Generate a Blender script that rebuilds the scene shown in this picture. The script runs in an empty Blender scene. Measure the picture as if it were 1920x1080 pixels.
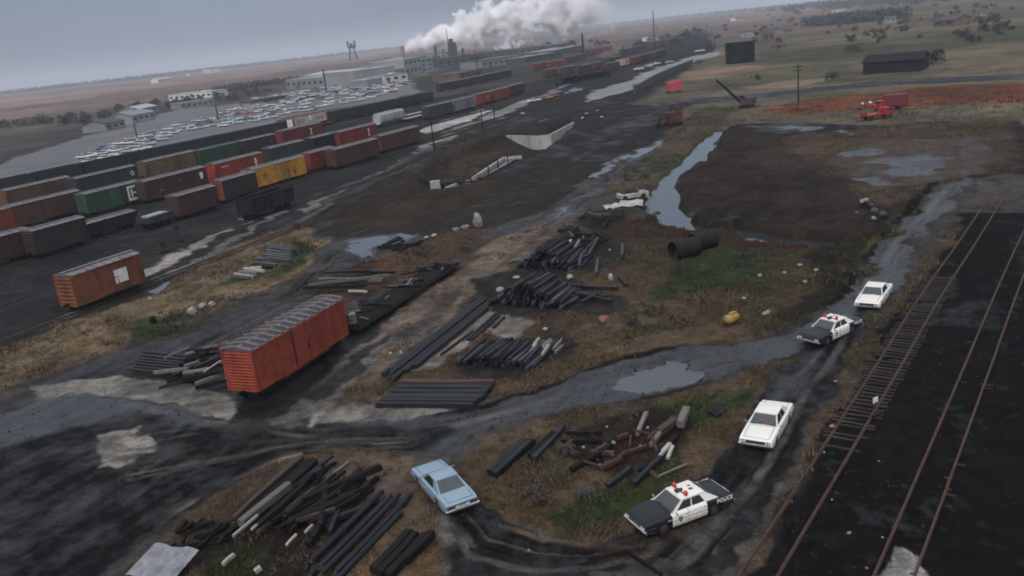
import bpy, bmesh, math, random
import numpy as np
from mathutils import Vector, Matrix
R = math.radians
random.seed(7)
rng = np.random.default_rng(11)
SC = bpy.context.scene
COL = SC.collection

# ---------------------------------------------------------------- camera
F_PX, CAM_H, PITCH, ROLL = 1592.95, 24.671, 0.290626, 0.109967
_c, _s = math.cos(PITCH), math.sin(PITCH)
_R0, _D0, FWD = np.array([1, 0, 0.]), np.array([0, -_s, -_c]), np.array([0, _c, -_s])
RGT = math.cos(ROLL) * _R0 + math.sin(ROLL) * _D0
DWN = -math.sin(ROLL) * _R0 + math.cos(ROLL) * _D0
cam = bpy.data.cameras.new("camera")
cam.sensor_width = 36.0
cam.lens = F_PX / 1920 * 36.0
cam.clip_start, cam.clip_end = 0.5, 40000
co = bpy.data.objects.new("camera", cam)
COL.objects.link(co)
M = Matrix.Identity(4)
for i in range(3):
    M[i][0], M[i][1], M[i][2] = RGT[i], -DWN[i], -FWD[i]
M[2][3] = CAM_H
co.matrix_world = M
SC.camera = co

# ---------------------------------------------------------------- world, sun, exposure
SUN_EL, SUN_ROT = R(48), R(200)
w = bpy.data.worlds.new("World")
SC.world = w
w.use_nodes = True
nt = w.node_tree
bg = nt.nodes["Background"]
sky = nt.nodes.new("ShaderNodeTexSky")
sky.sky_type = 'NISHITA'
sky.sun_disc = False
sky.sun_elevation, sky.sun_rotation = SUN_EL, SUN_ROT
sky.air_density, sky.dust_density, sky.ozone_density = 1.0, 3.0, 2.0
hs = nt.nodes.new("ShaderNodeMix")          # an overcast deck: the blue sky mostly greyed out
hs.data_type = 'RGBA'
hs.inputs[0].default_value = 0.72
nt.links.new(sky.outputs[0], hs.inputs[6])
hz_, zg = nt.nodes.new("ShaderNodeMix"), nt.nodes.new("ShaderNodeMapRange")   # blue-grey low down, neutral cloud overhead
hz_.data_type = 'RGBA'
hz_.inputs[6].default_value = (3.6, 4.5, 6.0, 1)
hz_.inputs[7].default_value = (5.2, 5.15, 5.2, 1)
zg.inputs[1].default_value, zg.inputs[2].default_value = .05, .6
nt.links.new(zg.outputs[0], hz_.inputs[0])
nt.links.new(hz_.outputs[2], hs.inputs[7])
# an overcast sky is dim at the horizon and about three times brighter overhead
wt, ws, wr, wm = (nt.nodes.new(k) for k in ("ShaderNodeTexCoord", "ShaderNodeSeparateXYZ", "ShaderNodeMapRange", "ShaderNodeMix"))
nt.links.new(wt.outputs["Generated"], ws.inputs[0])
nt.links.new(ws.outputs[2], wr.inputs[0])
nt.links.new(ws.outputs[2], zg.inputs[0])
wr.inputs[1].default_value, wr.inputs[2].default_value = 0.0, 0.85
wr.inputs[3].default_value, wr.inputs[4].default_value = 0.56, 1.9
wm.data_type, wm.blend_type = 'RGBA', 'MULTIPLY'
wm.inputs[0].default_value = 1
nt.links.new(hs.outputs[2], wm.inputs[6])
cn, cm, cx = nt.nodes.new("ShaderNodeTexNoise"), nt.nodes.new("ShaderNodeMapping"), nt.nodes.new("ShaderNodeMath")
cm.inputs[3].default_value = (1, 1, 6)             # long flat cloud banks
nt.links.new(wt.outputs["Generated"], cm.inputs[0])
nt.links.new(cm.outputs[0], cn.inputs["Vector"])
cn.inputs["Scale"].default_value, cn.inputs["Detail"].default_value = 2.5, 6
cr = nt.nodes.new("ShaderNodeMapRange")
cr.inputs[1].default_value, cr.inputs[2].default_value = .3, .7
cr.inputs[3].default_value, cr.inputs[4].default_value = .86, 1.12
nt.links.new(cn.outputs[0], cr.inputs[0])
cx.operation = 'MULTIPLY'
nt.links.new(wr.outputs[0], cx.inputs[0])
nt.links.new(cr.outputs[0], cx.inputs[1])
nt.links.new(cx.outputs[0], wm.inputs[7])
nt.links.new(wm.outputs[2], bg.inputs[0])
bg.inputs[1].default_value = 0.09
sl = bpy.data.lights.new("sun", 'SUN')
sl.energy = 1.2
sl.angle = R(25)
sl.color = (1, 0.95, 0.88)
so = bpy.data.objects.new("sun", sl)
COL.objects.link(so)
so.rotation_euler = (R(90) - SUN_EL, 0, R(180) - SUN_ROT + R(0))
SC.view_settings.view_transform = 'Standard'
SC.view_settings.look = 'None'
SC.view_settings.exposure = 0.2
SC.view_settings.gamma = 1
SC.cycles.filter_width = 1.8
SC.cycles.volume_bounces = 24
SC.cycles.max_bounces = 24
SC.cycles.diffuse_bounces = 3
SC.cycles.glossy_bounces = 3
SC.cycles.transmission_bounces = 4
SC.cycles.volume_step_rate = 0.6

# ---------------------------------------------------------------- helpers
def ray(px, py):
    return FWD + RGT * ((px - 960) / F_PX) + DWN * ((py - 540) / F_PX)
def at(px, py, z=0.0):
    d = ray(px, py)
    t = (z - CAM_H) / d[2]
    return np.array([0, 0, CAM_H]) + t * d
def at_y(px, py, Y):
    d = ray(px, py)
    return np.array([0, 0, CAM_H]) + d * (Y / d[1])
def to_px(P):
    q = np.asarray(P, float) - np.array([0, 0, CAM_H])
    z = q @ FWD
    return 960 + F_PX * (q @ RGT) / z, 540 + F_PX * (q @ DWN) / z

MATS = {}
def mat(name, col, rough=0.7, metal=0.0, var=0.25, scale=3.0, bump=0.0, rnd=0.0, spec=0.5, dirt=None, emit=None, coat=0.0):
    """procedural material: base colour broken up by two noises, optional grime and per-object tone"""
    if name in MATS:
        return MATS[name]
    m = bpy.data.materials.new(name)
    m.use_nodes = True
    n, l = m.node_tree.nodes, m.node_tree.links
    p = n["Principled BSDF"]
    tc = n.new("ShaderNodeTexCoord")
    no = n.new("ShaderNodeTexNoise")
    no.inputs["Scale"].default_value = scale
    no.inputs["Detail"].default_value = 5
    l.new(tc.outputs["Object"], no.inputs["Vector"])
    mr = n.new("ShaderNodeMapRange")
    mr.inputs[1].default_value, mr.inputs[2].default_value = 0.3, 0.7
    mr.inputs[3].default_value, mr.inputs[4].default_value = 1 - var, 1 + var
    l.new(no.outputs[0], mr.inputs[0])
    mx = n.new("ShaderNodeMix")
    mx.data_type = 'RGBA'
    mx.blend_type = 'MULTIPLY'
    mx.inputs[0].default_value = 1
    mx.inputs[6].default_value = (*col, 1)
    l.new(mr.outputs[0], mx.inputs[7])
    out = mx.outputs[2]
    if dirt:
        n2 = n.new("ShaderNodeTexNoise")
        n2.inputs["Scale"].default_value = scale * 0.45
        n2.inputs["Detail"].default_value = 7
        mp = n.new("ShaderNodeMapping")
        mp.inputs[3].default_value = (1, 1, 0.35)
        l.new(tc.outputs["Object"], mp.inputs[0])
        l.new(mp.outputs[0], n2.inputs["Vector"])
        r2 = n.new("ShaderNodeMapRange")
        r2.inputs[1].default_value, r2.inputs[2].default_value = 0.5, 0.72
        r2.inputs[4].default_value = 0.8
        l.new(n2.outputs[0], r2.inputs[0])
        m2 = n.new("ShaderNodeMix")
        m2.data_type = 'RGBA'
        l.new(r2.outputs[0], m2.inputs[0])
        l.new(out, m2.inputs[6])
        m2.inputs[7].default_value = (*dirt, 1)
        out = m2.outputs[2]
    if rnd:
        oi = n.new("ShaderNodeObjectInfo")
        r3 = n.new("ShaderNodeMapRange")
        r3.inputs[3].default_value, r3.inputs[4].default_value = 1 - rnd, 1 + rnd
        l.new(oi.outputs["Random"], r3.inputs[0])
        m3 = n.new("ShaderNodeMix")
        m3.data_type = 'RGBA'
        m3.blend_type = 'MULTIPLY'
        m3.inputs[0].default_value = 1
        l.new(out, m3.inputs[6])
        l.new(r3.outputs[0], m3.inputs[7])
        out = m3.outputs[2]
    l.new(out, p.inputs["Base Color"])
    p.inputs["Roughness"].default_value = rough
    p.inputs["Metallic"].default_value = metal
    p.inputs["Specular IOR Level"].default_value = spec
    p.inputs["Coat Weight"].default_value = coat
    if bump:
        b = n.new("ShaderNodeBump")
        b.inputs["Strength"].default_value = bump
        b.inputs["Distance"].default_value = 0.05
        l.new(no.outputs[0], b.inputs["Height"])
        l.new(b.outputs[0], p.inputs["Normal"])
    MATS[name] = m
    return m

class MB:
    """collects shapes and links them as ONE mesh object"""
    def __init__(s):
        s.v, s.f, s.m, s.mats = [], [], [], []
    def mi(s, m):
        if m not in s.mats:
            s.mats.append(m)
        return s.mats.index(m)
    def add(s, vs, fs, m):
        b, k = len(s.v), s.mi(m)
        s.v += [tuple(map(float, v)) for v in vs]
        s.f += [tuple(i + b for i in f) for f in fs]
        s.m += [k] * len(fs)
        return s
    def box(s, c, d, m, rz=0, tilt=0):
        x, y, z = d[0] / 2, d[1] / 2, d[2] / 2
        vs = [(i, j, k) for i in (-x, x) for j in (-y, y) for k in (-z, z)]
        if tilt:
            ct, st = math.cos(tilt), math.sin(tilt)
            vs = [(a * ct - e * st, b, a * st + e * ct) for a, b, e in vs]
        cr, sr = math.cos(rz), math.sin(rz)
        vs = [(c[0] + a * cr - b * sr, c[1] + a * sr + b * cr, c[2] + e) for a, b, e in vs]
        return s.add(vs, [(0, 1, 3, 2), (4, 6, 7, 5), (0, 4, 5, 1), (2, 3, 7, 6), (0, 2, 6, 4), (1, 5, 7, 3)], m)
    def tube(s, a, b, r, m, n=8, r2=None, caps=True):
        a, b = Vector(a), Vector(b)
        d = (b - a).normalized()
        u = d.cross(Vector((0, 0, 1)) if abs(d.z) < 0.9 else Vector((1, 0, 0))).normalized()
        v = d.cross(u)
        r2 = r if r2 is None else r2
        vs = []
        for p, q in ((a, r), (b, r2)):
            vs += [p + (u * math.cos(2 * math.pi * i / n) + v * math.sin(2 * math.pi * i / n)) * q for i in range(n)]
        fs = [(i, (i + 1) % n, n + (i + 1) % n, n + i) for i in range(n)]
        if caps:
            fs += [tuple(range(n))[::-1], tuple(range(n, 2 * n))]
        return s.add(vs, fs, m)
    def bar(s, a, b, w, h, m):
        """rectangular beam from a to b, w across, h tall"""
        a, b = Vector(a), Vector(b)
        d = (b - a).normalized()
        u = d.cross(Vector((0, 0, 1)))
        u = u.normalized() if u.length > 1e-4 else Vector((1, 0, 0))
        v = u.cross(d)
        vs = [p + u * (i * w / 2) + v * (j * h / 2) for p in (a, b) for i, j in ((-1, -1), (1, -1), (1, 1), (-1, 1))]
        return s.add(vs, [(0, 1, 2, 3), (7, 6, 5, 4), (0, 4, 5, 1), (1, 5, 6, 2), (2, 6, 7, 3), (3, 7, 4, 0)], m)
    def prism(s, pts, z0, z1, m):
        n = len(pts)
        vs = [(p[0], p[1], z0) for p in pts] + [(p[0], p[1], z1) for p in pts]
        return s.add(vs, [tuple(range(n))[::-1], tuple(range(n, 2 * n))] + [(i, (i + 1) % n, n + (i + 1) % n, n + i) for i in range(n)], m)
    def loft(s, rings, m, caps=True, closed=True):
        n = len(rings[0])
        vs = [p for r in rings for p in r]
        fs = []
        for k in range(len(rings) - 1):
            for i in range(n if closed else n - 1):
                j = (i + 1) % n
                fs.append((k * n + i, k * n + j, (k + 1) * n + j, (k + 1) * n + i))
        if caps:
            fs += [tuple(range(n))[::-1], tuple(range((len(rings) - 1) * n, len(rings) * n))]
        return s.add(vs, fs, m)
    def mesh(s, name, smooth=False):
        me = bpy.data.meshes.new(name)
        me.from_pydata(s.v, [], s.f)
        for m in s.mats:
            me.materials.append(m)
        me.polygons.foreach_set("material_index", s.m)
        bm = bmesh.new()
        bm.from_mesh(me)
        bmesh.ops.recalc_face_normals(bm, faces=bm.faces)
        bm.to_mesh(me)
        bm.free()
        if smooth:
            me.polygons.foreach_set("use_smooth", [True] * len(me.polygons))
        me.update()
        return me
    def build(s, name, parent=None, smooth=False):
        o = bpy.data.objects.new(name, s.mesh(name, smooth))
        COL.objects.link(o)
        if parent is not None:
            o.parent = parent
        return o

def tag(o, label=None, cat=None, group=None, kind=None):
    for k, v in (("label", label), ("category", cat), ("group", group), ("kind", kind)):
        if v:
            o[k] = v
    return o
def empty(name, loc, rz=0, label=None, cat=None, group=None):
    o = bpy.data.objects.new(name, None)
    COL.objects.link(o)
    o.location = tuple(map(float, loc))
    o.rotation_euler = (0, 0, rz)
    o.empty_display_size = 0.3
    return tag(o, label, cat, group)
def copy_tree(o, parent=None, label=None):
    c = o.copy()
    COL.objects.link(c)
    c.parent = parent
    if label:
        c["label"] = label
    for ch in KIDS(o):
        copy_tree(ch, c)
    return c
def KIDS(o):
    return list(o.children)
def text_mesh(s, size, m, bold=0.0):
    cu = bpy.data.curves.new("lettering", 'FONT')
    cu.body = s
    cu.size = size
    cu.align_x, cu.align_y = 'CENTER', 'CENTER'
    cu.extrude = 0.004
    cu.offset = bold
    o = bpy.data.objects.new("lettering", cu)
    COL.objects.link(o)
    dg = bpy.context.evaluated_depsgraph_get()
    dg.update()
    me = bpy.data.meshes.new_from_object(o.evaluated_get(dg))
    bpy.data.objects.remove(o)
    me.materials.clear()
    me.materials.append(m)
    return me
def lettering(s, size, m, parent, M4, bold=0.0, name="lettering"):
    o = bpy.data.objects.new(name, text_mesh(s, size, m, bold))
    COL.objects.link(o)
    o.parent = parent
    o.matrix_local = M4
    return o
def side_matrix(x, y, z, sgn):
    """text plane on a vehicle's side: reads left to right seen from outside (sgn +1 = the +y side)"""
    if sgn > 0:
        return Matrix(((-1, 0, 0, x), (0, 0, 1, y), (0, 1, 0, z), (0, 0, 0, 1)))
    return Matrix(((1, 0, 0, x), (0, 0, -1, y), (0, 1, 0, z), (0, 0, 0, 1)))

# value noise
_T = rng.random((256, 256))
def vn(x, y, sd=0):
    ix, iy = np.floor(x).astype(np.int64), np.floor(y).astype(np.int64)
    fx, fy = x - ix, y - iy
    fx, fy = fx * fx * (3 - 2 * fx), fy * fy * (3 - 2 * fy)
    a, b = (ix + sd * 37) & 255, (ix + 1 + sd * 37) & 255
    c, d = (iy + sd * 91) & 255, (iy + 1 + sd * 91) & 255
    return (_T[a, c] * (1 - fx) + _T[b, c] * fx) * (1 - fy) + (_T[a, d] * (1 - fx) + _T[b, d] * fx) * fy - 0.5
def fbm(x, y, o=4, sd=0):
    r, a = 0, 1.0
    for k in range(o):
        r = r + a * vn(x * 2 ** k, y * 2 ** k, sd + k)
        a *= 0.55
    return r
def sstep(a, b, x):
    t = np.clip((x - a) / (b - a), 0, 1)
    return t * t * (3 - 2 * t)
# ---------------------------------------------------------------- ground
# outlines of the patches of earth: photo landmarks carried onto the ground plane, then kept in metres
def W(pts, z=0.0):
    return np.array([at(x, y, z)[:2] for x, y in pts])
CINDER, TAN, BROWN, GREEN = (.030, .029, .029), (.115, .088, .064), (.092, .068, .047), (.052, .066, .034)
MUD, GRAVEL, BLACK, RUSTY = (.036, .038, .044), (.150, .142, .132), (.013, .014, .015), (.115, .050, .026)
FIELD = (.150, .112, .092)
DRYV, GRNV, REDV = (.132, .094, .064), (.050, .064, .034), (.085, .044, .030)
def RG(pts, col, rough=.85, veg=0., vcol=DRYV, amp=.04, sf=1., cls=0, up=0.):
    P = W(pts)
    if veg >= .25:                       # darker soil where grass grows
        col = tuple(q * .76 for q in col)
    return dict(p=P, c=np.array(col), r=rough, v=veg, vc=np.array(vcol), a=amp, s=sf, k=cls, u=up)
ROAD_UP = [(-80, 800), (120, 742), (240, 748), (330, 765), (420, 790), (600, 797), (760, 790), (900, 765), (1000, 735), (1060, 715), (1150, 675), (1240, 655), (1350, 648), (1450, 632), (1510, 606), (1570, 563), (1625, 490), (1680, 420), (1750, 350), (1850, 285)]
ROAD_LO = [(1860, 308), (1775, 385), (1712, 460), (1672, 545), (1625, 600), (1580, 640), (1520, 652), (1470, 672), (1400, 690), (1320, 712), (1260, 736), (1180, 748), (1100, 752), (1050, 772), (1000, 786), (930, 800), (880, 815), (850, 850), (835, 872), (795, 862), (760, 850), (680, 838), (610, 842), (540, 858), (470, 888), (400, 925), (320, 980), (240, 1040), (120, 1130), (-80, 1290)]
REG = [
    # far fields, bands of stubble and ploughland
    RG([(-300, 214), (240, 158), (760, 104), (1000, 84), (1300, 50), (1600, 20), (1600, 6), (1000, 66), (500, 116), (240, 147), (-300, 207)], (.16, .118, .10), veg=.0, sf=.4),
    RG([(-400, 262), (240, 172), (560, 130), (700, 112), (700, 108), (500, 128), (240, 160), (-400, 224)], (.20, .140, .115), sf=.3),
    RG([(-400, 300), (240, 186), (480, 150), (560, 140), (560, 132), (400, 150), (240, 172), (-400, 262)], (.125, .090, .075), sf=.3),
    RG([(-200, 330), (240, 212), (330, 190), (470, 160), (560, 148), (700, 130), (700, 150), (560, 165), (400, 200), (240, 235), (-200, 380)], (.060, .055, .052), sf=.6),
    # right-hand grassland
    RG([(1200, 200), (1270, 135), (1330, 95), (1420, 60), (1560, 30), (1680, 10), (2100, -60), (2300, 200), (1900, 330), (1700, 300), (1400, 230), (1330, 240)], (.098, .084, .060), veg=.24, sf=1.2, amp=.08),
    RG([(1400, 92), (1500, 82), (1600, 84), (1700, 70), (2000, 40), (2000, 64), (1720, 100), (1560, 118), (1440, 112)], (.070, .074, .048), veg=.24, vcol=GRNV, sf=2.5),
    RG([(1300, 170), (1400, 132), (1560, 120), (1640, 140), (1720, 140), (1720, 152), (1560, 158), (1420, 168), (1330, 172)], (.078, .074, .050), veg=.24, vcol=GRNV, sf=2.5),
    RG([(1290, 135), (1400, 122), (1460, 128), (1360, 140), (1290, 150)], (.15, .105, .078), sf=2),
    RG([(1380, 168), (1480, 150), (1560, 148), (1480, 164)], (.15, .115, .085), sf=2),
    RG([(1540, 32), (1680, 26), (1680, 50), (1500, 66), (1420, 60)], (.11, .085, .07), sf=2),
    RG([(1180, 196), (1300, 186), (1400, 176), (1560, 160), (1700, 148), (2000, 136), (2000, 146), (1700, 158), (1560, 170), (1400, 187), (1300, 197), (1180, 206)], (.040, .042, .046), rough=.6, sf=.6),
    RG([(1420, 214), (1480, 192), (1580, 178), (1720, 166), (2000, 150), (2000, 190), (1700, 200), (1600, 205), (1500, 214)], (.125, .050, .028), veg=.24, vcol=REDV, sf=1.6),
    # rail yard: dark cinders with pale ballast and sand
    RG([(-700, 640), (-300, 480), (240, 300), (500, 240), (760, 190), (1000, 150), (1130, 110), (1240, 70), (1330, 60), (1330, 108), (1260, 150), (1190, 190), (1140, 215), (1000, 225), (870, 262), (700, 330), (560, 408), (470, 452), (380, 490), (240, 570), (-200, 760), (-700, 900)], (.034, .034, .035), sf=1),
    RG([(740, 197), (880, 173), (1000, 153), (1135, 112), (1110, 94), (1040, 92), (940, 108), (860, 120), (800, 140), (740, 160)], (.050, .049, .042), sf=.8),
    RG([(-300, 505), (240, 295), (520, 236), (520, 214), (400, 198), (330, 205), (240, 232), (-300, 400)], (.112, .108, .116), rough=.6, sf=.7, cls=2),
    RG([(400, 200), (520, 184), (660, 158), (770, 150), (790, 172), (700, 192), (520, 222), (440, 232)], (.105, .104, .110), rough=.6, sf=.7, cls=2),
    RG([(455, 196), (560, 182), (640, 168), (640, 176), (560, 192), (460, 206)], (.07, .055, .055), sf=.5),
    RG([(285, 500), (370, 455), (430, 424), (462, 406), (470, 411), (440, 427), (380, 462), (300, 508), (230, 545), (120, 600), (120, 585)], (.17, .155, .145), sf=.5),
    RG([(300, 522), (400, 468), (462, 430), (500, 405), (600, 362), (600, 366), (500, 412), (462, 440), (400, 480), (300, 534)], (.105, .10, .096), sf=.4),
    RG([(796, 252), (798, 236), (840, 224), (905, 204), (930, 206), (880, 226), (830, 246)], (.27, .26, .25), sf=.5),
    RG([(770, 285), (860, 240), (930, 210), (1000, 182), (1060, 158), (1062, 163), (1000, 192), (930, 222), (860, 252), (775, 292)], (.15, .145, .145), sf=.4),
    RG([(560, 392), (640, 352), (720, 316), (790, 284), (795, 290), (720, 324), (640, 360), (565, 400)], (.11, .105, .102), sf=.5),
    RG([(840, 262), (880, 257), (905, 250), (910, 256), (880, 266), (835, 270)], (.25, .24, .225), sf=.4),
    RG([(1090, 180), (1180, 150), (1240, 124), (1300, 105), (1350, 96), (1350, 102), (1300, 116), (1240, 140), (1180, 168), (1110, 192)], (.17, .17, .18), rough=.55, sf=.5),
    # works area in the middle: black mud, berm of the cut
    RG([(560, 420), (700, 330), (790, 285), (900, 240), (1000, 215), (1140, 190), (1240, 200), (1300, 190), (1260, 240), (1180, 290), (1090, 345), (1040, 385), (1000, 400), (900, 435), (800, 450), (700, 440), (620, 450)], (.034, .030, .028), rough=.75, sf=1, amp=.18),
    RG([(600, 405), (700, 350), (760, 330), (800, 362), (900, 350), (960, 330), (900, 385), (780, 420), (680, 425)], (.042, .032, .024), sf=2, amp=.16),
    RG([(785, 335), (850, 290), (950, 258), (1000, 272), (970, 292), (900, 315), (830, 340)], (.062, .048, .034), sf=.8, amp=.1, veg=.25),
    RG([(720, 395), (860, 382), (900, 400), (780, 420), (700, 420)], (.042, .034, .026), sf=2),
    RG([(560, 440), (620, 455), (655, 445), (760, 442), (830, 440), (820, 458), (720, 470), (700, 490), (660, 490), (640, 480), (560, 470)], (.022, .023, .025), rough=.5, sf=1),
    RG([(1000, 412), (1060, 380), (1120, 345), (1240, 262), (1290, 225), (1310, 236), (1262, 268), (1180, 322), (1120, 366), (1070, 398), (1020, 425), (940, 440), (900, 430)], (.042, .042, .048), rough=.5, sf=.8, amp=.05, cls=1),
    RG([(1250, 240), (1330, 196), (1380, 205), (1350, 232), (1285, 285), (1262, 310), (1225, 350), (1210, 372), (1150, 366), (1130, 350), (1200, 300)], (.090, .076, .050), veg=.5, sf=.8, amp=.12),
    RG([(1215, 318), (1262, 290), (1282, 284), (1272, 300), (1240, 322), (1206, 342)], (.062, .078, .038), veg=.7, vcol=GRNV, sf=1),
    # left strip of stubble between the yard and the dirt lane
    RG([(-200, 740), (60, 630), (240, 566), (330, 522), (430, 462), (500, 435), (560, 425), (610, 455), (580, 500), (500, 540), (440, 560), (380, 595), (320, 640), (240, 656), (120, 690), (-200, 800)], (.150, .115, .074), veg=.55, sf=1, amp=.1),
    RG([(240, 655), (250, 600), (310, 590), (370, 590), (330, 630), (270, 652)], (.066, .078, .040), veg=.9, vcol=GRNV, sf=1.5),
    RG([(405, 545), (470, 522), (520, 520), (560, 500), (600, 466), (560, 450), (540, 465), (552, 490), (500, 512), (430, 525)], (.062, .076, .038), veg=.9, vcol=GRNV, sf=1.5),
    RG([(-200, 850), (120, 700), (240, 655), (330, 640), (400, 605), (480, 568), (540, 545), (600, 512), (640, 482), (690, 478), (690, 500), (640, 530), (590, 560), (500, 600), (420, 645), (330, 690), (240, 690), (120, 740), (-200, 900)], (.030, .030, .034), rough=.6, sf=.8, amp=.05, cls=1),
    RG([(330, 676), (420, 648), (520, 595), (570, 562), (590, 552), (560, 590), (460, 640), (400, 670)], (.125, .098, .066), veg=.7, sf=1),
    RG([(570, 560), (620, 525), (700, 490), (760, 470), (860, 430), (930, 425), (900, 455), (830, 500), (720, 540), (640, 580)], (.085, .060, .042), veg=.6, sf=1.2, amp=.1),
    RG([(640, 520), (690, 508), (720, 515), (690, 528)], (.055, .075, .036), veg=.9, vcol=GRNV, sf=1),
    RG([(645, 505), (700, 486), (760, 488), (700, 505)], (.10, .050, .034), veg=.6, vcol=REDV, sf=1),
    # broad tan lane
    RG([(1088, 392), (1105, 405), (1060, 440), (990, 485), (940, 530), (890, 560), (800, 625), (740, 675), (700, 705), (640, 745), (600, 770), (560, 790), (500, 800), (540, 770), (640, 690), (690, 640), (760, 575), (830, 510), (900, 462), (1000, 425)], (.108, .086, .070), veg=.18, sf=1, amp=.05),
    RG([(640, 700), (720, 640), (800, 585), (870, 540), (880, 548), (800, 606), (720, 665), (660, 710)], (.062, .058, .058), sf=1.2),
    RG([(800, 520), (880, 478), (905, 478), (840, 520), (790, 540)], (.065, .052, .042), sf=1.5),
    RG([(990, 452), (1060, 410), (1090, 396), (1096, 400), (1060, 424), (1000, 462)], (.085, .066, .055), sf=.6),
    # black oily strip along the boxcar
    RG([(380, 742), (430, 700), (480, 700), (640, 600), (700, 560), (820, 505), (840, 508), (760, 570), (700, 625), (640, 680), (560, 745), (530, 785), (440, 790)], BLACK, rough=.6, sf=.8, amp=.06),
    RG([(500, 800), (590, 735), (690, 650), (740, 625), (730, 650), (640, 735), (560, 795)], (.090, .088, .088), sf=1),
    RG([(560, 745), (640, 690), (720, 630), (735, 632), (650, 712), (590, 755)], (.040, .040, .043), sf=.7),
    RG([(225, 708), (300, 712), (350, 718), (420, 738), (440, 760), (420, 790), (350, 772), (300, 752), (200, 742), (60, 760), (60, 722)], (.160, .152, .142), sf=.9),
    RG([(580, 795), (600, 765), (650, 745), (690, 742), (720, 770), (800, 768), (910, 768), (930, 760), (900, 778), (760, 800), (640, 802)], (.150, .140, .130), sf=.9),
    RG([(620, 760), (680, 690), (720, 700), (780, 712), (740, 760)], (.115, .090, .070), sf=1.2, veg=.3),
    # middle island
    RG([(700, 716), (790, 650), (900, 565), (950, 500), (1010, 462), (1060, 425), (1120, 402), (1200, 400), (1290, 425), (1400, 440), (1560, 458), (1640, 440), (1690, 400), (1660, 440), (1610, 510), (1560, 570), (1500, 605), (1420, 630), (1350, 642), (1240, 650), (1150, 670), (1060, 708), (990, 736), (930, 752), (920, 728), (760, 722)], (.088, .066, .045), veg=.65, sf=1, amp=.14),
    RG([(1120, 455), (1220, 430), (1340, 450), (1520, 470), (1560, 540), (1440, 570), (1250, 520), (1160, 500)], (.070, .060, .040), veg=.6, vcol=(.10, .088, .045), sf=2.5, amp=.14),
    RG([(1270, 500), (1330, 465), (1390, 466), (1440, 485), (1420, 520), (1350, 540), (1290, 545), (1230, 575), (1210, 560)], (.054, .072, .034), veg=.95, vcol=GRNV, sf=2, amp=.1),
    RG([(1140, 425), (1230, 404), (1290, 422), (1400, 436), (1540, 452), (1500, 470), (1380, 462), (1260, 450), (1150, 445)], (.075, .046, .033), veg=.8, vcol=REDV, sf=1.5),
    RG([(1150, 560), (1220, 570), (1330, 590), (1500, 590), (1480, 612), (1350, 638), (1240, 648), (1150, 668), (1060, 700), (1010, 705), (1060, 660)], (.105, .076, .050), veg=.85, sf=2, amp=.12),
    RG([(1500, 480), (1640, 430), (1680, 410), (1640, 470), (1570, 560), (1500, 600), (1440, 612), (1540, 540)], (.040, .036, .028), veg=.5, vcol=(.07, .06, .035), sf=1),
    RG([(770, 660), (830, 615), (900, 585), (960, 590), (1000, 600), (960, 640), (900, 625), (860, 660), (830, 695), (760, 700)], (.135, .122, .110), sf=1.2, amp=.06),
    RG([(745, 715), (860, 700), (1000, 715), (950, 745), (925, 742), (915, 722)], (.112, .080, .052), veg=.7, sf=1.2),
    RG([(890, 520), (950, 505), (1030, 508), (1120, 540), (1180, 570), (1150, 590), (940, 590), (900, 575)], (.036, .033, .031), sf=1),
    RG([(960, 510), (970, 490), (1060, 440), (1150, 430), (1180, 480), (1120, 510)], (.038, .034, .031), sf=1),
    RG([(1060, 415), (1110, 395), (1180, 392), (1160, 420), (1100, 432)], (.035, .031, .028), sf=1),
    RG([(850, 690), (900, 640), (1060, 625), (1075, 660), (960, 710), (880, 705)], (.040, .037, .035), sf=.8),
    # mud roads
    RG(ROAD_UP + ROAD_LO, MUD, rough=.40, sf=.7, amp=.03, cls=1),
    RG([(-80, 860), (240, 775), (420, 800), (620, 800), (860, 800), (800, 850), (620, 846), (470, 885), (330, 970), (180, 1080), (-80, 1280)], (.017, .0175, .019), rough=.7, sf=2.5, amp=.05, cls=1),
    RG([(190, 815), (250, 803), (285, 812), (296, 835), (262, 862), (190, 880)], (.20, .19, .178), sf=.8),
    RG([(1500, 652), (1590, 600), (1640, 575), (1622, 625), (1580, 700), (1530, 790), (1462, 905), (1400, 1010), (1340, 1100), (1240, 1160), (880, 1160), (860, 1070), (840, 1020), (835, 985), (890, 935), (940, 978), (1010, 1005), (1100, 1015), (1180, 1000), (1260, 940), (1330, 885), (1390, 815), (1420, 760), (1450, 710)], (.019, .0195, .021), rough=.62, sf=.9, amp=.05, cls=1),
    RG([(1440, 760), (1480, 690), (1530, 655), (1560, 645), (1530, 690), (1490, 760), (1450, 840)], (.034, .036, .042), rough=.45, sf=1, cls=1),
    RG([(1050, 1012), (1180, 1015), (1260, 1010), (1330, 960), (1390, 880), (1410, 900), (1320, 1040), (1200, 1070), (1060, 1040)], (.072, .055, .042), sf=2, cls=1),
    RG([(1090, 1060), (1220, 1040), (1330, 980), (1440, 830), (1450, 840), (1340, 1030), (1240, 1090), (1100, 1090)], (.060, .060, .064), sf=.9, cls=1),
    RG([(800, 1000), (835, 960), (870, 965), (920, 1010), (900, 1030), (850, 1020), (820, 1040)], (.105, .100, .095), sf=.9),
    # island right of the blue car
    RG([(862, 880), (905, 822), (1010, 790), (1060, 772), (1110, 757), (1190, 752), (1262, 742), (1330, 718), (1420, 690), (1505, 668), (1450, 700), (1415, 760), (1385, 812), (1325, 880), (1255, 940), (1180, 992), (1100, 1008), (1010, 995), (940, 970), (885, 925)], (.100, .074, .050), veg=.75, sf=1, amp=.12),
    RG([(890, 850), (930, 815), (1040, 785), (1080, 790), (980, 830), (920, 880)], (.112, .080, .052), veg=.9, sf=1.5),
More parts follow.
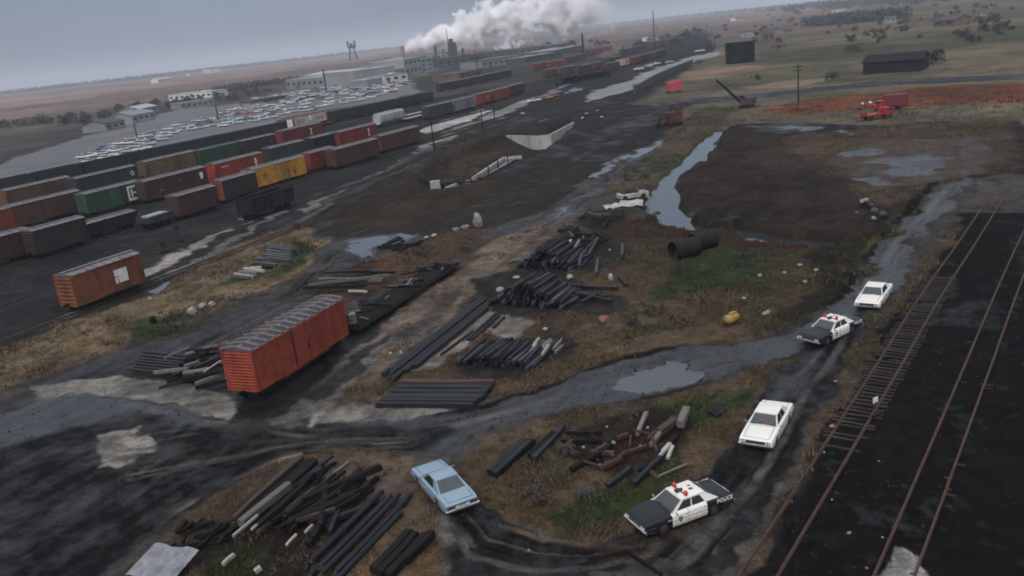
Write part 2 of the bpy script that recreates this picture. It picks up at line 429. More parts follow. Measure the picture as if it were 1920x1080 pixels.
    RG([(1070, 810), (1150, 780), (1270, 770), (1300, 800), (1280, 850), (1220, 900), (1120, 880), (1060, 850)], (.050, .038, .029), veg=.25, sf=1.5, amp=.15),
    RG([(1120, 870), (1150, 825), (1200, 815), (1225, 840), (1190, 885), (1150, 890)], (.050, .026, .020), veg=.5, vcol=(.075, .032, .024), sf=1.5),
    RG([(1000, 975), (1080, 945), (1160, 905), (1240, 880), (1290, 860), (1270, 900), (1210, 950), (1150, 985), (1060, 990)], (.050, .068, .030), veg=.95, vcol=(.066, .088, .040), sf=1.5),
    RG([(1230, 770), (1300, 745), (1390, 735), (1420, 720), (1400, 770), (1330, 795), (1270, 790)], (.052, .070, .032), veg=.95, vcol=(.066, .088, .040), sf=2),
    # bottom-left island
    RG([(150, 1180), (245, 1060), (320, 992), (400, 932), (470, 892), (540, 862), (610, 846), (680, 842), (745, 852), (775, 872), (810, 930), (832, 975), (815, 1000), (830, 1040), (850, 1100), (860, 1180)], (.105, .078, .055), veg=.7, sf=1, amp=.1),
    RG([(600, 870), (680, 850), (740, 862), (780, 900), (760, 940), (690, 920), (620, 900)], (.105, .084, .070), veg=.35, sf=1.5),
    RG([(380, 1010), (480, 930), (580, 890), (640, 900), (720, 940), (640, 1020), (560, 1090), (430, 1090), (360, 1050)], (.052, .040, .031), veg=.25, sf=1.2, amp=.15),
    RG([(360, 1090), (420, 1020), (500, 1030), (520, 1090)], (.060, .066, .030), veg=.8, vcol=(.052, .058, .026), sf=1.5),
    RG([(690, 1090), (720, 1020), (800, 990), (830, 1000), (800, 1040), (840, 1090)], (.11, .074, .046), veg=.7, sf=1.2),
    # mound beyond the creek
    RG([(1345, 240), (1420, 232), (1520, 236), (1700, 232), (1900, 225), (2100, 300), (1900, 330), (1760, 350), (1690, 400), (1640, 440), (1560, 452), (1400, 438), (1330, 425), (1285, 400), (1272, 345), (1310, 302), (1335, 265)], (.042, .032, .027), rough=.85, sf=.7, amp=.42),
    RG([(1480, 262), (1560, 240), (1700, 232), (1900, 225), (1900, 300), (1700, 380), (1640, 390), (1590, 370), (1560, 320), (1500, 300)], (.082, .060, .044), veg=.3, sf=2.5, amp=.08),
    RG([(1400, 236), (1540, 230), (1640, 236), (1600, 250), (1500, 258), (1420, 252)], (.026, .024, .023), rough=.65, sf=1),
    RG([(1560, 300), (1620, 275), (1700, 265), (1850, 262), (1850, 330), (1700, 355), (1600, 345)], (.060, .048, .040), rough=.62, sf=1.5),
    RG([(1660, 430), (1690, 400), (1740, 350), (1750, 360), (1690, 425), (1640, 490), (1600, 540), (1620, 490)], (.075, .082, .040), veg=.9, vcol=(.088, .094, .045), sf=.8),
    # right-hand track bed, weeds between it and the road
    RG([(1330, 1180), (1400, 1060), (1490, 930), (1560, 800), (1600, 700), (1640, 615), (1700, 530), (1800, 400), (2500, 400), (2500, 1400), (1300, 1400)], (.017, .016, .016), sf=.6, amp=.03),
    RG([(1340, 1150), (1400, 1050), (1470, 935), (1530, 820), (1570, 730), (1600, 660), (1640, 600), (1700, 520), (1780, 420), (1800, 425), (1720, 540), (1668, 610), (1620, 700), (1560, 800), (1510, 905), (1450, 1010), (1400, 1110)], (.088, .066, .050), veg=.8, sf=.9, amp=.1),
    RG([(1440, 1000), (1500, 900), (1545, 820), (1555, 830), (1510, 920), (1455, 1020)], (.030, .028, .028), sf=1.5),
    RG([(1640, 1100), (1664, 1040), (1680, 1022), (1720, 1050), (1730, 1110)], (.16, .155, .15), sf=.4),
]
# ruts and streaks: polyline, half width (m), colour
def ST(pts, wd, col, amt=.8, dep=.04):
    return dict(p=W(pts), w=wd, c=np.array(col), a=amt, d=dep)
STR = [
    ST([(690, 720), (800, 632), (900, 556), (1000, 470), (1060, 425), (1092, 402)], .30, (.07, .058, .05), .7),
    ST([(640, 735), (760, 640), (870, 552), (975, 470), (1040, 424), (1078, 398)], .30, (.065, .055, .048), .7),
    ST([(600, 790), (660, 735), (720, 680), (800, 615)], .25, (.06, .055, .053), .6),
    ST([(240, 760), (420, 800), (620, 815), (800, 800), (950, 775)], .35, (.075, .074, .078), .5),
    ST([(240, 1015), (330, 950), (430, 895), (540, 850), (640, 828), (760, 828)], .22, (.085, .075, .066), .7),
    ST([(240, 985), (340, 915), (450, 865), (560, 835), (680, 820)], .25, (.018, .018, .02), .8),
    ST([(240, 940), (300, 890), (380, 850), (470, 830)], .30, (.075, .066, .060), .6),
    ST([(240, 905), (310, 855), (390, 832), (520, 822)], .25, (.018, .018, .02), .7),
    ST([(270, 880), (320, 850), (380, 838)], .3, (.085, .07, .062), .6),
    ST([(240, 1035), (320, 968), (400, 915), (480, 876), (560, 852)], .25, (.16, .13, .11), .7),
    ST([(905, 955), (960, 1000), (1040, 1030), (1140, 1035), (1240, 1010)], .25, (.016, .016, .018), .8),
    ST([(870, 975), (930, 1030), (1040, 1062), (1160, 1062)], .35, (.018, .018, .02), .8),
    ST([(940, 985), (1020, 1012), (1120, 1020), (1200, 1005)], .18, (.10, .075, .055), .6),
    ST([(1250, 1080), (1330, 990), (1400, 880), (1470, 760), (1540, 660)], .28, (.055, .056, .062), .6),
    ST([(1310, 1060), (1390, 930), (1460, 800), (1530, 690)], .22, (.014, .014, .016), .8),
    ST([(1210, 1060), (1300, 975), (1370, 880)], .22, (.014, .014, .016), .6),
    ST([(1100, 745), (1200, 702), (1320, 672), (1450, 645), (1540, 600), (1610, 530), (1660, 470)], .30, (.03, .032, .037), .6),
    ST([(1080, 725), (1180, 682), (1300, 662), (1440, 640)], .25, (.03, .031, .036), .6),
    ST(ROAD_UP[5:19], .45, (.012, .011, .011), .85, .02),  # upper road edge: shadow border and wet mud painted as one dark streak
    ST(ROAD_LO[5:14], .30, (.014, .013, .012), .7, .02),
    ST([(850, 790), (960, 762), (1060, 728)], .30, (.03, .031, .036), .5),
    ST([(240, 700), (330, 668), (430, 618), (520, 570), (600, 528), (660, 490)], .3, (.03, .03, .035), .6),
    ST([(1020, 425), (1080, 388), (1160, 335), (1240, 275), (1290, 238)], .4, (.03, .03, .034), .6),
    ST([(1000, 418), (1060, 380), (1140, 328), (1220, 270), (1270, 232)], .4, (.03, .03, .034), .6),
    ST([(560, 415), (700, 335), (800, 286), (900, 240), (980, 215)], .7, (.11, .105, .105), .5),
    ST([(500, 440), (620, 375), (720, 322), (800, 282), (900, 238)], .9, (.03, .032, .038), .7),
    ST([(250, 560), (330, 520), (430, 462), (500, 428), (560, 400)], .8, (.045, .048, .055), .8),
]
_rs = np.random.default_rng(5)
def _mid(A, B, t):
    A, B = np.array(A, float), np.array(B, float)
    q = np.linspace(0, 1, 24)
    f = lambda P: np.stack([np.interp(q, np.linspace(0, 1, len(P)), P[:, k]) for k in (0, 1)], 1)
    return [tuple(p) for p in f(A) * (1 - t) + f(B) * t]
_edges = [(ROAD_UP[1:18], ROAD_LO[::-1][4:], (.2, .8)),
          ([(1560, 600), (1500, 665), (1440, 715), (1410, 765), (1330, 885), (1260, 945), (1180, 1005)], [(1625, 615), (1585, 690), (1550, 750), (1500, 850), (1450, 930), (1390, 1015), (1330, 1090)], (.12, .9)),
          ([(885, 935), (940, 985), (1010, 1012), (1100, 1022), (1190, 1006)], [(835, 985), (860, 1060), (980, 1085), (1100, 1080), (1220, 1050)], (.1, .9)),
          ([(240, 800), (420, 800), (620, 806), (760, 806)], [(240, 1030), (330, 965), (540, 852), (760, 842)], (.05, .95)),
          ([(600, 470), (520, 560), (420, 620), (330, 660), (240, 668)], [(680, 490), (580, 560), (480, 606), (360, 672), (240, 700)], (.15, .85)),
          ([(1050, 382), (1120, 340), (1240, 262), (1290, 226)], [(1060, 415), (1130, 362), (1250, 272), (1306, 236)], (.1, .9)),
          ([(640, 400), (760, 330), (900, 250), (1000, 212)], [(560, 420), (700, 330), (800, 280), (960, 214)], (.0, 1.))]
for A, B, (t0, t1) in _edges:
    for _ in range(9):
        t = _rs.uniform(t0, t1)
        tone = _rs.choice([.010, .012, .015, .055, .075])
        STR.append(ST(_mid(A, B, t), _rs.uniform(.12, .26), (tone * 1.1, tone, tone * .95), _rs.uniform(.45, .9), _rs.uniform(.02, .06)))
# heights: outline, metres, shoulder width (m)
HGT = [
    (W([(1350, 244), (1520, 240), (1700, 236), (1900, 232), (1900, 330), (1690, 396), (1630, 432), (1560, 446), (1400, 432), (1335, 420), (1295, 395), (1282, 345), (1318, 300), (1340, 265)]), .5, 3.0),
    (W([(640, 395), (720, 338), (830, 285), (945, 250), (1070, 226), (1110, 236), (1080, 275), (1000, 330), (920, 365), (800, 395), (690, 415)]), 1.2, 7.0),
    (W([(800, 366), (786, 340), (850, 297), (935, 264), (958, 256), (1031, 249), (1066, 232), (1052, 262), (1010, 296), (915, 342), (860, 362)]), -2.0, 2.6),
    (W([(945, 249), (1030, 245), (1074, 224), (1150, 212), (1110, 202), (1000, 212), (925, 238)]), .6, 3.0),
    (W([(1337, 238), (1290, 283), (1262, 310), (1226, 350), (1206, 375), (1225, 400), (1245, 418), (1300, 428), (1335, 424), (1285, 396), (1272, 372), (1268, 340), (1285, 322), (1322, 300), (1348, 262), (1360, 238)]), -1.5, 1.6),
    (W([(1362, 422), (1420, 428), (1500, 439), (1570, 446), (1566, 458), (1480, 457), (1400, 448)]), -1.6, 1.0),
]
PUD = [  # standing water
    ([(645, 450), (690, 444), (760, 438), (800, 441), (770, 452), (715, 459), (700, 468), (706, 486), (668, 490), (660, 470)], 'wide shallow puddle in the black mud left of the tie pile'),
    ([(1165, 702), (1200, 690), (1250, 683), (1300, 690), (1308, 700), (1270, 722), (1220, 732), (1172, 728), (1155, 718)], 'broad grey puddle filling the bend of the mud road'),
    ([(1183, 292), (1205, 276), (1236, 262), (1240, 268), (1215, 284), (1190, 297)], 'narrow puddle in the wheel tracks of the wet lane'),
    ([(1105, 330), (1140, 308), (1175, 288), (1182, 291), (1150, 315), (1112, 335)], 'long thin puddle in the wet lane'),
    ([(1445, 240), (1480, 236), (1530, 240), (1545, 246), (1500, 251), (1460, 249)], 'pale puddle on the far side of the dark mound'),
    ([(1570, 250), (1590, 248), (1602, 253), (1585, 257)], 'small puddle near the red truck'),
    ([(1582, 290), (1620, 284), (1660, 286), (1640, 297), (1600, 298)], 'puddle on the brown flat right of the mound'),
    ([(1600, 312), (1660, 300), (1720, 296), (1780, 300), (1760, 330), (1690, 338), (1640, 330), (1680, 318)], 'largest of the puddles on the brown flat'),
    ([(1590, 342), (1640, 340), (1690, 348), (1660, 354), (1620, 350)], 'thin puddle below the larger ones on the brown flat'),
    ([(845, 276), (880, 262), (905, 258), (895, 268), (860, 282)], 'puddle beside the pale sand by the rail yard'),
    ([(997, 231), (1020, 227), (1040, 228), (1025, 234), (1003, 235)], 'bright small puddle behind the concrete headwall'),
    ([(1040, 398), (1055, 390), (1068, 385), (1062, 393), (1048, 402)], 'small puddle at the near end of the wet lane'),
    ([(282, 543), (310, 524), (322, 522), (306, 538), (290, 550)], 'puddle beside the track at the orange boxcar'),
]
for p, _l in PUD:
    HGT.append((W(p), -.17, 1.3))
    REG.append(RG(p, (.040, .042, .048), rough=.3, sf=.9, amp=.07))

def sdist(P, X, Y):
    """signed distance to a polygon, positive inside"""
    d2 = np.full(X.shape, 1e18)
    ins = np.zeros(X.shape, bool)
    n = len(P)
    for i in range(n):
        ax, ay = P[i]
        bx, by = P[(i + 1) % n]
        ex, ey = bx - ax, by - ay
        t = np.clip(((X - ax) * ex + (Y - ay) * ey) / (ex * ex + ey * ey + 1e-9), 0, 1)
        d2 = np.minimum(d2, (X - ax - t * ex) ** 2 + (Y - ay - t * ey) ** 2)
        if ay != by:
            ins ^= ((ay > Y) != (by > Y)) & (X < ex * (Y - ay) / (by - ay) + ax)
    d = np.sqrt(d2)
    return np.where(ins, d, -d)
def ldist(P, X, Y):
    d2 = np.full(X.shape, 1e18)
    for i in range(len(P) - 1):
        ax, ay = P[i]
        ex, ey = P[i + 1] - P[i]
        t = np.clip(((X - ax) * ex + (Y - ay) * ey) / (ex * ex + ey * ey + 1e-9), 0, 1)
        d2 = np.minimum(d2, (X - ax - t * ex) ** 2 + (Y - ay - t * ey) ** 2)
    return np.sqrt(d2)

def ground_eval(X, Y):
    n = len(X)
    r = np.hypot(X, Y)
    wx, wy = np.zeros(n), np.zeros(n)
    for L in (.45, 1.3, 4., 12., 40.):
        wt = np.clip(1.6 - L / (0.05 * r + .5), 0, 1) * L * .55
        wx += wt * fbm(X / L, Y / L, 2, 3)
        wy += wt * fbm(X / L + 31.7, Y / L + 7.1, 2, 5)
    Xw, Yw = X + wx, Y + wy
    col = np.empty((n, 3))
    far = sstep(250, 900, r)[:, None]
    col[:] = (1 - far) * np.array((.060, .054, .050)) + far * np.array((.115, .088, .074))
    rough = np.full(n, .85)
    veg = np.zeros(n)
    vcol = np.tile(np.array(DRYV), (n, 1))
    amp = np.full(n, .04)
    cls = np.zeros(n)
    for g in REG:
        P = g['p']
        lo, hi = P.min(0), P.max(0)
        mg = 4 + .03 * np.hypot(*np.abs(P).max(0))
        ix = np.nonzero((Xw > lo[0] - mg) & (Xw < hi[0] + mg) & (Yw > lo[1] - mg) & (Yw < hi[1] + mg))[0]
        if not len(ix):
            continue
        sd = sdist(P, Xw[ix], Yw[ix])
        so_ = g['s'] * (.0036 * r[ix] + .08)
        m = sstep(-so_, so_, sd)
        for arr, val in ((rough, g['r']), (veg, g['v']), (amp, g['a'])):
            arr[ix] += (val - arr[ix]) * m
        col[ix] += (g['c'] - col[ix]) * m[:, None]
        vcol[ix] += (g['vc'] - vcol[ix]) * m[:, None]
        cls[ix] = np.where(m > .5, g['k'], cls[ix])
    for q0, q1 in (((5., 26.5), (60., 100.)), ((11.5, 26.5), (69., 103.))):
        veg *= sstep(.7, 1.5, ldist(np.array([q0, q1]), X, Y))
    h = np.zeros(n)
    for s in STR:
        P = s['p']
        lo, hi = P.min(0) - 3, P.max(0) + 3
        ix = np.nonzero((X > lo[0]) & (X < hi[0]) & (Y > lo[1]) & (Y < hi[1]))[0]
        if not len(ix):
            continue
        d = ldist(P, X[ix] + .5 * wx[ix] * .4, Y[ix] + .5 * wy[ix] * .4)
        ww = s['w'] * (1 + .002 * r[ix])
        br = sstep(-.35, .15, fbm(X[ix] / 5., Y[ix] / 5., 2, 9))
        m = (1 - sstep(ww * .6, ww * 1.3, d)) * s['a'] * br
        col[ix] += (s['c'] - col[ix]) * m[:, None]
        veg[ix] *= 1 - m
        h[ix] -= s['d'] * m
    for P, hh, sh in HGT:
        lo, hi = P.min(0) - 2 * sh - 3, P.max(0) + 2 * sh + 3
        ix = np.nonzero((X > lo[0]) & (X < hi[0]) & (Y > lo[1]) & (Y < hi[1]))[0]
        if not len(ix):
            continue
        k = 1.5 if abs(hh) < .3 else (.55 if abs(hh) < 2 else .2)
        sd = sdist(P, X[ix] + wx[ix] * k, Y[ix] + wy[ix] * k)
        h[ix] += hh * sstep(-sh * .5, sh * .5, sd)
    # broken ground: lumps, clods, blotches of damp and dead growth
    for L, A in ((.7, .9), (2.2, 1.3), (7., 1.4)):
        wt = np.clip(1.8 - .012 * r / L, 0, 1)
        h += amp * A * wt * fbm(X / L, Y / L, 3, 13 + int(L))
    b = np.zeros(n)
    for L in (.6, 2.5, 9., 35., 140., 500.):
        b += fbm(X / L, Y / L, 3, 21 + int(L)) * np.clip(1.5 - .008 * r / L, 0, 1) * np.clip(.35 + .03 * r / L, 0, .85)
    col *= np.clip((col.mean(1) / .095) ** .55, .30, 1.0)[:, None]     # contrast curve: the darker the earth, the more it is darkened
    col *= np.clip(1 + .85 * b, .30, 1.65)[:, None]
    ua, ub = X * .46 + Y * .888, X * .888 - Y * .46      # wheel and drag marks run along the yard
    st = fbm(ua / 16., ub / .9, 3, 51) * np.clip(1.5 - .006 * r, .15, 1) + .8 * fbm(ua / 60., ub / 4., 3, 55) * np.clip(1.4 - .0016 * r, .3, 1)
    b = b * 1.15 + .52 * st * np.clip(1.15 - 1.6 * veg, .1, 1)
    hue = fbm(X / 6., Y / 6., 3, 41) * .18
    col[:, 0] *= 1 + hue * np.minimum(1, veg + .3)
    col[:, 1] *= 1 + .2 * hue
    col[:, 2] *= 1 - hue * np.minimum(1, veg + .3)
    rough = np.clip(rough + .25 * b, .18, .95)
    return h, np.clip(col, .006, .6), rough, veg, vcol, cls

def polar(r0, r1, ratio):
    return r0 * ratio ** np.arange(int(math.log(r1 / r0) / math.log(ratio)) + 1)
RAD = np.concatenate([[.5, 8, 16], polar(24, 620, 1.0035), polar(626, 20000, 1.022), [24000]])
FINE = np.arange(-45, 45.001, .115)
ANG = np.radians(np.concatenate([FINE, np.arange(50, 315, 5)]))          # clockwise from straight ahead
NR, NA = len(RAD), len(ANG)
GX, GY = (RAD[:, None] * np.sin(ANG)[None]).ravel(), (RAD[:, None] * np.cos(ANG)[None]).ravel()
GH, GC, GRO, GV, GVC, GK = ground_eval(GX, GY)
GH2 = GH.reshape(NR, NA)
def gz(x, y):
    r = math.hypot(x, y)
    a = math.degrees(math.atan2(x, y))
    fi = np.interp(r, RAD, np.arange(NR))
    fa = min(max((a + 45) / .115, 0), len(FINE) - 1.001)
    i, j = min(int(fi), NR - 2), int(fa)
    u, v = fi - i, fa - j
    q = GH2[i:i + 2, j:j + 2]
    return float((q[0, 0] * (1 - v) + q[0, 1] * v) * (1 - u) + (q[1, 0] * (1 - v) + q[1, 1] * v) * u)
def atg(px, py):
    """point on the real (bumpy) ground under a landmark"""
    p = at(px, py)
    for _ in range(3):
        p = at(px, py, gz(p[0], p[1]))
    return p

def ground_mat():
    m = bpy.data.materials.new("earth")
    m.use_nodes = True
    n, l = m.node_tree.nodes, m.node_tree.links
    p = n["Principled BSDF"]
    at1, at2 = n.new("ShaderNodeAttribute"), n.new("ShaderNodeAttribute")
    at1.attribute_name, at2.attribute_name = "soil", "wetness"
    tc = n.new("ShaderNodeTexCoord")
    n1, n2 = n.new("ShaderNodeTexNoise"), n.new("ShaderNodeTexNoise")
    for q, sc_, de in ((n1, 5.0, 6), (n2, .9, 4)):
        q.inputs["Scale"].default_value = sc_
        q.inputs["Detail"].default_value = de
        q.inputs["Roughness"].default_value = .65
        l.new(tc.outputs["Object"], q.inputs["Vector"])
    ad = n.new("ShaderNodeMath")
    ad.operation = 'ADD'
    l.new(n1.outputs[0], ad.inputs[0])
    l.new(n2.outputs[0], ad.inputs[1])
    mr = n.new("ShaderNodeMapRange")
    mr.inputs[1].default_value, mr.inputs[2].default_value = .7, 1.3
    mr.inputs[3].default_value, mr.inputs[4].default_value = .42, 1.52
    l.new(ad.outputs[0], mr.inputs[0])
    mx = n.new("ShaderNodeMix")
    mx.data_type, mx.blend_type = 'RGBA', 'MULTIPLY'
    mx.inputs[0].default_value = 1
    l.new(at1.outputs["Color"], mx.inputs[6])
    l.new(mr.outputs[0], mx.inputs[7])
    l.new(mx.outputs[2], p.inputs["Base Color"])
    l.new(at2.outputs["Fac"], p.inputs["Roughness"])
    sp = n.new("ShaderNodeMapRange")           # dry earth has hardly any sheen, wet mud some
    sp.inputs[1].default_value, sp.inputs[2].default_value = .35, .75
    sp.inputs[3].default_value, sp.inputs[4].default_value = .55, .03
    l.new(at2.outputs["Fac"], sp.inputs[0])
    l.new(sp.outputs[0], p.inputs["Specular IOR Level"])
    b = n.new("ShaderNodeBump")
    b.inputs["Strength"].default_value = .5
    b.inputs["Distance"].default_value = .12
    l.new(n1.outputs[0], b.inputs["Height"])
    l.new(b.outputs[0], p.inputs["Normal"])
    return m
EARTH = ground_mat()
def sheet(name, faces, kind='structure'):
    used, inv = np.unique(faces, return_inverse=True)
    me = bpy.data.meshes.new(name)
    me.vertices.add(len(used))
    me.vertices.foreach_set("co", np.stack([GX[used], GY[used], GH[used]], 1).astype(np.float32).ravel())
    nf = len(faces)
    me.loops.add(nf * 4)
    me.loops.foreach_set("vertex_index", inv.astype(np.int32).ravel())
    me.polygons.add(nf)
    me.polygons.foreach_set("loop_start", np.arange(0, nf * 4, 4, dtype=np.int32))
    me.polygons.foreach_set("use_smooth", np.ones(nf, bool))
    a = me.attributes.new("soil", 'FLOAT_COLOR', 'POINT')
    a.data.foreach_set("color", np.concatenate([GC[used], np.ones((len(used), 1))], 1).astype(np.float32).ravel())
    a = me.attributes.new("wetness", 'FLOAT', 'POINT')
    a.data.foreach_set("value", GRO[used].astype(np.float32))
    me.materials.append(EARTH)
    me.update(calc_edges=True)
    me.validate()
    o = bpy.data.objects.new(name, me)
    COL.objects.link(o)
    o["kind"] = kind
    return o
_i, _j = np.meshgrid(np.arange(NR - 1), np.arange(NA), indexing='ij')
_j2 = (_j + 1) % NA
QF = np.stack([_i * NA + _j, (_i + 1) * NA + _j, (_i + 1) * NA + _j2, _i * NA + _j2], -1).reshape(-1, 4)[:, ::-1]
QK = GK[QF].mean(1).round()
sheet("ground", QF[QK == 0])
sheet("dirt_road", QF[QK == 1])
sheet("parking_lot", QF[QK == 2])

# water
def water_mat():
    m = mat("still_water", (.028, .032, .036), rough=.07, var=.3, scale=.6, spec=.9)
    m.node_tree.nodes["Principled BSDF"].inputs["IOR"].default_value = 1.7
    n, l = m.node_tree.nodes, m.node_tree.links
    no = n.new("ShaderNodeTexNoise")
    no.inputs["Scale"].default_value = 2.2
    no.inputs["Detail"].default_value = 3
    tc = n.new("ShaderNodeTexCoord")
    l.new(tc.outputs["Object"], no.inputs["Vector"])
    b = n.new("ShaderNodeBump")
    b.inputs["Strength"].default_value = .12
    b.inputs["Distance"].default_value = .03
    l.new(no.outputs[0], b.inputs["Height"])
    l.new(b.outputs[0], n["Principled BSDF"].inputs["Normal"])
    return m
WATER = water_mat()
def pool(name, pts, z, label, grow=1.0):
    P = W(pts)
    c = P.mean(0)
    d = P - c
    P = c + d * (1 + grow / np.maximum(np.hypot(d[:, 0], d[:, 1]), 1)[:, None])
    mb = MB()
    mb.add([(x, y, z) for x, y in P], [tuple(range(len(P)))], WATER)
    o = mb.build(name)
    tag(o, kind='structure')
    return o
for p, lb in PUD:
    pool("puddle", p, -.085, lb, .8)
pool("creek", [(1333, 236), (1286, 280), (1258, 308), (1220, 348), (1196, 375), (1218, 404), (1240, 424), (1300, 434), (1370, 442), (1430, 453), (1500, 462), (1572, 464), (1572, 446), (1500, 438), (1430, 428), (1375, 420), (1300, 392), (1284, 370), (1282, 340), (1300, 324), (1332, 302), (1355, 262), (1366, 238)], -.62, 'creek', .2)
# ---------------------------------------------------------------- railway
STEEL = mat("weathered_rail", (.070, .036, .024), rough=.7, metal=.1, var=.35, scale=2)
TIE = mat("creosoted_wood", (.024, .021, .020), rough=.75, spec=.12, var=.45, scale=4, bump=.4, rnd=.35)
IRON = mat("sooty_iron", (.014, .014, .015), rough=.65, metal=.1, spec=.2, var=.4, scale=3)
WHEEL = mat("wheel_steel", (.045, .036, .030), rough=.5, metal=.5, var=.4, scale=4)
WHITE = mat("white_lettering", (.72, .72, .70), rough=.6, var=.15, scale=3)
ROOFG = mat("galvanised_roof", (.175, .170, .180), rough=.45, metal=.25, var=.30, scale=1.5, dirt=(.06, .045, .04))

def curve_pts(P, step):
    P = [np.array(p, float) for p in P]
    P = [2 * P[0] - P[1]] + P + [2 * P[-1] - P[-2]]
    out = []
    for i in range(1, len(P) - 2):
        for t in np.linspace(0, 1, 40, endpoint=False):
            a, b, c, d = P[i - 1:i + 3]
            out.append(.5 * (2 * b + (c - a) * t + (2 * a - 5 * b + 4 * c - d) * t ** 2 + (3 * b - a - 3 * c + d) * t ** 3))
    out.append(P[-2])
    out = np.array(out)
    s = np.concatenate([[0], np.cumsum(np.hypot(*np.diff(out, axis=0).T))])
    u = np.arange(0, s[-1], step)
    return np.stack([np.interp(u, s, out[:, 0]), np.interp(u, s, out[:, 1])], 1)
def track(P, label, step=2.0, single_ties=False, rail_z=.16, sink=0., group=None, tie_z=.03):
    """two rails on sleepers along a curved centre line"""
    c = curve_pts(P, step)
    d = np.gradient(c, axis=0)
    d /= np.hypot(d[:, 0], d[:, 1])[:, None]
    nrm = np.stack([d[:, 1], -d[:, 0]], 1)
    z = np.array([gz(x, y) for x, y in c])
    k = np.ones(5) / 5
    z = np.convolve(np.pad(z, 2, mode='edge'), k, 'valid')
    t = empty("railway_track", (c[0][0], c[0][1], z[0]), 0, label, "railway track", group)
    o0 = np.array([c[0][0], c[0][1], z[0]])
    for sg in (-1, 1):
        mb = MB()
        rings = []
        for i in range(len(c)):
            q = c[i] + nrm[i] * sg * .7525
            pr = [(-.07, 0), (.07, 0), (.07, .02), (.015, .04), (.015, .11), (.037, .12), (.037, .16), (-.037, .16), (-.037, .12), (-.015, .11), (-.015, .04), (-.07, .02)]
            rings.append([(q[0] + nrm[i][0] * a - o0[0], q[1] + nrm[i][1] * a - o0[1], z[i] + rail_z - .16 + b - o0[2]) for a, b in pr])
        mb.loft(rings, STEEL)
        mb.build("rail", t)
    cc = curve_pts(P, .56)
    dd = np.gradient(cc, axis=0)
    if single_ties:
        base = MB().box((0, 0, 0), (2.5, .22, .16), mat("old_tie", (.036, .031, .029), rough=.85, spec=.1, var=.4, scale=3, rnd=.3)).mesh("tie")
        for i, (x, y) in enumerate(cc[:100]):
            o = bpy.data.objects.new("tie", base)
            COL.objects.link(o)
            o.parent = t
            o.location = (x + random.uniform(-.08, .08) - o0[0], y - o0[1], gz(x, y) - sink - .11 * (1 - min(1, max(0, (i - 14) / 36))) + random.uniform(-.04, .03) - o0[2] - .01)
            o.rotation_euler = (0, random.uniform(-.015, .015), math.atan2(dd[i][1], dd[i][0]) + math.pi / 2 + random.uniform(-.04, .04))
    else:
        mb = MB()
        for i, (x, y) in enumerate(cc):
            mb.box((x - o0[0], y - o0[1], gz(x, y) - o0[2] - tie_z), (2.5, .24, .14), TIE, math.atan2(dd[i][1], dd[i][0]) + math.pi / 2)
        tag(mb.build("ties", t), kind='stuff')
    return t
# the near track on the right
_l = [at(1407, 1050), at(1525, 867), at(1610, 730)]
_r = [at(1468, 1075), at(1612, 812), at(1675, 687)]
_cen = [(5., 26.5), (10.3, 33.65), (16.3, 41.75), (24.9, 53.35), (33.6, 65.2), (44.5, 79.5), (60, 100)]
track(_cen, "rusty railway track with dark sleepers along the right side, beside the weedy strip", .8, True, .17, .03)
track([(11.5, 26.5), (15.2, 31.55), (17.8, 35.05), (29.7, 51.1), (41.6, 67.2), (53, 82.3), (69, 103)], "second railway track at the lower right corner, half buried in black cinders", .8, False, .17, tie_z=.085)

U27 = np.array([math.sin(R(27.5)), math.cos(R(27.5))])
def row_dir(deg=27.5):
    return np.array([math.sin(R(deg)), math.cos(R(deg))])

def truck_parts(root, x, detail):
    t = MB()
    for sg in (-1, 1):
        t.box((x, sg * .98, .52), (2.1, .16, .20), IRON)
        t.box((x, sg * .98, .55), (.60, .2, .42), IRON)
        t.box((x - .84, sg * .98, .46), (.34, .2, .34), IRON)
        t.box((x + .84, sg * .98, .46), (.34, .2, .34), IRON)
    t.box((x, 0, .62), (.5, 1.9, .28), IRON)
    tr = t.build("truck", root)
    for dx in (-.84, .84):
        a = MB()
        for sg in (-1, 1):
            a.tube((x + dx, sg * .68, .42), (x + dx, sg * .80, .42), .42, WHEEL, 16 if detail else 10)
        a.tube((x + dx, -.68, .42), (x + dx, .68, .42), .09, WHEEL, 8)
        a.build("wheelset", tr)
def coupler(root, L):
    for sg in (-1, 1):
        MB().box((sg * (L / 2 + .22), 0, .95), (.6, .22, .22), IRON).box((sg * (L / 2 + .5), .03, .95), (.22, .32, .30), IRON).build("coupler", root)

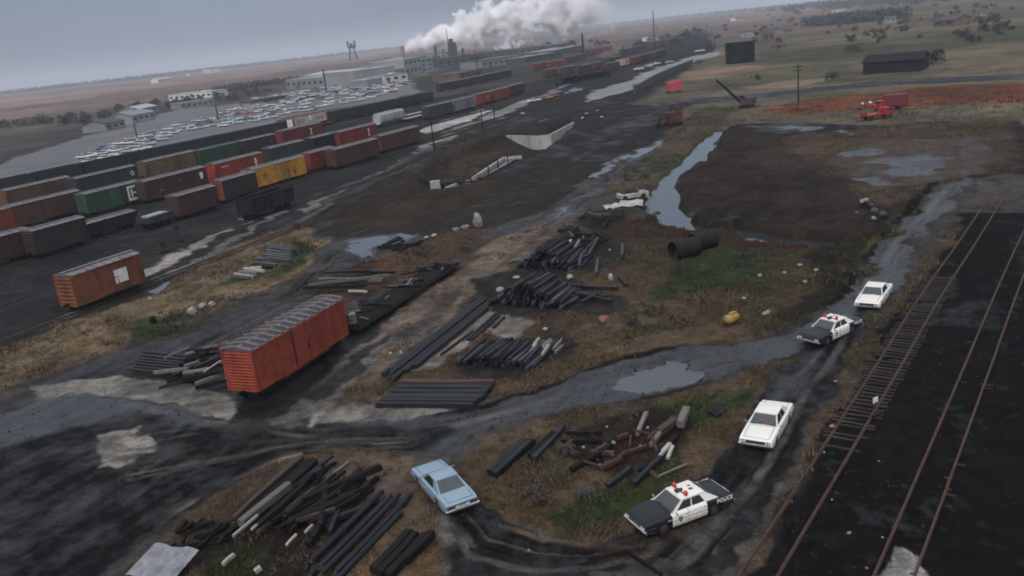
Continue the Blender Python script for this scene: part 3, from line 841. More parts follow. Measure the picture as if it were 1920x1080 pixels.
def boxcar(loc, rz, L, col, label, H=3.2, Wd=2.9, detail=False, roof=None, door=None, end=None, group="boxcars in the rail yard", name="boxcar", rust=(.05, .03, .025), door_open=False, frac=.5):
    root = empty(name, loc, rz, label, "boxcar", group)
    key = "paint_%d_%d_%d" % tuple(int(c * 999) for c in col)
    body = mat(key, col, rough=.65, spec=.22, var=.22, scale=1.3, dirt=rust if not detail else tuple(.55 * c for c in col))
    endm = body if end is None else mat("paint_%d_%d_%d" % tuple(int(c * 999) for c in end), end, rough=.65, spec=.22, var=.22, scale=1.3, dirt=rust)
    zb, hw = (.98 if detail else .78), Wd / 2
    if not detail:
        H += .3
    mb = MB()
    mb.box((0, 0, zb + H / 2), (L, Wd, H), body)
    n = max(6, int(L / 1.0))
    for sg in (-1, 1):                      # side posts, sill and eave
        for i in range(n + 1):
            x = -L / 2 + .06 + (L - .12) * i / n
            if abs(x) < 1.2:
                continue
            mb.box((x, sg * (hw + .018), zb + H / 2), (.05 if detail else .08, .036 if not detail else .014, H - .22), body)
        mb.box((0, sg * (hw + .03), zb + H - .05), (L + .02, .07, .1), body)
        mb.box((0, sg * (hw + .02), zb + .07), (L * .99, .05, .16), body)
        if detail:                           # fish-belly side sill, deepest at the middle
            mb.box((0, sg * (hw - .05), zb - .11), (L * .50, .06, .24), body)
            mb.box((0, sg * (hw - .05), zb - .02), (L * .66, .05, .12), body)
    b = mb.build("body", root)
    for sx in (-1, 1):                       # corrugated ends
        e = MB()
        k = 12 if detail else 7
        for i in range(k):
            z = zb + .16 + (H - .30) * (i + .5) / k
            hh = (H - .3) / k * .30
            pr = [(-hw + .22, z - hh), (-hw + .22, z + hh), (hw - .22, z + hh), (hw - .22, z - hh)]
            x0, x1 = sx * (L / 2 + .002), sx * (L / 2 + .075)
            vs = [(x0, y, zz) for y, zz in pr] + [(x1, y * .98, z + (zz - z) * .35) for y, zz in pr]
            e.add(vs, [(4, 5, 6, 7), (0, 1, 5, 4), (1, 2, 6, 5), (2, 3, 7, 6), (3, 0, 4, 7)], endm)
        for sg in (-1, 1):
            e.box((sx * (L / 2 + .03), sg * (hw - .07), zb + H / 2), (.06, .16, H), endm)
        e.box((sx * (L / 2 + .03), 0, zb + .05), (.06, Wd - .36, .16), endm)
        e.build("end_panel", root)
    # roof: shallow gable of ribbed panels, running board
    rm = roof or (mat("lone_roof", (.135, .122, .132), rough=.5, metal=.1, var=.3, scale=1.5, dirt=(.09, .06, .055)) if detail else ROOFG)
    rf = MB()
    zr, pk = zb + H, .26
    rf.loft([[(x, -hw - .03, zr + .002), (x, -hw - .03, zr + .05), (x, -hw * .5, zr + pk * .72), (x, 0, zr + pk), (x, hw * .5, zr + pk * .72), (x, hw + .03, zr + .05), (x, hw + .03, zr + .002)] for x in (-L / 2 - .05, L / 2 + .05)], rm)
    k = 13 if detail else max(8, int(L * .9))
    for i in range(k + 1):
        x = -L / 2 + L * i / k
        rr = .075 if detail else .05
        for sg in (-1, 1):
            rf.bar((x, 0, zr + pk + rr * .4), (x, sg * hw * .5, zr + pk * .72 + rr * .5), .24 if detail else .10, rr * 2, rm)
            rf.bar((x, sg * hw * .5, zr + pk * .72 + rr * .5), (x, sg * (hw + .02), zr + .05 + rr * .5), .24 if detail else .10, rr * 2, rm)
    if detail:                               # pressed panels: flat dark quads paint the shade of sunken dishes
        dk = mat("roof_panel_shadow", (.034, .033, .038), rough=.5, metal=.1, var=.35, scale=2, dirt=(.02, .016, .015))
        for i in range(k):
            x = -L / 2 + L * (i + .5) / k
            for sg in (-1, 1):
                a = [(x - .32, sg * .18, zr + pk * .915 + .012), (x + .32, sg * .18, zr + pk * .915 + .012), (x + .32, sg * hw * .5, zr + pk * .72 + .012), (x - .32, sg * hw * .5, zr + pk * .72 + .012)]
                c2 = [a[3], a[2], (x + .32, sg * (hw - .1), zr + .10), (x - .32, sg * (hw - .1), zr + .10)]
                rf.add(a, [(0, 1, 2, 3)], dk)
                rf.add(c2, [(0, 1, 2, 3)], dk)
    r = rf.build("roof", root)
    if not detail:
        MB().box((0, 0, zr + pk + .10), (L + .3, .5, .05), rm).build("running_board", r)
    for sg in (-1, 1):
        d = MB()
        dm = body if door is None else mat("paint_%d_%d_%d" % tuple(int(c * 999) for c in door), door, rough=.6, var=.2, scale=1.5, dirt=rust)
        xd = L * (frac - .5)
        dw = 1.9 if detail else 2.5
        d.box((xd, sg * (hw + .05), zb + H / 2 + .02), (dw, .05, H - .24), dm)
        for i in range(3):
            d.box((xd, sg * (hw + .082), zb + .5 + i * (H - 1) / 2), (dw * .94, .02, .10), dm)
        do = d.build("door", root)
        MB().box((xd + dw * .4, sg * (hw + .10), zb + 1.2), (.06, .05, .6), IRON).build("door_latch", do)
        g = MB()
        g.box((xd + dw * .45, sg * (hw + .07), zb + .08), (dw * 2.1, .10, .07), body if detail else IRON)
        g.build("door_track", do)
        g = MB()
        g.box((xd + dw * .45, sg * (hw + .07), zb + H - .13), (dw * 2.1, .09, .06), body if detail else IRON)
        g.build("door_track", do)
        if detail:
            g = MB()
            for qx in (xd - dw * .52,):
                g.box((qx, sg * (hw + .06), zb + H / 2), (.09, .12, H - .1), mat("door_gap", (.05, .014, .010), rough=.8))
            g.build("door_post", do)
    for sx in (-1, 1):                       # ladders
        la = MB()
        xe = sx * (L / 2 - .35)
        for i in range(7 if detail else 5):
            z = zb + .2 + i * (.42 if detail else .55)
            la.box((xe, -sx * (hw + .09), z), (.46, .03, .035), body)
        for q in (-.22, .22):
            la.box((xe + q, -sx * (hw + .07), zb + 1.5), (.035, .04, 2.9), body)
        la.build("ladder", root)
    u = MB()
    u.box((0, 0, .82), (L - .4, .5, .34), IRON)
    for i in range(5):
        u.box((-L * .32 + L * .16 * i, 0, .88), (.15, Wd - .2, .2), IRON)
    u.box((L * .1, .6, .62), (1.2, .5, .4), IRON)
    u.build("underframe", root)
    for sx in (-1, 1):
        truck_parts(root, sx * (L / 2 - 1.7), detail)
    coupler(root, L)
    return root
def side_patch(root, pts, y, m, name, z_off=.86):
    """thin painted emblem plate on the near side (local -y); pts (x, z) seen with x to the right, a little proud of the posts"""
    mb = MB()
    n = len(pts)
    vs = [(x, y, z + z_off) for x, z in pts] + [(x, y + .02, z + z_off) for x, z in pts]
    mb.add(vs, [tuple(range(n)), tuple(range(n, 2 * n))[::-1]] + [(i, n + i, n + (i + 1) % n, (i + 1) % n) for i in range(n)], m)
    return mb.build(name, root)

def place(xL, yL, xR, deg=27.5, half=1.45, z=0.):
    """near-side base line from the left end's landmark, along the track's bearing, to where it reaches column xR"""
    p = at(xL, yL, z)
    u = row_dir(deg)
    lo, hi = .5, 60.
    for _ in range(50):
        m = (lo + hi) / 2
        if to_px((p[0] + u[0] * m, p[1] + u[1] * m, z))[0] < xR:
            lo = m
        else:
            hi = m
    L = lo
    nrm = np.array([-u[1], u[0]])            # away from the camera
    c = p[:2] + u * L / 2 + nrm * half
    return (c[0], c[1], gz(c[0], c[1])), math.atan2(u[1], u[0]), L

def gondola(loc, rz, L, col, label, H=1.9, group="open railway cars in the yard", name="gondola_car", load=None):
    root = empty(name, loc, rz, label, "gondola car", group)
    m = mat("paint_%d_%d_%d" % tuple(int(c * 999) for c in col), col, rough=.65, var=.3, scale=1.5, dirt=(.03, .024, .02))
    zb, hw, t = 1.0, 1.5, .1
    b = MB()
    for sg in (-1, 1):
        b.box((0, sg * hw, zb + H / 2), (L, t, H), m)
        for i in range(int(L / 1.1) + 1):
            b.box((-L / 2 + .1 + (L - .2) * i / int(L / 1.1), sg * (hw + .09), zb + H / 2 - .02), (.12, .10, H - .1), m)
        b.box((0, sg * hw, zb + H + .04), (L + .08, .22, .12), m)
    for sx in (-1, 1):
        b.box((sx * (L / 2 - t / 2), 0, zb + H / 2), (t, 2 * hw - t, H), m)
        for i in range(4):
            b.box((sx * (L / 2 + .05), -1.0 + i * .67, zb + H / 2), (.1, .12, H - .1), m)
    b.box((0, 0, zb + .05), (L - .2, 2 * hw - .12, .1), m)
    b.build("body", root)
    if load:
        load(root, L, zb + .1, hw)
    MB().box((0, 0, .82), (L - .4, .5, .3), IRON).build("underframe", root)
    for sx in (-1, 1):
        truck_parts(root, sx * (L / 2 - 1.6), False)
    coupler(root, L)
    return root
COAL = mat("coal", (.012, .012, .013), rough=.75, var=.6, scale=6, bump=.8)
def coal_load(root, L, z, hw):
    mb = MB()
    nx, ny = 22, 7
    vs = []
    for i in range(nx):
        for j in range(ny):
            x, y = -L / 2 + .2 + (L - .4) * i / (nx - 1), -hw + .1 + (2 * hw - .2) * j / (ny - 1)
            vs.append((x, y, z + 1.6 + .5 * (1 - (2 * j / (ny - 1) - 1) ** 2) + random.uniform(-.14, .14)))
    mb.add(vs, [(i * ny + j, (i + 1) * ny + j, (i + 1) * ny + j + 1, i * ny + j + 1) for i in range(nx - 1) for j in range(ny - 1)], COAL)
    mb.build("coal_load", root)
def hopper(loc, rz, L, col, label, group="covered hopper cars", H=3.3):
    root = empty("hopper_car", loc, rz, label, "hopper car", group)
    m = mat("paint_%d_%d_%d" % tuple(int(c * 999) for c in col), col, rough=.55, var=.15, scale=1, dirt=tuple(c * .55 for c in col))
    zb = 1.0
    b = MB()
    prof = [(-.9, 0), (-1.42, .7), (-1.52, 1.6), (-1.46, H - .5), (-1.0, H - .05), (0, H + .1), (1.0, H - .05), (1.46, H - .5), (1.52, 1.6), (1.42, .7), (.9, 0)]
    b.loft([[(x, y * k, zb + z) for y, z in prof] for x, k in ((-L / 2 + 1.2, .98), (-L / 2 + 1.3, 1), (L / 2 - 1.3, 1), (L / 2 - 1.2, .98))], m)
    for i in range(10):
        x = -L / 2 + 1.4 + (L - 2.8) * i / 9
        for sg in (-1, 1):
            b.box((x, sg * 1.53, zb + H / 2), (.09, .08, H - 1.1), m)
    for sx in (-1, 1):
        for sg in (-1, 1):
            b.bar((sx * (L / 2 - .15), sg * 1.2, zb + .1), (sx * (L / 2 - 1.25), sg * 1.2, zb + H - .5), .1, .1, m)
        b.box((sx * (L / 2 - .6), 0, zb + .05), (1.2, 2.6, .12), m)
    b.build("body", root)
    h = MB()
    for i in range(4):
        h.tube((-L * .3 + L * .2 * i, 0, zb + H + .08), (-L * .3 + L * .2 * i, 0, zb + H + .22), .4, m, 12)
    h.box((0, .9, zb + H + .12), (L - 2, .3, .05), m)
    h.box((0, -.9, zb + H + .12), (L - 2, .3, .05), m)
    h.build("roof_hatch", root)
    c = MB()
    for i in range(3):
        x = -L * .25 + L * .25 * i
        c.loft([[(x - 1.2, -.9, zb), (x + 1.2, -.9, zb), (x + 1.2, .9, zb), (x - 1.2, .9, zb)], [(x - .3, -.4, .45), (x + .3, -.4, .45), (x + .3, .4, .45), (x - .3, .4, .45)]], m)
    c.build("outlet_chute", root)
    for sx in (-1, 1):
        truck_parts(root, sx * (L / 2 - 1.6), False)
    coupler(root, L)
    return root
WOODW = mat("weathered_deck", (.10, .085, .075), rough=.8, var=.4, scale=3, bump=.4)
def flatcar(loc, rz, L, label, group="empty flatcars in the yard", col=(.05, .04, .038), deckm=None):
    root = empty("flatcar", loc, rz, label, "flatcar", group)
    m = mat("paint_%d_%d_%d" % tuple(int(c * 999) for c in col), col, rough=.65, var=.3, scale=1.5, dirt=(.03, .024, .02))
    b = MB()
    for sg in (-1, 1):
        b.box((0, sg * 1.38, .92), (L, .12, .34), m)
        for i in range(int(L / 1.2)):
            b.box((-L / 2 + .6 + i * 1.2, sg * 1.47, .92), (.14, .08, .26), m)
    for sx in (-1, 1):
        b.box((sx * (L / 2 - .06), 0, .92), (.12, 2.64, .34), m)
    b.box((0, 0, .85), (L - .3, .5, .36), m)
    b.build("frame", root)
    d = MB()
    k = int(L / .28)
    for i in range(k):
        d.box((-L / 2 + .14 + i * .28, 0, 1.115 + random.uniform(-.006, .006)), (.265, 2.86, .05), deckm or WOODW)
    d.build("deck", root)
    for sx in (-1, 1):
        truck_parts(root, sx * (L / 2 - 1.6), False)
    coupler(root, L)
    return root
# ---------------------------------------------------------------- trains of the yard
MAROON, BRN, DKBR, ORNG, YEL, GRY, DKG, BLK, GRN_, TANC, REDC = (.075, .034, .032), (.062, .036, .032), (.040, .028, .028), (.28, .045, .025), (.52, .25, .035), (.36, .38, .37), (.045, .052, .052), (.013, .015, .017), (.028, .075, .045), (.15, .095, .050), (.20, .030, .026)
YARD = [  # xL, yL, xR, bearing, colour, height, label, options
    (634, 319, 713, 29, MAROON, 3.3, "dark maroon boxcar right of the half hidden red boxcar", {}),
    (719, 289, 790, 29, MAROON, 3.2, "dark maroon boxcar at the far end of the nearest row, next to the pale sand", {}),
    (480, 360, 577, 27.5, YEL, 3.3, "bright yellow boxcar behind the black gondola", dict(door=(.40, .21, .055))),
    (586, 325, 632, 27.5, REDC, 3.2, "red boxcar half hidden between the yellow and the dark maroon boxcars", {}),
    (437, 379, 474, 27.5, DKBR, 3.2, "brown boxcar with an orange end wall, just left of the yellow boxcar", dict(end=(.30, .075, .030))),
    (350, 411, 405, 27.5, MAROON, 3.1, "dull maroon boxcar with a grey roof below the long brown boxcar", dict(end=(.05, .035, .033))),
    (170, 452, 262, 27.5, BLK, 1.6, "low black boxcar at the left end of the nearest train", {}),
    (279, 383, 393, 27.5, BRN, 3.3, "long dark brown boxcar with a small white square emblem and a bright grey roof", {}),
    (410, 346, 498, 27.5, ORNG, 3.3, "orange red boxcar with a white rail shaped emblem, behind the yellow boxcar", {}),
    (513, 313, 576, 27.5, DKG, 3.3, "dark grey boxcar right of the orange red one with the emblem", dict(end=BLK)),
    (592, 290, 640, 27.5, BLK, 3.1, "black boxcar in front of the red boxcars", {}),
    (640, 279, 709, 27.5, REDC, 3.2, "red boxcar with a white emblem, left of the pale grey hopper car", {}),
    (170, 408, 272, 27.5, GRN_, 3.3, "green boxcar with a big white emblem at the left edge of the yard", dict(door=(.030, .10, .05))),
    (524, 277, 615, 26, (.15, .028, .026), 3.3, "red boxcar with a white emblem, in front of the two white trailers", {}),
    (279, 338, 372, 27, TANC, 3.3, "tan boxcar with a pale roof behind the long brown boxcar", dict(end=(.075, .055, .042))),
    (380, 314, 450, 27, GRN_, 3.2, "dull green boxcar behind the orange red boxcar", dict(roof=mat("green_roof", (.05, .085, .07), rough=.5, var=.3, scale=2))),
    (150, 372, 262, 27, (.035, .045, .045), 3.2, "dark slate boxcar with a white ring emblem at the left edge", {}),
    (460, 294, 520, 27, DKBR, 3.1, "dark boxcar behind the dark grey one, showing mostly its roof", {}),
    (806, 225, 850, 29, (.045, .052, .044), 3.2, "dark green boxcar left of the pale grey boxcar, far along the yard", {}),
    (853, 213, 893, 29, (.17, .185, .18), 3.2, "pale grey boxcar left of the two orange red ones", {}),
    (896, 200, 925, 29, (.24, .045, .032), 3.2, "orange red boxcar with a pale mark beside the grey boxcar", {}),
    (926, 192, 956, 29, (.22, .042, .030), 3.2, "orange red boxcar second from the pale grey boxcar", {}),
    (958, 181, 984, 29, DKBR, 3.0, "dark boxcar at the far end of the orange red pair", {}),
    (80, 485, 165, 27.5, DKBR, 3.2, "dark brown boxcar left of the low black one, beyond the edge", {}),
    (36, 432, 160, 27.5, (.10, .05, .035), 3.3, "rust brown boxcar left of the green one with the emblem", {}),
    (-60, 520, 70, 27.5, MAROON, 3.2, "maroon boxcar at the far left of the nearest train", {}),
    (-40, 452, 130, 27.5, (.20, .05, .03), 3.2, "rust red boxcar beyond the left edge of the yard", {}),
    (20, 396, 140, 27, (.12, .07, .04), 3.2, "light brown boxcar in the back row far left", {}),
    (1003, 132, 1030, 38, REDC, 3.0, "red boxcar with white patches in the distant train left of the tank cars", {}),
    (1032, 128, 1060, 38, (.21, .045, .04), 3.0, "red boxcar second in the distant train", {}),
    (1026, 146, 1050, 38, (.07, .045, .035), 3.0, "brown boxcar in the middle of the distant yard", {}),
    (1052, 142, 1080, 38, (.10, .065, .05), 3.0, "light brown boxcar in the middle of the distant yard", {}),
    (1105, 103, 1122, 45, (.16, .05, .05), 3.0, "small red boxcar far off on the main line", {}),
    (1124, 98, 1148, 45, (.26, .05, .06), 3.0, "bright red boxcar far off on the main line", {}),
    (1142, 134, 1163, 42, (.065, .04, .036), 3.0, "brown boxcar left of the white and orange one, far off", {}),
    (1164, 126, 1180, 42, (.52, .40, .33), 3.0, "white and orange boxcar far off by the parked cars", {}),
    (1182, 122, 1204, 42, (.15, .045, .045), 3.0, "dull red boxcar behind the distant parked cars", {}),
] + [(xL, yL, xR, dg, c, 3.0, "small %s boxcar in the distant rows %s" % (nm, wh), dict(group="small boxcars in the distant rows")) for xL, yL, xR, dg, c, nm, wh in (
    *[(a, b, d, 33, (.022, .026, .026), "dark", "left of the pale plant road") for a, b, d in ((828, 172, 856), (858, 166, 884), (886, 160, 910), (912, 154, 936), (938, 148, 960))],
    *[(a, b, d, 42, (.030, .028, .030), "blackish", "before the retaining wall") for a, b, d in ((1092, 138, 1110), (1150, 121, 1166), (1206, 116, 1220), (1236, 107, 1248))],
    *[(a, b, d, 42, (.11, .042, .036), "rusty", "before the retaining wall") for a, b, d in ((1112, 133, 1130), (1222, 111, 1234))],
    *[(a, b, d, 44, (.055, .050, .050), "grey brown", "under the tail of the steam") for a, b, d in ((1066, 118, 1082), (1084, 113, 1100), (1168, 103, 1182), (1184, 99, 1196), (1198, 95, 1208))])]
CARS_ = []
for xL, yL, xR, deg, col, H, lb, op in YARD:
    loc, rz, L = place(xL, yL, xR, deg)
    L = min(max(L, 9), 19)
    CARS_.append(boxcar(loc, rz, L, col, lb, H=H, **op))
    CARS_[-1]["span"] = L
def bybits(s):
    return next(o for o in CARS_ if s in o["label"])
# emblems (near side is local -y; x grows to the right in the picture)
o = bybits("orange red boxcar with a white rail")
e, y = o["span"] / 2 - 2.6, -1.53
side_patch(o, [(e - .55, .55), (e + .55, .55), (e + .55, .85), (e + .2, 1.0), (e + .2, 1.75), (e + .5, 1.9), (e + .5, 2.1), (e - .5, 2.1), (e - .5, 1.9), (e - .2, 1.75), (e - .2, 1.0), (e - .55, .85)], y, WHITE, "emblem")
side_patch(o, [(e - .3, 2.3), (e + .3, 2.3), (e + .3, 2.75), (e - .3, 2.75)], y, WHITE, "emblem")
side_patch(o, [(-e - .9, 2.5), (-e + 1.4, 2.5), (-e + 1.4, 2.62), (-e - .9, 2.62)], y, WHITE, "lettering_bar")
for s_, fx in (("red boxcar with a white emblem, left of", .27), ("red boxcar with a white emblem, in front", .20)):
    o = bybits(s_)
    e = o["span"] * fx
    side_patch(o, [(e - .45, .7), (e + .45, .7), (e + .45, .95), (e + .17, 1.05), (e + .17, 2.1), (e + .45, 2.2), (e + .45, 2.5), (e - .45, 2.5), (e - .45, 2.2), (e - .17, 2.1), (e - .17, 1.05), (e - .45, .95)], -1.53, WHITE, "emblem")
o = bybits("small white square")
e = o["span"] / 2 - 1.6
side_patch(o, [(e - .45, 1.9), (e - .2, 1.3), (e + .25, 1.3), (e + .45, 1.9), (e + .45, 2.7), (e - .45, 2.7)], -1.53, WHITE, "emblem")
for q, zz, ww in ((-4.5, 2.0, .35), (-4.3, 1.2, 1.1), (-4.3, .95, .9), (.8, 2.2, .8)):
    side_patch(o, [(q - ww / 2, zz), (q + ww / 2, zz), (q + ww / 2, zz + .13), (q - ww / 2, zz + .13)], -1.53, mat("faded_lettering", (.22, .19, .18), rough=.7), "lettering_bar")
o = bybits("green boxcar with a big white emblem")
e = o["span"] / 2 - 1.9                      # interlocked pair of rounded letters
for seg in ([(-1.5, .5), (-1.1, .5), (-1.1, 2.7), (-1.5, 2.7)], [(-1.1, 2.35), (.9, 2.35), (1.15, 2.2), (1.35, 2.4), (1.2, 2.7), (-1.1, 2.7)], [(.95, 1.75), (1.35, 1.95), (1.35, 2.4), (1.0, 2.3)], [(-.3, 1.45), (.9, 1.45), (1.0, 1.75), (-.3, 1.75)], [(1.0, .85), (1.4, .75), (1.4, 1.45), (1.0, 1.5)], [(-1.1, .5), (1.1, .5), (1.4, .75), (1.0, .88), (-1.1, .85)], [(-.75, .95), (-.4, .95), (-.4, 2.2), (-.75, 2.2)]):
    side_patch(o, [(e + a * 1.1, (b - 1.6) * 1.3 + 1.68) for a, b in seg], -1.54, WHITE, "emblem")
o = bybits("white ring")
e = o["span"] / 2 - 1.4
for k in range(10):
    a, b = 2 * math.pi * k / 10, 2 * math.pi * (k + 1) / 10
    side_patch(o, [(e + .35 * math.cos(a), 1.9 + .35 * math.sin(a)), (e + .55 * math.cos(a), 1.9 + .55 * math.sin(a)), (e + .55 * math.cos(b), 1.9 + .55 * math.sin(b)), (e + .35 * math.cos(b), 1.9 + .35 * math.sin(b))], -1.53, WHITE, "emblem")
o = bybits("orange red boxcar with a pale mark")
side_patch(o, [(1.5, 1.0), (2.6, 1.0), (2.6, 2.4), (1.5, 2.4)], -1.53, mat("faded_lettering", (.22, .19, .18), rough=.7), "emblem")
o = bybits("yellow boxcar")
for q, zz, ww in ((-4.6, 1.75, 1.6), (-4.6, 1.35, 1.2), (-4.7, 2.2, .9), (4.2, 1.0, 1.0)):
    side_patch(o, [(q - ww / 2, zz), (q + ww / 2, zz), (q + ww / 2, zz + .16), (q - ww / 2, zz + .16)], -1.53, mat("dark_lettering", (.10, .055, .03), rough=.7), "lettering_bar")

loc, rz, L = place(712, 240, 764, 27.5)
hopper(loc, rz, L, GRY, "pale grey covered hopper car beside the red boxcar with the emblem", None)
loc, rz, L = place(474, 415, 554, 27.5)
gondola(loc, rz, L, BLK, "black high sided gondola car standing alone in front of the yellow boxcar", H=2.5, group=None)
loc, rz, L = place(284, 432, 330, 27.5)
_g = gondola(loc, rz, L, (.035, .04, .04), "low dark gondola car carrying a pale load, left of the dull maroon boxcar", H=1.0, group=None)
MB().box((-.2, -.2, 1.75), (L * .75, 1.9, .9), mat("pale_crate", (.30, .30, .32), rough=.7)).build("pale_load", _g)
for k, (a, b, c) in enumerate(((766, 229, 806), (768, 222, 806))):
    loc, rz, L = place(a, b, c, 28)
    flatcar(loc, rz, L, ["empty flatcar with a pale deck right of the grey hopper car", "empty flatcar on the track behind the first pale one"][k], None, col=(.11, .035, .03), deckm=mat("pale_deck", (.30, .27, .25), rough=.8, var=.3, scale=2))
loc, rz, L = place(520, 258, 645, 25)
flatcar(loc, rz, min(L, 27), "long red flatcar under the two white trailers", None, col=(.24, .03, .03))
TRW = mat("trailer_white", (.55, .53, .47), rough=.55, var=.2, scale=1.5, dirt=(.22, .19, .15))
TRR = mat("trailer_red", (.26, .028, .026), rough=.55, var=.2, scale=1.5)
for k, (xa, xb) in enumerate(((-9.8, -.6), (.6, 10.4))):
    t = empty("semi_trailer", loc, rz, ["white sided trailer on the red flatcar, left of the pair", "white sided trailer on the red flatcar, right of the pair"][k], "trailer", "trailers riding on the red flatcar")
    b = MB()
    zt = 2.0
    b.box(((xa + xb) / 2, 0, zt + 1.35), (xb - xa, 2.4, 2.7), TRW)
    b.box(((xa + xb) / 2, 0, zt + 2.74), (xb - xa + .1, 2.46, .08), TRR)
    b.box(((xa + xb) / 2, 0, zt - .05), (xb - xa + .1, 2.46, .12), TRR)
    b.build("body", t)
    MB().box(((xa if k == 0 else xb) + (.5 if k == 0 else -.5), -1.215, zt + 1.35), (1.1, .04, 2.6), TRR).build("red_panel", t)
    for q in range(3):
        side_patch(t, [(xa + 2.2, 1.55 - q * .5), (xb - 2.2, 1.55 - q * .5), (xb - 2.2, 1.8 - q * .5), (xa + 2.2, 1.8 - q * .5)], -1.25, mat("grey_lettering", (.25, .22, .20), rough=.7), "lettering_bar", zt + .3)
    for q in (0, 1.25):
        w_ = MB()
        for sg in (-1, 1):
            w_.tube((xb - 1.4 - q, sg * .9, 1.66), (xb - 1.4 - q, sg * 1.15, 1.66), .5, IRON, 12)
        w_.build("wheels", t)
    MB().box((xa + 1.5, .8, 1.55), (.15, .15, .8), IRON).box((xa + 1.5, -.8, 1.55), (.15, .15, .8), IRON).build("landing_leg", t)

# the long coal train on the far side of the yard
proto = None
_p0, _p1 = at(240, 316), at(806, 191)
_u = (_p1 - _p0)[:2]
_len = math.hypot(*_u)
_u /= _len
_n = int(_len / 13.2) + 6
for k in range(-5, _n - 5):
    c = _p0[:2] + _u * (k * 13.2 + 6.6) + np.array([-_u[1], _u[0]]) * 1.5
    lb = "black coal gondola in the long dark train on the far side of the yard"
    if proto is None:
        proto = gondola((c[0], c[1], 0), math.atan2(_u[1], _u[0]), 12.4, (.016, .020, .022), lb, H=2.8, group="black coal cars in the long train", load=coal_load)
        o = proto
    else:
        o = copy_tree(proto)
        o.location = (c[0], c[1], gz(c[0], c[1]))
# tank cars and other dark stock far along the yard
TANKM = mat("tank_black", (.010, .011, .013), rough=.6, spec=.15, var=.3, scale=1)
def tankcar(loc, rz, L, label):
    root = empty("tank_car", loc, rz, label, "tank car", "distant black tank cars")
    b = MB()
    b.loft([[(x, rr * math.cos(a), 2.35 + rr * math.sin(a)) for a in np.linspace(0, 2 * math.pi, 14, endpoint=False)] for x, rr in ((-L / 2 + .3, .5), (-L / 2 + .6, 1.1), (-L / 2 + 1.2, 1.35), (L / 2 - 1.2, 1.35), (L / 2 - .6, 1.1), (L / 2 - .3, .5))], TANKM)
    b.build("tank", root, True)
    MB().tube((0, 0, 3.6), (0, 0, 4.1), .6, TANKM, 12).build("dome", root)
    MB().box((0, 0, .9), (L, 2.6, .25), IRON).build("frame", root)
    for sx in (-1, 1):
        truck_parts(root, sx * (L / 2 - 1.5), False)
    return root
for k, (a, b, c) in enumerate(((1058, 158, 1084), (1087, 154, 1106), (1108, 150, 1128), (1130, 146, 1148))):
    loc, rz, L = place(a, b, c, 40)
    tankcar(loc, rz, min(max(L, 9), 16), ["black tank car at the left end of the distant row", "second black tank car in the distant row", "third black tank car in the distant row", "black tank car at the right end of the distant row"][k])
# yard tracks
def tline(pa, pb, ext0=60, ext1=140, off=0.):
    a, b = at(*pa)[:2], at(*pb)[:2]
    d = (b - a) / math.hypot(*(b - a))
    nn = np.array([-d[1], d[0]]) * off
    return [a - d * ext0 + nn, (a + b) / 2 + nn, b + d * ext1 + nn]
def bear(px, py, deg, back, fwd, off=1.45):
    p, u = at(px, py)[:2], row_dir(deg)
    nn = np.array([-u[1], u[0]]) * off
    return [p - u * back + nn, p + u * (fwd - back) / 2 + nn, p + u * fwd + nn]
for P, lb in ((bear(480, 360, 27.5, 150, 160), "yard track under the yellow boxcar"), (bear(634, 319, 29, 160, 140), "yard track under the two dark maroon boxcars"), (bear(474, 415, 27.5, 120, 160), "yard track under the black gondola, beside the pale sand strip"), (bear(410, 346, 27.5, 150, 180), "yard track under the orange red boxcar with the emblem"), (bear(240, 560, 27.5, 60, 130, 2.6), "yard track under the orange boxcar at the left edge"), (bear(279, 338, 27, 120, 200), "yard track under the tan boxcar"), (tline((240, 316), (806, 191), 90, 60, 1.5), "yard track under the long black coal train")):
    track(P, lb, 4.0, False, group="tracks of the rail yard")
loc, rz, L = place(150, 588, 277, 27.5)
o = boxcar(loc, rz, min(L, 15), (.19, .072, .032), "weathered orange boxcar with a white panel, lowest at the left edge of the yard", H=3.2)
e = min(L, 15) / 2 - 3.2
side_patch(o, [(e - .9, .9), (e + .9, .9), (e + .9, 2.5), (e - .9, 2.5)], -1.53, WHITE, "emblem")
# mast by the front of the yard
def small_signal(px, py, h, label):
    p = atg(px, py)
    t = empty("switch_stand", p, 0, label, "switch stand", "switch stands in the yard")
    MB().tube((0, 0, 0), (0, 0, h), .07, IRON, 6).build("post", t)
    MB().box((0, 0, h), (.6, .1, .6), IRON).build("target", t)
    MB().box((0, 0, .2), (.9, .5, .4), IRON).build("base", t)
small_signal(337, 455, 2.2, "dark switch stand on the cinders right of the orange boxcar")
small_signal(308, 474, 1.2, "low switch stand on the cinders beside the pale sand strip")
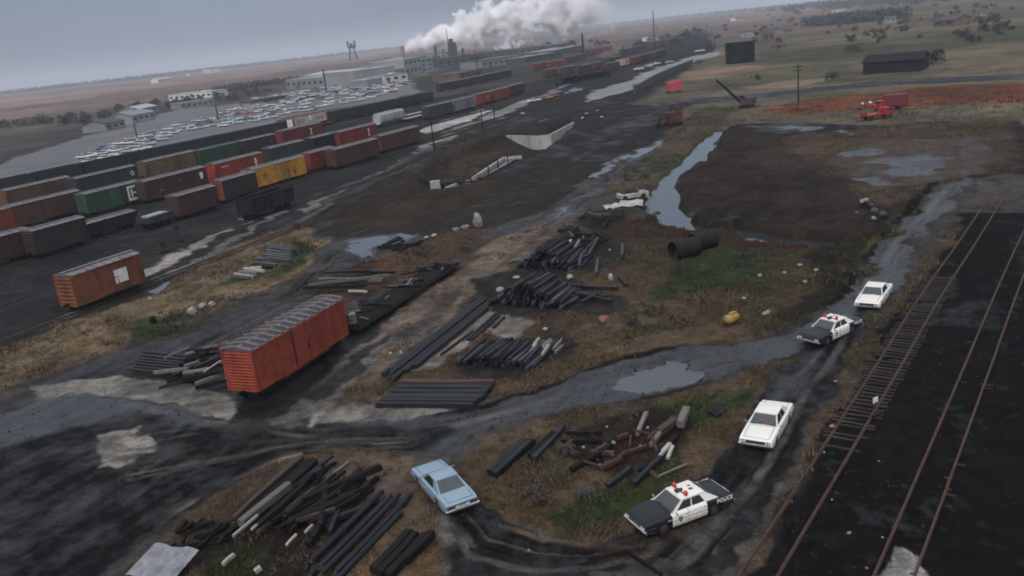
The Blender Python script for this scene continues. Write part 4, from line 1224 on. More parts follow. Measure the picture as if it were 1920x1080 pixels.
# ---------------------------------------------------------------- road vehicles
def muddy(m, top=.50, spread=.34):
    """road mud splashed over the lower flanks: by height above the ground, ragged"""
    n, l = m.node_tree.nodes, m.node_tree.links
    p = n["Principled BSDF"]
    tc, sx, no = n.new("ShaderNodeTexCoord"), n.new("ShaderNodeSeparateXYZ"), n.new("ShaderNodeTexNoise")
    no.inputs["Scale"].default_value, no.inputs["Detail"].default_value = 5, 7
    l.new(tc.outputs["Object"], sx.inputs[0])
    l.new(tc.outputs["Object"], no.inputs["Vector"])
    a, b = n.new("ShaderNodeMath"), n.new("ShaderNodeMapRange")
    a.operation = 'MULTIPLY_ADD'
    a.inputs[1].default_value = -.55
    l.new(no.outputs[0], a.inputs[0])
    l.new(sx.outputs[2], a.inputs[2])
    b.inputs[1].default_value, b.inputs[2].default_value = top - spread - .27, top - .27
    b.inputs[3].default_value, b.inputs[4].default_value = .85, 0
    l.new(a.outputs[0], b.inputs[0])
    mx = n.new("ShaderNodeMix")
    mx.data_type = 'RGBA'
    l.new(b.outputs[0], mx.inputs[0])
    l.new(p.inputs["Base Color"].links[0].from_socket, mx.inputs[6])
    mx.inputs[7].default_value = (.085, .066, .052, 1)
    l.new(mx.outputs[2], p.inputs["Base Color"])
    r = n.new("ShaderNodeMapRange")
    r.inputs[3].default_value, r.inputs[4].default_value = p.inputs["Roughness"].default_value, .8
    l.new(b.outputs[0], r.inputs[0])
    l.new(r.outputs[0], p.inputs["Roughness"])
    return m
PW = mat("white_car_paint", (.82, .81, .76), rough=.28, var=.04, scale=1.5, coat=.4, dirt=None)
PB = mat("black_car_paint", (.010, .012, .017), rough=.30, var=.25, scale=1.2, spec=.3, coat=.12)
PBL = mat("pale_blue_car_paint", (.27, .37, .47), rough=.28, metal=.25, var=.06, scale=1.5, coat=.4)
GLASS = mat("car_glass", (.045, .058, .066), rough=.06, var=.25, scale=1.2, spec=.8)
GLASSD = mat("car_side_glass", (.016, .024, .022), rough=.08, var=.25, scale=1.2, spec=.5)
for _m in (PW, PB, PBL):
    muddy(_m)
CHROME = mat("chrome", (.62, .63, .65), rough=.18, metal=.9, var=.12, scale=3)
RUB = mat("tyre_rubber", (.012, .012, .013), rough=.8, var=.2)
GRILLE = mat("dark_grille", (.035, .037, .042), rough=.4, metal=.4, var=.2)
REDL = mat("red_lens", (.55, .022, .016), rough=.2, var=.1)
AMB = mat("lamp_glass", (.62, .62, .60), rough=.12, var=.1)
DARKM = mat("siren_grey", (.06, .075, .065), rough=.4, metal=.4)

BX = [2.70, 2.62, 2.30, 1.60, 1.05, .30, -.60, -1.50, -2.20, -2.60, -2.72]
PAR = dict(w=[.93, .98, 1.0, 1.0, 1.0, 1.0, 1.0, 1.0, .99, .97, .92],
           zs=[.72, .78, .82, .86, .89, .90, .90, .90, .88, .85, .76],
           zt=[.74, .81, .87, .93, .96, .97, .97, .96, .93, .88, .78],
           zb=[.40, .34, .26, .23, .22, .22, .22, .22, .28, .36, .42])
def bpar(k, x):
    return float(np.interp(-x, [-a for a in BX], PAR[k]))
WHX = (1.62, -1.45)
def profile(x, arch=True):
    w_, zs, zt, zb = (bpar(k, x) for k in ('w', 'zs', 'zt', 'zb'))
    za = zb
    if arch:
        for c in WHX:
            q = .43 ** 2 - (x - c) ** 2
            if q > 0:
                za = max(zb, .33 + math.sqrt(q))
    za = min(za, zs - .12)
    return [(0, zb + .05), (w_ * .62, zb + .03), (w_ * .66, max(za, zb + .02)), (w_ * .97, max(za, zb + .02)), (w_ * .985, max(za + .02, zb + .14)), (w_ * 1.0, max(za + .04, (zb + zs) / 2 + .02)), (w_ * .985, zs - .07), (w_ * .95, zs), (w_ * .80, zs + (zt - zs) * .55), (w_ * .35, zt), (0, zt)]
def ring(x):
    p = profile(x)
    return [(x, y, z) for y, z in p] + [(x, -y, z) for y, z in p[-2:0:-1]]
CAB = dict(f0=1.05, f1=.34, r1=-1.02, r0=-1.78, w0=.86, w1=.66, zb=.93, zt=1.40)
def sedan(name, label, loc, rz, paint, roofp=None, doorp=None, police=False, coupe=False, group=None, cat="car", warn=False):
    roofp, doorp = roofp or paint, doorp or paint
    root = empty(name, loc, rz, label, cat, group)
    xs = sorted(set(BX + [c + d for c in WHX for d in (-.431, -.425, -.40, -.33, -.2, 0, .2, .33, .40, .425, .431)] + [.8, -.1, -.95, -1.85, 2.45, 2.0]))
    b = MB()
    b.loft([ring(x) for x in xs], paint)
    bo = b.build("body", root, True)
    bo.data.set_sharp_from_angle(angle=R(32))
    f0, f1, r1, r0, w0, w1, zb, zt = (CAB[k] for k in ('f0', 'f1', 'r1', 'r0', 'w0', 'w1', 'zb', 'zt'))
    if coupe:
        r0, r1, f1 = -1.62, -.72, .26
    # greenhouse shell with a crowned roof
    lo = [(f0, -w0, zb - .02), (f0, w0, zb - .02), (r0, w0, zb - .02), (r0, -w0, zb - .02)]
    hi = [(f1, -w1, zt), (f1, w1, zt), (r1, w1, zt), (r1, -w1, zt)]
    cab = MB()
    cab.add(lo + hi, [(0, 1, 5, 4), (1, 2, 6, 5), (2, 3, 7, 6), (3, 0, 4, 7)], roofp)
    n = 6
    rows = []
    for i in range(n + 1):
        x = f1 + .04 + (r1 - .06 - f1 - .04) * i / n
        rise = .045 * (1 - (2 * i / n - 1) ** 4) + .005
        rows.append([(x, y * (w1 + .02), zt + rise * (1 - abs(y) ** 2.5)) for y in np.linspace(-1, 1, 9)])
    cab.loft(rows, roofp, caps=False, closed=False)
    for sg in (-1, 1):                       # drip rails
        cab.bar((f1 + .04, sg * (w1 + .012), zt), (r1 - .06, sg * (w1 + .012), zt), .03, .03, roofp)
    cab.build("roof", root, True).data.set_sharp_from_angle(angle=R(30))
    def face(a, b_, c, d, u0, u1, v0, v1, m, nm, off=.008, par=None, skew=(0, 0)):
        a, b_, c, d = (Vector(q) for q in (a, b_, c, d))   # a,b bottom; d,c top
        nrm = (b_ - a).cross(d - a).normalized()
        if nrm.dot(Vector(((a + c) / 2)) - Vector((-.3, 0, 1.1))) < 0:
            nrm = -nrm
        def pt(u, v):
            return (a.lerp(b_, u)).lerp(d.lerp(c, u), v) + nrm * off
        q = [pt(u0, v0), pt(u1, v0), pt(u1 + skew[1], v1), pt(u0 + skew[0], v1)]
        mb = MB()
        q2 = [p - nrm * .006 for p in q]
        mb.add(q + q2, [(0, 1, 2, 3), (7, 6, 5, 4)] + [(i, 4 + i, 4 + (i + 1) % 4, (i + 1) % 4) for i in range(4)], m)
        return mb.build(nm, par or root)
    ws = face(lo[0], lo[1], hi[1], hi[0], .035, .965, .06, .94, GLASS, "windshield")
    face(lo[2], lo[3], hi[3], hi[2], .06 if not coupe else .05, .94 if not coupe else .95, .10, .92, GLASS, "rear_window")
    for sg in (-1, 1):
        A, B, C, D = (lo[1], lo[2], hi[2], hi[1]) if sg > 0 else (lo[0], lo[3], hi[3], hi[0])
        if coupe:
            face(A, B, C, D, .07, .46, .14, .88, GLASSD, "side_window", skew=(.03, 0))
            face(A, B, C, D, .475, .66, .14, .88, GLASSD, "side_window", skew=(0, .02))
        else:
            face(A, B, C, D, .07, .40, .14, .88, GLASSD, "side_window", skew=(.04, 0))
            face(A, B, C, D, .43, .72, .14, .88, GLASSD, "side_window", skew=(0, .03))
    tr = MB()                                # bright trim round the front glass
    pts = [Vector(q) for q in (lo[0], lo[1], hi[1], hi[0])]
    off = Vector((.012, 0, .008))
    for i in range(4):
        tr.bar(pts[i].lerp(pts[(i + 1) % 4], .03) + off, pts[i].lerp(pts[(i + 1) % 4], .97) + off, .022, .022, CHROME)
    tr.build("windshield_trim", root)
    # doors: panels a hair proud of the flank
    spans = ((1.14, .16), (.145, -.98)) if not coupe else ((1.10, -.35),)
    for sg in (-1, 1):
        for x0, x1 in spans:
            mb = MB()
            rows = []
            for x in np.linspace(x0, x1, 7):
                p = profile(x)[3:9] if police else profile(x)[3:8]
                rows.append([(x, sg * (y + .006), z) for y, z in p])
            mb.loft(rows, doorp, caps=False, closed=False)
            d = mb.build("door", root)
            MB().box((x1 + .14, sg * (1.0 + .012), .78), (.16, .02, .025), CHROME).build("handle", d)
            gap = MB()
            gap.box((x0 + .006, sg * .998, .58), (.014, .012, .52), RUB)
            gap.build("door_gap", d)
            if police and x0 > 1:
                sh = MB()                    # shield decal
                ps = [(-.12, .14), (.12, .14), (.13, 0), (.08, -.12), (0, -.18), (-.08, -.12), (-.13, 0)]
                vs = [(x0 - .48 + a, sg * 1.014, .60 + b_) for a, b_ in ps]
                sh.add(vs, [tuple(range(7))], mat("shield_decal", (.10, .14, .12), rough=.4))
                sh.add([(x0 - .48 + a * .45, sg * 1.017, .60 + b_ * .45) for a, b_ in ps], [tuple(range(7))], mat("shield_gold", (.28, .22, .08), rough=.4))
                sh.build("shield", d)
    # seams of the bonnet and boot lid, side moulding, mirrors, wipers
    sm = MB()
    def top(x, y):
        p = profile(x, False)
        ys, zs_ = [q[0] for q in p[7:]][::-1], [q[1] for q in p[7:]][::-1]
        return float(np.interp(abs(y), ys, zs_)) + .004
    def seam(P):
        for (xa, ya), (xb, yb) in zip(P, P[1:]):
            k = max(1, int(abs(xb - xa) / .3) + int(abs(yb - ya) / .3))
            for i in range(k):
                u0, u1 = i / k, (i + 1) / k
                a, b_ = (xa + (xb - xa) * u0, ya + (yb - ya) * u0), (xa + (xb - xa) * u1, ya + (yb - ya) * u1)
                sm.bar((*a, top(*a)), (*b_, top(*b_)), .022, .010, RUB)
    seam([(1.12, -.74), (2.52, -.72), (2.52, .72), (1.12, .74), (1.12, -.74)])
    seam([(-1.85, -.72), (-2.56, -.70), (-2.56, .70), (-1.85, .72)])
    sm.build("panel_gap", root)
    for sg in (-1, 1):
        tm = MB()
        for xa, xb in ((2.1, 2.55), (-.98, 1.12), (-2.55, -1.95)):
            tm.box(((xa + xb) / 2, sg * 1.012, .60), (xb - xa, .018, .028), CHROME)
        tm.build("side_moulding", root)
    for sg in (-1, 1):
        MB().box((.92, sg * 1.05, .99), (.06, .16, .10), CHROME).bar((.92, sg * .95, .92), (.92, sg * 1.03, .96), .03, .03, CHROME).build("mirror", root)
    wp = MB()
    wp.bar((1.02, -.45, .955), (.86, .02, 1.06), .015, .015, RUB)
    wp.bar((1.02, .25, .955), (.86, .70, 1.05), .015, .015, RUB)
    wp.build("wiper", root)
    # wheels
    for c in WHX:
        for sg in (-1, 1):
            t = MB()
            t.loft([[(c + rr * math.cos(a), sg * yy, .335 + rr * math.sin(a)) for a in np.linspace(0, 2 * math.pi, 20, endpoint=False)] for yy, rr in ((.74, .27), (.74, .32), (.77, .335), (.90, .335), (.93, .32), (.93, .24))], RUB)
            w_ = t.build("wheel", root)
            h = MB()
            h.tube((c, sg * .925, .335), (c, sg * .945, .335), .20, CHROME if not police else mat("steel_wheel", (.10, .10, .11), rough=.4, metal=.5), 16, .14)
            h.build("hubcap", w_)
    # nose and tail
    g = MB()
    g.box((2.70, 0, .62), (.06, 1.72, .20), GRILLE)
    for i in range(4):
        g.box((2.735, 0, .55 + i * .05), (.012, 1.15, .010), CHROME)
    g.build("grille", root)
    for sg in (-1, 1):
        for q in (.62, .79):
            MB().tube((2.72, sg * q, .63), (2.755, sg * q, .63), .078, AMB, 12).build("headlight", root)
        MB().box((-2.725, sg * .66, .66), (.05, .46, .13), REDL if not coupe else mat("dim_lens", (.10, .03, .035), rough=.2)).build("taillight", root)
    for x, s in ((2.78, 1), (-2.80, -1)):
        mb = MB()
        mb.loft([[(x - s * bx, y, z) for z, bx in ((.36, .07), (.40, 0), (.50, 0), (.54, .07))] + [(x - s * .14, y, .54), (x - s * .14, y, .36)] for y in (-.99, -.9, 0, .9, .99)], CHROME)
        mb.build("bumper", root)
    MB().box((-2.79 - .03, 0, .62), (.012, .32, .15), mat("licence_plate", (.36, .37, .36), rough=.5)).build("licence_plate", root)
    if coupe:
        MB().box((-2.735, 0, .66), (.03, 1.8, .22), mat("tail_panel", (.11, .13, .17), rough=.4)).build("tail_panel", root)
        for sg in (-1, 1):
            MB().box((-2.80, sg * .30, .64), (.03, .24, .10), AMB).build("reversing_lamp", root)
    if warn:
        MB().tube((.80, 0, 1.06), (.80, 0, 1.19), .085, REDL, 10, .05).build("dashboard_lamp", root)
    if police:
        rm = MB()
        rm.bar((-.05, -.60, 1.47), (-.05, .60, 1.47), .06, .04, DARKM)
        rm.build("light_bar", root)
        for sg in (-1, 1):
            bb = MB()
            bb.loft([[(-.05 + rr * math.cos(a), sg * .50 + rr * math.sin(a), z) for a in np.linspace(0, 2 * math.pi, 12, endpoint=False)] for z, rr in ((1.48, .11), (1.54, .115), (1.64, .10), (1.70, .05))], REDL)
            bb.build("beacon", root)
        s = MB()
        s.tube((.22, 0, 1.52), (-.18, 0, 1.52), .13, DARKM, 10, .07)
        s.build("siren", root)
        MB().box((-.62, .12, 1.452), (.22, .16, .02), DARKM).box((-.70, -.18, 1.452), (.16, .10, .02), DARKM).build("roof_marking", root)
        MB().tube((-.9, 0, 1.43), (-.95, 0, 1.95), .008, RUB, 4).build("aerial", root)
        for sg in (-1, 1):
            lettering("POLICE", .30, WHITE, root, side_matrix(-2.07, sg * 1.012, .775, sg), .008)
            MB().box((1.32 - .02, sg * 1.008, .70), (.26, .012, .07), mat("grey_decal", (.30, .31, .33), rough=.4)).build("fender_badge", root)
        MB().box((-2.55, 0, .905), (.05, 1.5, .02), CHROME).build("boot_trim", root)
    return root
def on_ground(x, y):
    return (x, y, gz(x, y) + .0)
sedan("police_car", "nearest police car, black and white with red roof lights, at the track junction", on_ground(7.35, 38.37), 3.5416, PB, PW, PW, True, group="black and white police cars", cat="police car")
sedan("police_car", "farther police car, black and white, just in front of a white sedan", on_ground(23.82, 60.51), 3.7352, PB, PW, PW, True, group="black and white police cars", cat="police car")
sedan("sedan", "white sedan with a red lamp behind the windscreen, between the two police cars", on_ground(14.49, 46.55), 4.1539, PW, group="white sedans on the mud road", warn=True)
sedan("sedan", "white sedan at the rear of the line, behind the farther police car", on_ground(30.06, 67.0), 4.0889, PW, group="white sedans on the mud road")
sedan("coupe", "pale blue two door coupe seen from behind, driving off along the tan track", on_ground(-5.12, 43.21), 2.0126, PBL, coupe=True)

# stripped white car by the creek
p = atg(1186, 372)
rt = empty("wrecked_car", p, R(8), "stripped white car shell without bonnet or glass beside the creek", "wrecked car")
RW = mat("dull_white_paint", (.38, .38, .35), rough=.6, var=.2, scale=2, dirt=(.12, .08, .06))
b = MB()
b.loft([[(x, y, z) for y, z in ((-.85, z0), (-.9, .8), (-.8, z1), (.8, z1), (.9, .8), (.85, z0))] for x, z0, z1 in ((-2.2, .35, .84), (-1.9, .25, .9), (-.2, .25, .92), (1.9, .25, .9), (2.2, .35, .84))], RW)
b.build("body", rt)
c = MB()
for sg in (-1, 1):
    for a, q in (((-1.5, .92), (-1.0, 1.38)), ((.9, .92), (.3, 1.38)), ((-.25, .92), (-.25, 1.38))):
        c.bar((a[0], sg * .76, a[1]), (q[0], sg * .62, q[1]), .07, .07, IRON)
c.box((-.35, 0, 1.39), (1.4, 1.3, .06), IRON)
c.box((-.4, 0, .94), (2.6, 1.5, .02), COAL)
c.build("cab_frame", rt)
for x in (-1.35, 1.35):
    MB().tube((x, -.93, .32), (x, -.72, .32), .36, RUB, 16).build("wheel", rt)
def metal_sheet(px, py, l, w, rz, tilt, m, label, z=.25):
    p = atg(px, py)
    mb = MB()
    n = 8
    vs = []
    for i in range(n + 1):
        for j in range(2):
            vs.append((-l / 2 + l * i / n, -w / 2 + w * j, .10 * math.sin(i * 1.3) + random.uniform(-.04, .04)))
    k = len(vs)
    vs += [(a, b_, c_ - .03) for a, b_, c_ in vs]
    fs = [(2 * i, 2 * i + 2, 2 * i + 3, 2 * i + 1) for i in range(n)] + [(k + 2 * i, k + 2 * i + 1, k + 2 * i + 3, k + 2 * i + 2) for i in range(n)]
    fs += [(2 * i, k + 2 * i, k + 2 * i + 2, 2 * i + 2) for i in range(n)] + [(2 * i + 1, 2 * i + 3, k + 2 * i + 3, k + 2 * i + 1) for i in range(n)] + [(0, 1, k + 1, k), (2 * n, k + 2 * n, k + 2 * n + 1, 2 * n + 1)]
    mb.add(vs, fs, m)
    o = mb.build("metal_sheet")
    o.location = (p[0], p[1], p[2] + z)
    o.rotation_euler = (tilt, 0, rz)
    return tag(o, label, "metal sheet", "sheets of scrap metal")
metal_sheet(1150, 390, 2.6, 1.3, R(15), R(14), RW, "pale crumpled metal sheet left of a bigger one, in front of the stripped white car", .3)
metal_sheet(1184, 386, 3.2, 1.8, R(-12), R(16), RW, "bigger pale crumpled metal sheet between the stripped white car and the red weeds", .4)
metal_sheet(1206, 372, 1.8, .8, R(-10), R(8), RW, "small pale metal sheet at the edge of the creek by the stripped white car", .2)
metal_sheet(308, 1068, 2.9, 2.3, R(-22), R(10), mat("zinc_sheet", (.23, .24, .27), rough=.45, metal=.2, var=.3, scale=2.5, dirt=(.09, .085, .09)), "flat grey metal sheet in the lower left corner", .45)
metal_sheet(1345, 775, 1.2, .9, R(40), R(20), IRON, "twisted black metal scrap on the grass left of the white sedan", .3)
# ---------------------------------------------------------------- lone boxcar and the burnt flatcar behind it
BOX_P, BOX_R = (-18.52, 65.69), 4.294068 - math.pi
o = boxcar((BOX_P[0], BOX_P[1], gz(*BOX_P) - .06), BOX_R, 12.3, (.285, .058, .034), "orange red boxcar standing alone in the scrap yard, with a ribbed grey roof", H=3.25, detail=True, group=None, frac=.47)
_u = np.array([math.cos(BOX_R), math.sin(BOX_R)])
_v = np.array([-_u[1], _u[0]])
def bl(x, y):
    return np.array(BOX_P) + _u * x + _v * y
CHAR = mat("charred_timber", (.009, .0085, .0085), rough=.75, spec=.15, var=.5, scale=3, bump=.5, rnd=.3)
BEAM = mat("tarred_timber", (.014, .015, .020), rough=.55, spec=.3, var=.4, scale=3, bump=.4, rnd=.35)
GREYW = mat("grey_weathered_timber", (.125, .110, .102), rough=.8, var=.35, scale=3, bump=.4, rnd=.3)
PALEW = mat("bleached_timber", (.34, .32, .30), rough=.75, var=.25, scale=3, rnd=.2)
BRNW = mat("brown_rusty_beam", (.048, .029, .023), rough=.7, var=.35, scale=3, bump=.3, rnd=.25)
c = bl(19.0, .3)
fc = flatcar((c[0], c[1], gz(*c) - .25), BOX_R, 21.0, "burnt out flatcar with a broken charred deck behind the orange red boxcar", None, col=(.022, .021, .021), deckm=CHAR)
MESHES = {}
def log_mesh(kind, m):
    k = (kind, m.name, random.randint(0, 4))
    if k not in MESHES:
        mb = MB()
        by, bz, tw = random.uniform(-.35, .35), random.uniform(-.2, .2), random.uniform(-.25, .25)
        e0, e1 = [random.uniform(0, .03) for _ in range(10)], [random.uniform(0, .03) for _ in range(10)]
        def bend(x, y, z, i=0, j=0):
            s_ = 1 - 4 * x * x
            c_, n_ = math.cos(tw * x), math.sin(tw * x)
            x += e0[j % 10] if i == 0 else (-e1[j % 10] if i == 5 else 0)
            return (x, y * c_ - z * n_ + by * s_, y * n_ + z * c_ + bz * s_)
        if kind == 'round':
            rings = []
            for i in range(6):
                x = -.5 + i / 5
                q = 1 - .12 * i / 5
                rings.append([bend(x, q * math.cos(a) * (1 + random.uniform(-.07, .07)), q * math.sin(a) * (1 + random.uniform(-.07, .07)), i, j) for j, a in enumerate(np.linspace(0, 2 * math.pi, 10, endpoint=False))])
            mb.loft(rings, m)
        else:
            pr = [(-.86, -1), (.86, -1), (1, -.86), (1, .86), (.86, 1), (-.86, 1), (-1, .86), (-1, -.86)]
            mb.loft([[bend(-.5 + i / 5, y + random.uniform(-.07, .07), z + random.uniform(-.07, .07), i, j) for j, (y, z) in enumerate(pr)] for i in range(6)], m)
        MESHES[k] = mb.mesh("log" if kind == 'round' else "timber")
    return MESHES[k]
def log(a, b, r, label, group, m=None, kind='round', name=None, cat="log", r2=None):
    a, b = Vector(tuple(map(float, a))), Vector(tuple(map(float, b)))
    d = b - a
    o = bpy.data.objects.new(name or ("log" if kind == 'round' else "timber"), log_mesh(kind, m or BEAM))
    COL.objects.link(o)
    o.location = (a + b) / 2
    o.rotation_euler = (0, -math.asin(max(-1, min(1, d.z / d.length))), math.atan2(d.y, d.x))
    o.scale = (d.length, r, r2 or r)
    return tag(o, label, cat, group)
def logpx(x1, y1, x2, y2, r, label, group, z1=None, z2=None, **k):
    a, b = atg(x1, y1), atg(x2, y2)
    z1 = r if z1 is None else z1
    z2 = z1 if z2 is None else z2
    a[2] += z1
    b[2] += z2
    return log(a, b, r, label, group, **k)
def pile(c, ang, n, layers, ln, r, label, group, mess=.08, m=None, kind='square', spread=None, mats=None, name="railway_tie", cat="railway tie", dl=.25):
    """ties stacked side by side in layers across the bearing ang (degrees clockwise from straight ahead)"""
    u = row_dir(ang)
    nn = np.array([u[1], -u[0]])
    g0 = gz(c[0], c[1])
    for L in range(layers):
        k = n - L * 2 if spread is None else spread[L]
        for i in range(k):
            off = (i - (k - 1) / 2) * 2.12 * r + random.uniform(-.4, .4) * mess
            sh = random.uniform(-1, 1) * mess * 3
            a2 = ang + random.uniform(-1, 1) * mess * 45
            uu = row_dir(a2)
            q = np.array(c) + nn * off + u * sh
            l2 = ln * (1 + random.uniform(-dl, dl) * .5)
            z = g0 + r + L * 2.03 * r + random.uniform(0, .3) * r * (1 + 2 * mess)
            tl = random.uniform(-1, 1) * mess * .8
            mm = random.choice(mats) if mats else m
            log((*(q - uu * l2 / 2), z - tl * (L > 0)), (*(q + uu * l2 / 2), z + tl * (L > 0)), r * random.uniform(.88, 1.08), label, group, mm, kind, name, cat)
# burnt planks and beams lying on and beside the flatcar
for i in range(26):
    x = 9.5 + random.uniform(0, 19)
    y = random.uniform(-1.2, 1.6)
    a = BOX_R + random.choice((R(90), R(70), R(15), R(110))) + random.uniform(-.3, .3)
    q = bl(x, y)
    l = random.uniform(1.2, 3.0)
    e = np.array([math.cos(a), math.sin(a)]) * l / 2
    z = gz(*q) + 1.0 + random.uniform(.05, .45)
    log((*(q - e), z), (*(q + e), z + random.uniform(-.25, .25)), random.uniform(.06, .13), "charred plank thrown across the deck of the burnt flatcar", "charred planks on the burnt flatcar", random.choice((CHAR, CHAR, BEAM, GREYW)), 'square', "plank", "plank")
for x1, y1, x2, y2, r, mm in ((578, 548, 735, 530, .16, GREYW), (590, 540, 728, 526, .14, BEAM), (570, 552, 690, 548, .16, CHAR), (640, 522, 742, 524, .13, CHAR), (655, 555, 690, 556, .10, PALEW), (598, 532, 720, 534, .18, GREYW), (572, 545, 650, 538, .15, CHAR), (610, 526, 700, 521, .13, BEAM)):
    logpx(x1, y1, x2, y2, r, "long beam lying crosswise behind the boxcar against the burnt flatcar", "long beams behind the boxcar", .5 + random.random() * .5, m=mm, kind='square', name="beam", cat="beam")
p = bl(8.6, -.4)
o = MB().tube((0, 0, 0), (0, 0, .9), .34, mat("grey_drum", (.20, .20, .18), rough=.5, var=.2), 14).tube((0, 0, .3), (0, 0, .33), .355, IRON, 14).tube((0, 0, .6), (0, 0, .63), .355, IRON, 14).build("drum")
o.location = (p[0], p[1], gz(*p) + 1.1)
tag(o, "grey steel drum at the end of the burnt flatcar, next to the boxcar", "drum")
# flat stack of boards left of the boxcar, and the heap against it
a, b = at(244, 690), at(335, 700)
uu = (b - a)[:2] / np.hypot(*(b - a)[:2])
for i in range(7):
    for k in range(2):
        q0 = at(252 + i * 3.2, 702 - i * 5.2)
        q = q0[:2]
        z = gz(*q) + .16 + k * .27 + i * .02
        l = 5.3 + random.uniform(-.4, .4)
        log((*q, z), (*(q + uu * l), z + .02), .135, "long tarred beam in the flat stack at the left, beside the boxcar", "tarred beams in the stack left of the boxcar", BEAM, 'square', "beam", "beam")
for i in range(26):
    q = at(random.uniform(325, 425), random.uniform(668, 728))[:2]
    if (q - np.array(BOX_P)) @ _u > -7.0 and abs((q - np.array(BOX_P)) @ _v) < 1.9:
        continue
    a = random.choice((R(35), R(-5), R(60))) + random.uniform(-.3, .3)
    l = random.uniform(1.4, 4.2)
    e = np.array([math.cos(a), math.sin(a)]) * l / 2
    z = gz(*q) + random.uniform(.15, .9)
    log((*(q - e), z - .1), (*(q + e), z + random.uniform(-.1, .3)), random.uniform(.09, .16), "broken dark timber in the heap at the end of the boxcar", "broken timbers in the heap by the boxcar", random.choice((CHAR, BEAM, CHAR, GREYW)), 'square')
logpx(386, 714, 418, 697, .07, "bright white pole sticking out of the heap at the end of the boxcar", None, .8, 1.0, m=PALEW, name="pole", cat="pole")
logpx(345, 712, 395, 706, .20, "pale split log on the front of the heap by the boxcar", None, .6, .7, m=GREYW)
# concrete slabs on the stubble, upper left
CONC = mat("old_concrete", (.24, .235, .225), rough=.8, var=.25, scale=2, bump=.3, dirt=(.12, .11, .10))
DCON = mat("dark_slab", (.050, .053, .062), rough=.55, spec=.3, var=.35, scale=2, rnd=.25)
def slab(px, py, d, rz, m, label, group, z=None, tilt=0., cat="slab", name="slab"):
    p = atg(px, py)
    mb = MB()
    mb.box((0, 0, 0), d, m)
    o = mb.build(name)
    bv = o.modifiers.new("bevel", 'BEVEL')
    bv.width = min(d) * .12
    bv.segments = 2
    o.location = (p[0], p[1], p[2] + (d[2] / 2 if z is None else z))
    o.rotation_euler = (tilt, random.uniform(-.05, .05), rz)
    return tag(o, label, cat, group)
for i in range(6):
    logpx(498 + i * .6, 488 - i * 3.6, 546 + i * .8, 494 - i * 3.6, .22, "dark timber in the square stack on the stubble at the left", "stacked timbers on the stubble", .3 + .08 * i, m=DCON, kind='square')
for i, (x, y, x2, y2, mm) in enumerate(((476, 495, 520, 500, DCON), (480, 489, 518, 490, DCON), (474, 500, 512, 505, CHAR), (458, 507, 496, 512, PALEW), (448, 513, 484, 516, GREYW), (440, 517, 476, 523, PALEW), (456, 515, 482, 523, DCON), (438, 521, 470, 524, GREYW), (470, 506, 492, 504, PALEW))):
    logpx(x, y, x2, y2, .17, ["dark board in the loose row below the square timber stack on the stubble", "pale board in the loose row below the square timber stack on the stubble", "grey board in the loose row below the square timber stack on the stubble"][{DCON: 0, CHAR: 0, PALEW: 1, GREYW: 2}[mm]], "loose boards on the stubble", .22, m=mm, kind='square', name="board", cat="board")
def boulder(px, py, s, m, label, group=None, sq=.8):
    p = atg(px, py)
    if m is PALEW:
        m = mat("pale_stone", (.33, .32, .30), rough=.85, var=.3, scale=4, bump=.4, dirt=(.16, .14, .12))
    me_k = ("boulder", m.name, round(sq, 1), random.randint(0, 2))
    if me_k not in MESHES:
        bm = bmesh.new()
        bmesh.ops.create_icosphere(bm, subdivisions=2, radius=1)
        sd = random.random() * 50
        for v in bm.verts:
            k = 1 + .5 * float(fbm(np.array([v.co.x * .9 + sd]), np.array([v.co.y * .9 + v.co.z * 1.3]), 2, 5)[0])
            v.co = Vector((v.co.x * k, v.co.y * k, v.co.z * k * sq))
        me = bpy.data.meshes.new("rock")
        bm.to_mesh(me)
        bm.free()
        me.materials.append(m)
        MESHES[me_k] = me
    o = bpy.data.objects.new("rock", MESHES[me_k])
    COL.objects.link(o)
    o.location = (p[0], p[1], p[2] + s * sq * .4)
    o.rotation_euler = (0, 0, random.uniform(0, 6))
    s *= .75
    o.scale = (s, s * random.uniform(.7, 1), s)
    return tag(o, label, "rock", group)
boulder(362, 588, .75, CONC, "pale concrete lump on the stubble left of the dirt lane, largest of its cluster")
boulder(382, 578, .65, CONC, "pale concrete lump behind the largest one on the stubble")
boulder(398, 574, .55, CONC, "small pale concrete lump at the right end of the cluster on the stubble")
boulder(336, 612, .5, DCON, "dark stone at the edge of the dirt lane")
boulder(288, 606, .5, CHAR, "blackened stump on the green grass at the left", sq=1.3)
boulder(282, 563, .4, CONC, "lone pale stone at the upper edge of the stubble")
boulder(896, 424, 1.0, CONC, "upright pale rock at the foot of the black berm", sq=1.6)
boulder(872, 428, .9, mat("tan_rock", (.17, .14, .11), rough=.9, var=.3, bump=.4), "low tan rock left of the upright pale rock", sq=.5)
boulder(855, 432, .7, mat("tan_rock", (.17, .14, .11)), "smaller tan rock at the left end of the row by the berm", sq=.5)
boulder(800, 447, .5, PALEW, "pale stone at the right end of the black puddle, left of its twin", sq=.6)
boulder(814, 443, .5, PALEW, "pale stone at the right end of the black puddle, right of its twin", sq=.6)
# ties beside the puddle
for i in range(9):
    logpx(708 + random.uniform(-6, 50), 474 - i * 1.6 + random.uniform(-2, 2), 800 - random.uniform(0, 50), 464 - i * 1.6 + random.uniform(-3, 3), random.uniform(.10, .17), "dark timber in the long low row beside the black puddle", "timbers beside the black puddle", .18 + .03 * i, m=CHAR, kind='square')

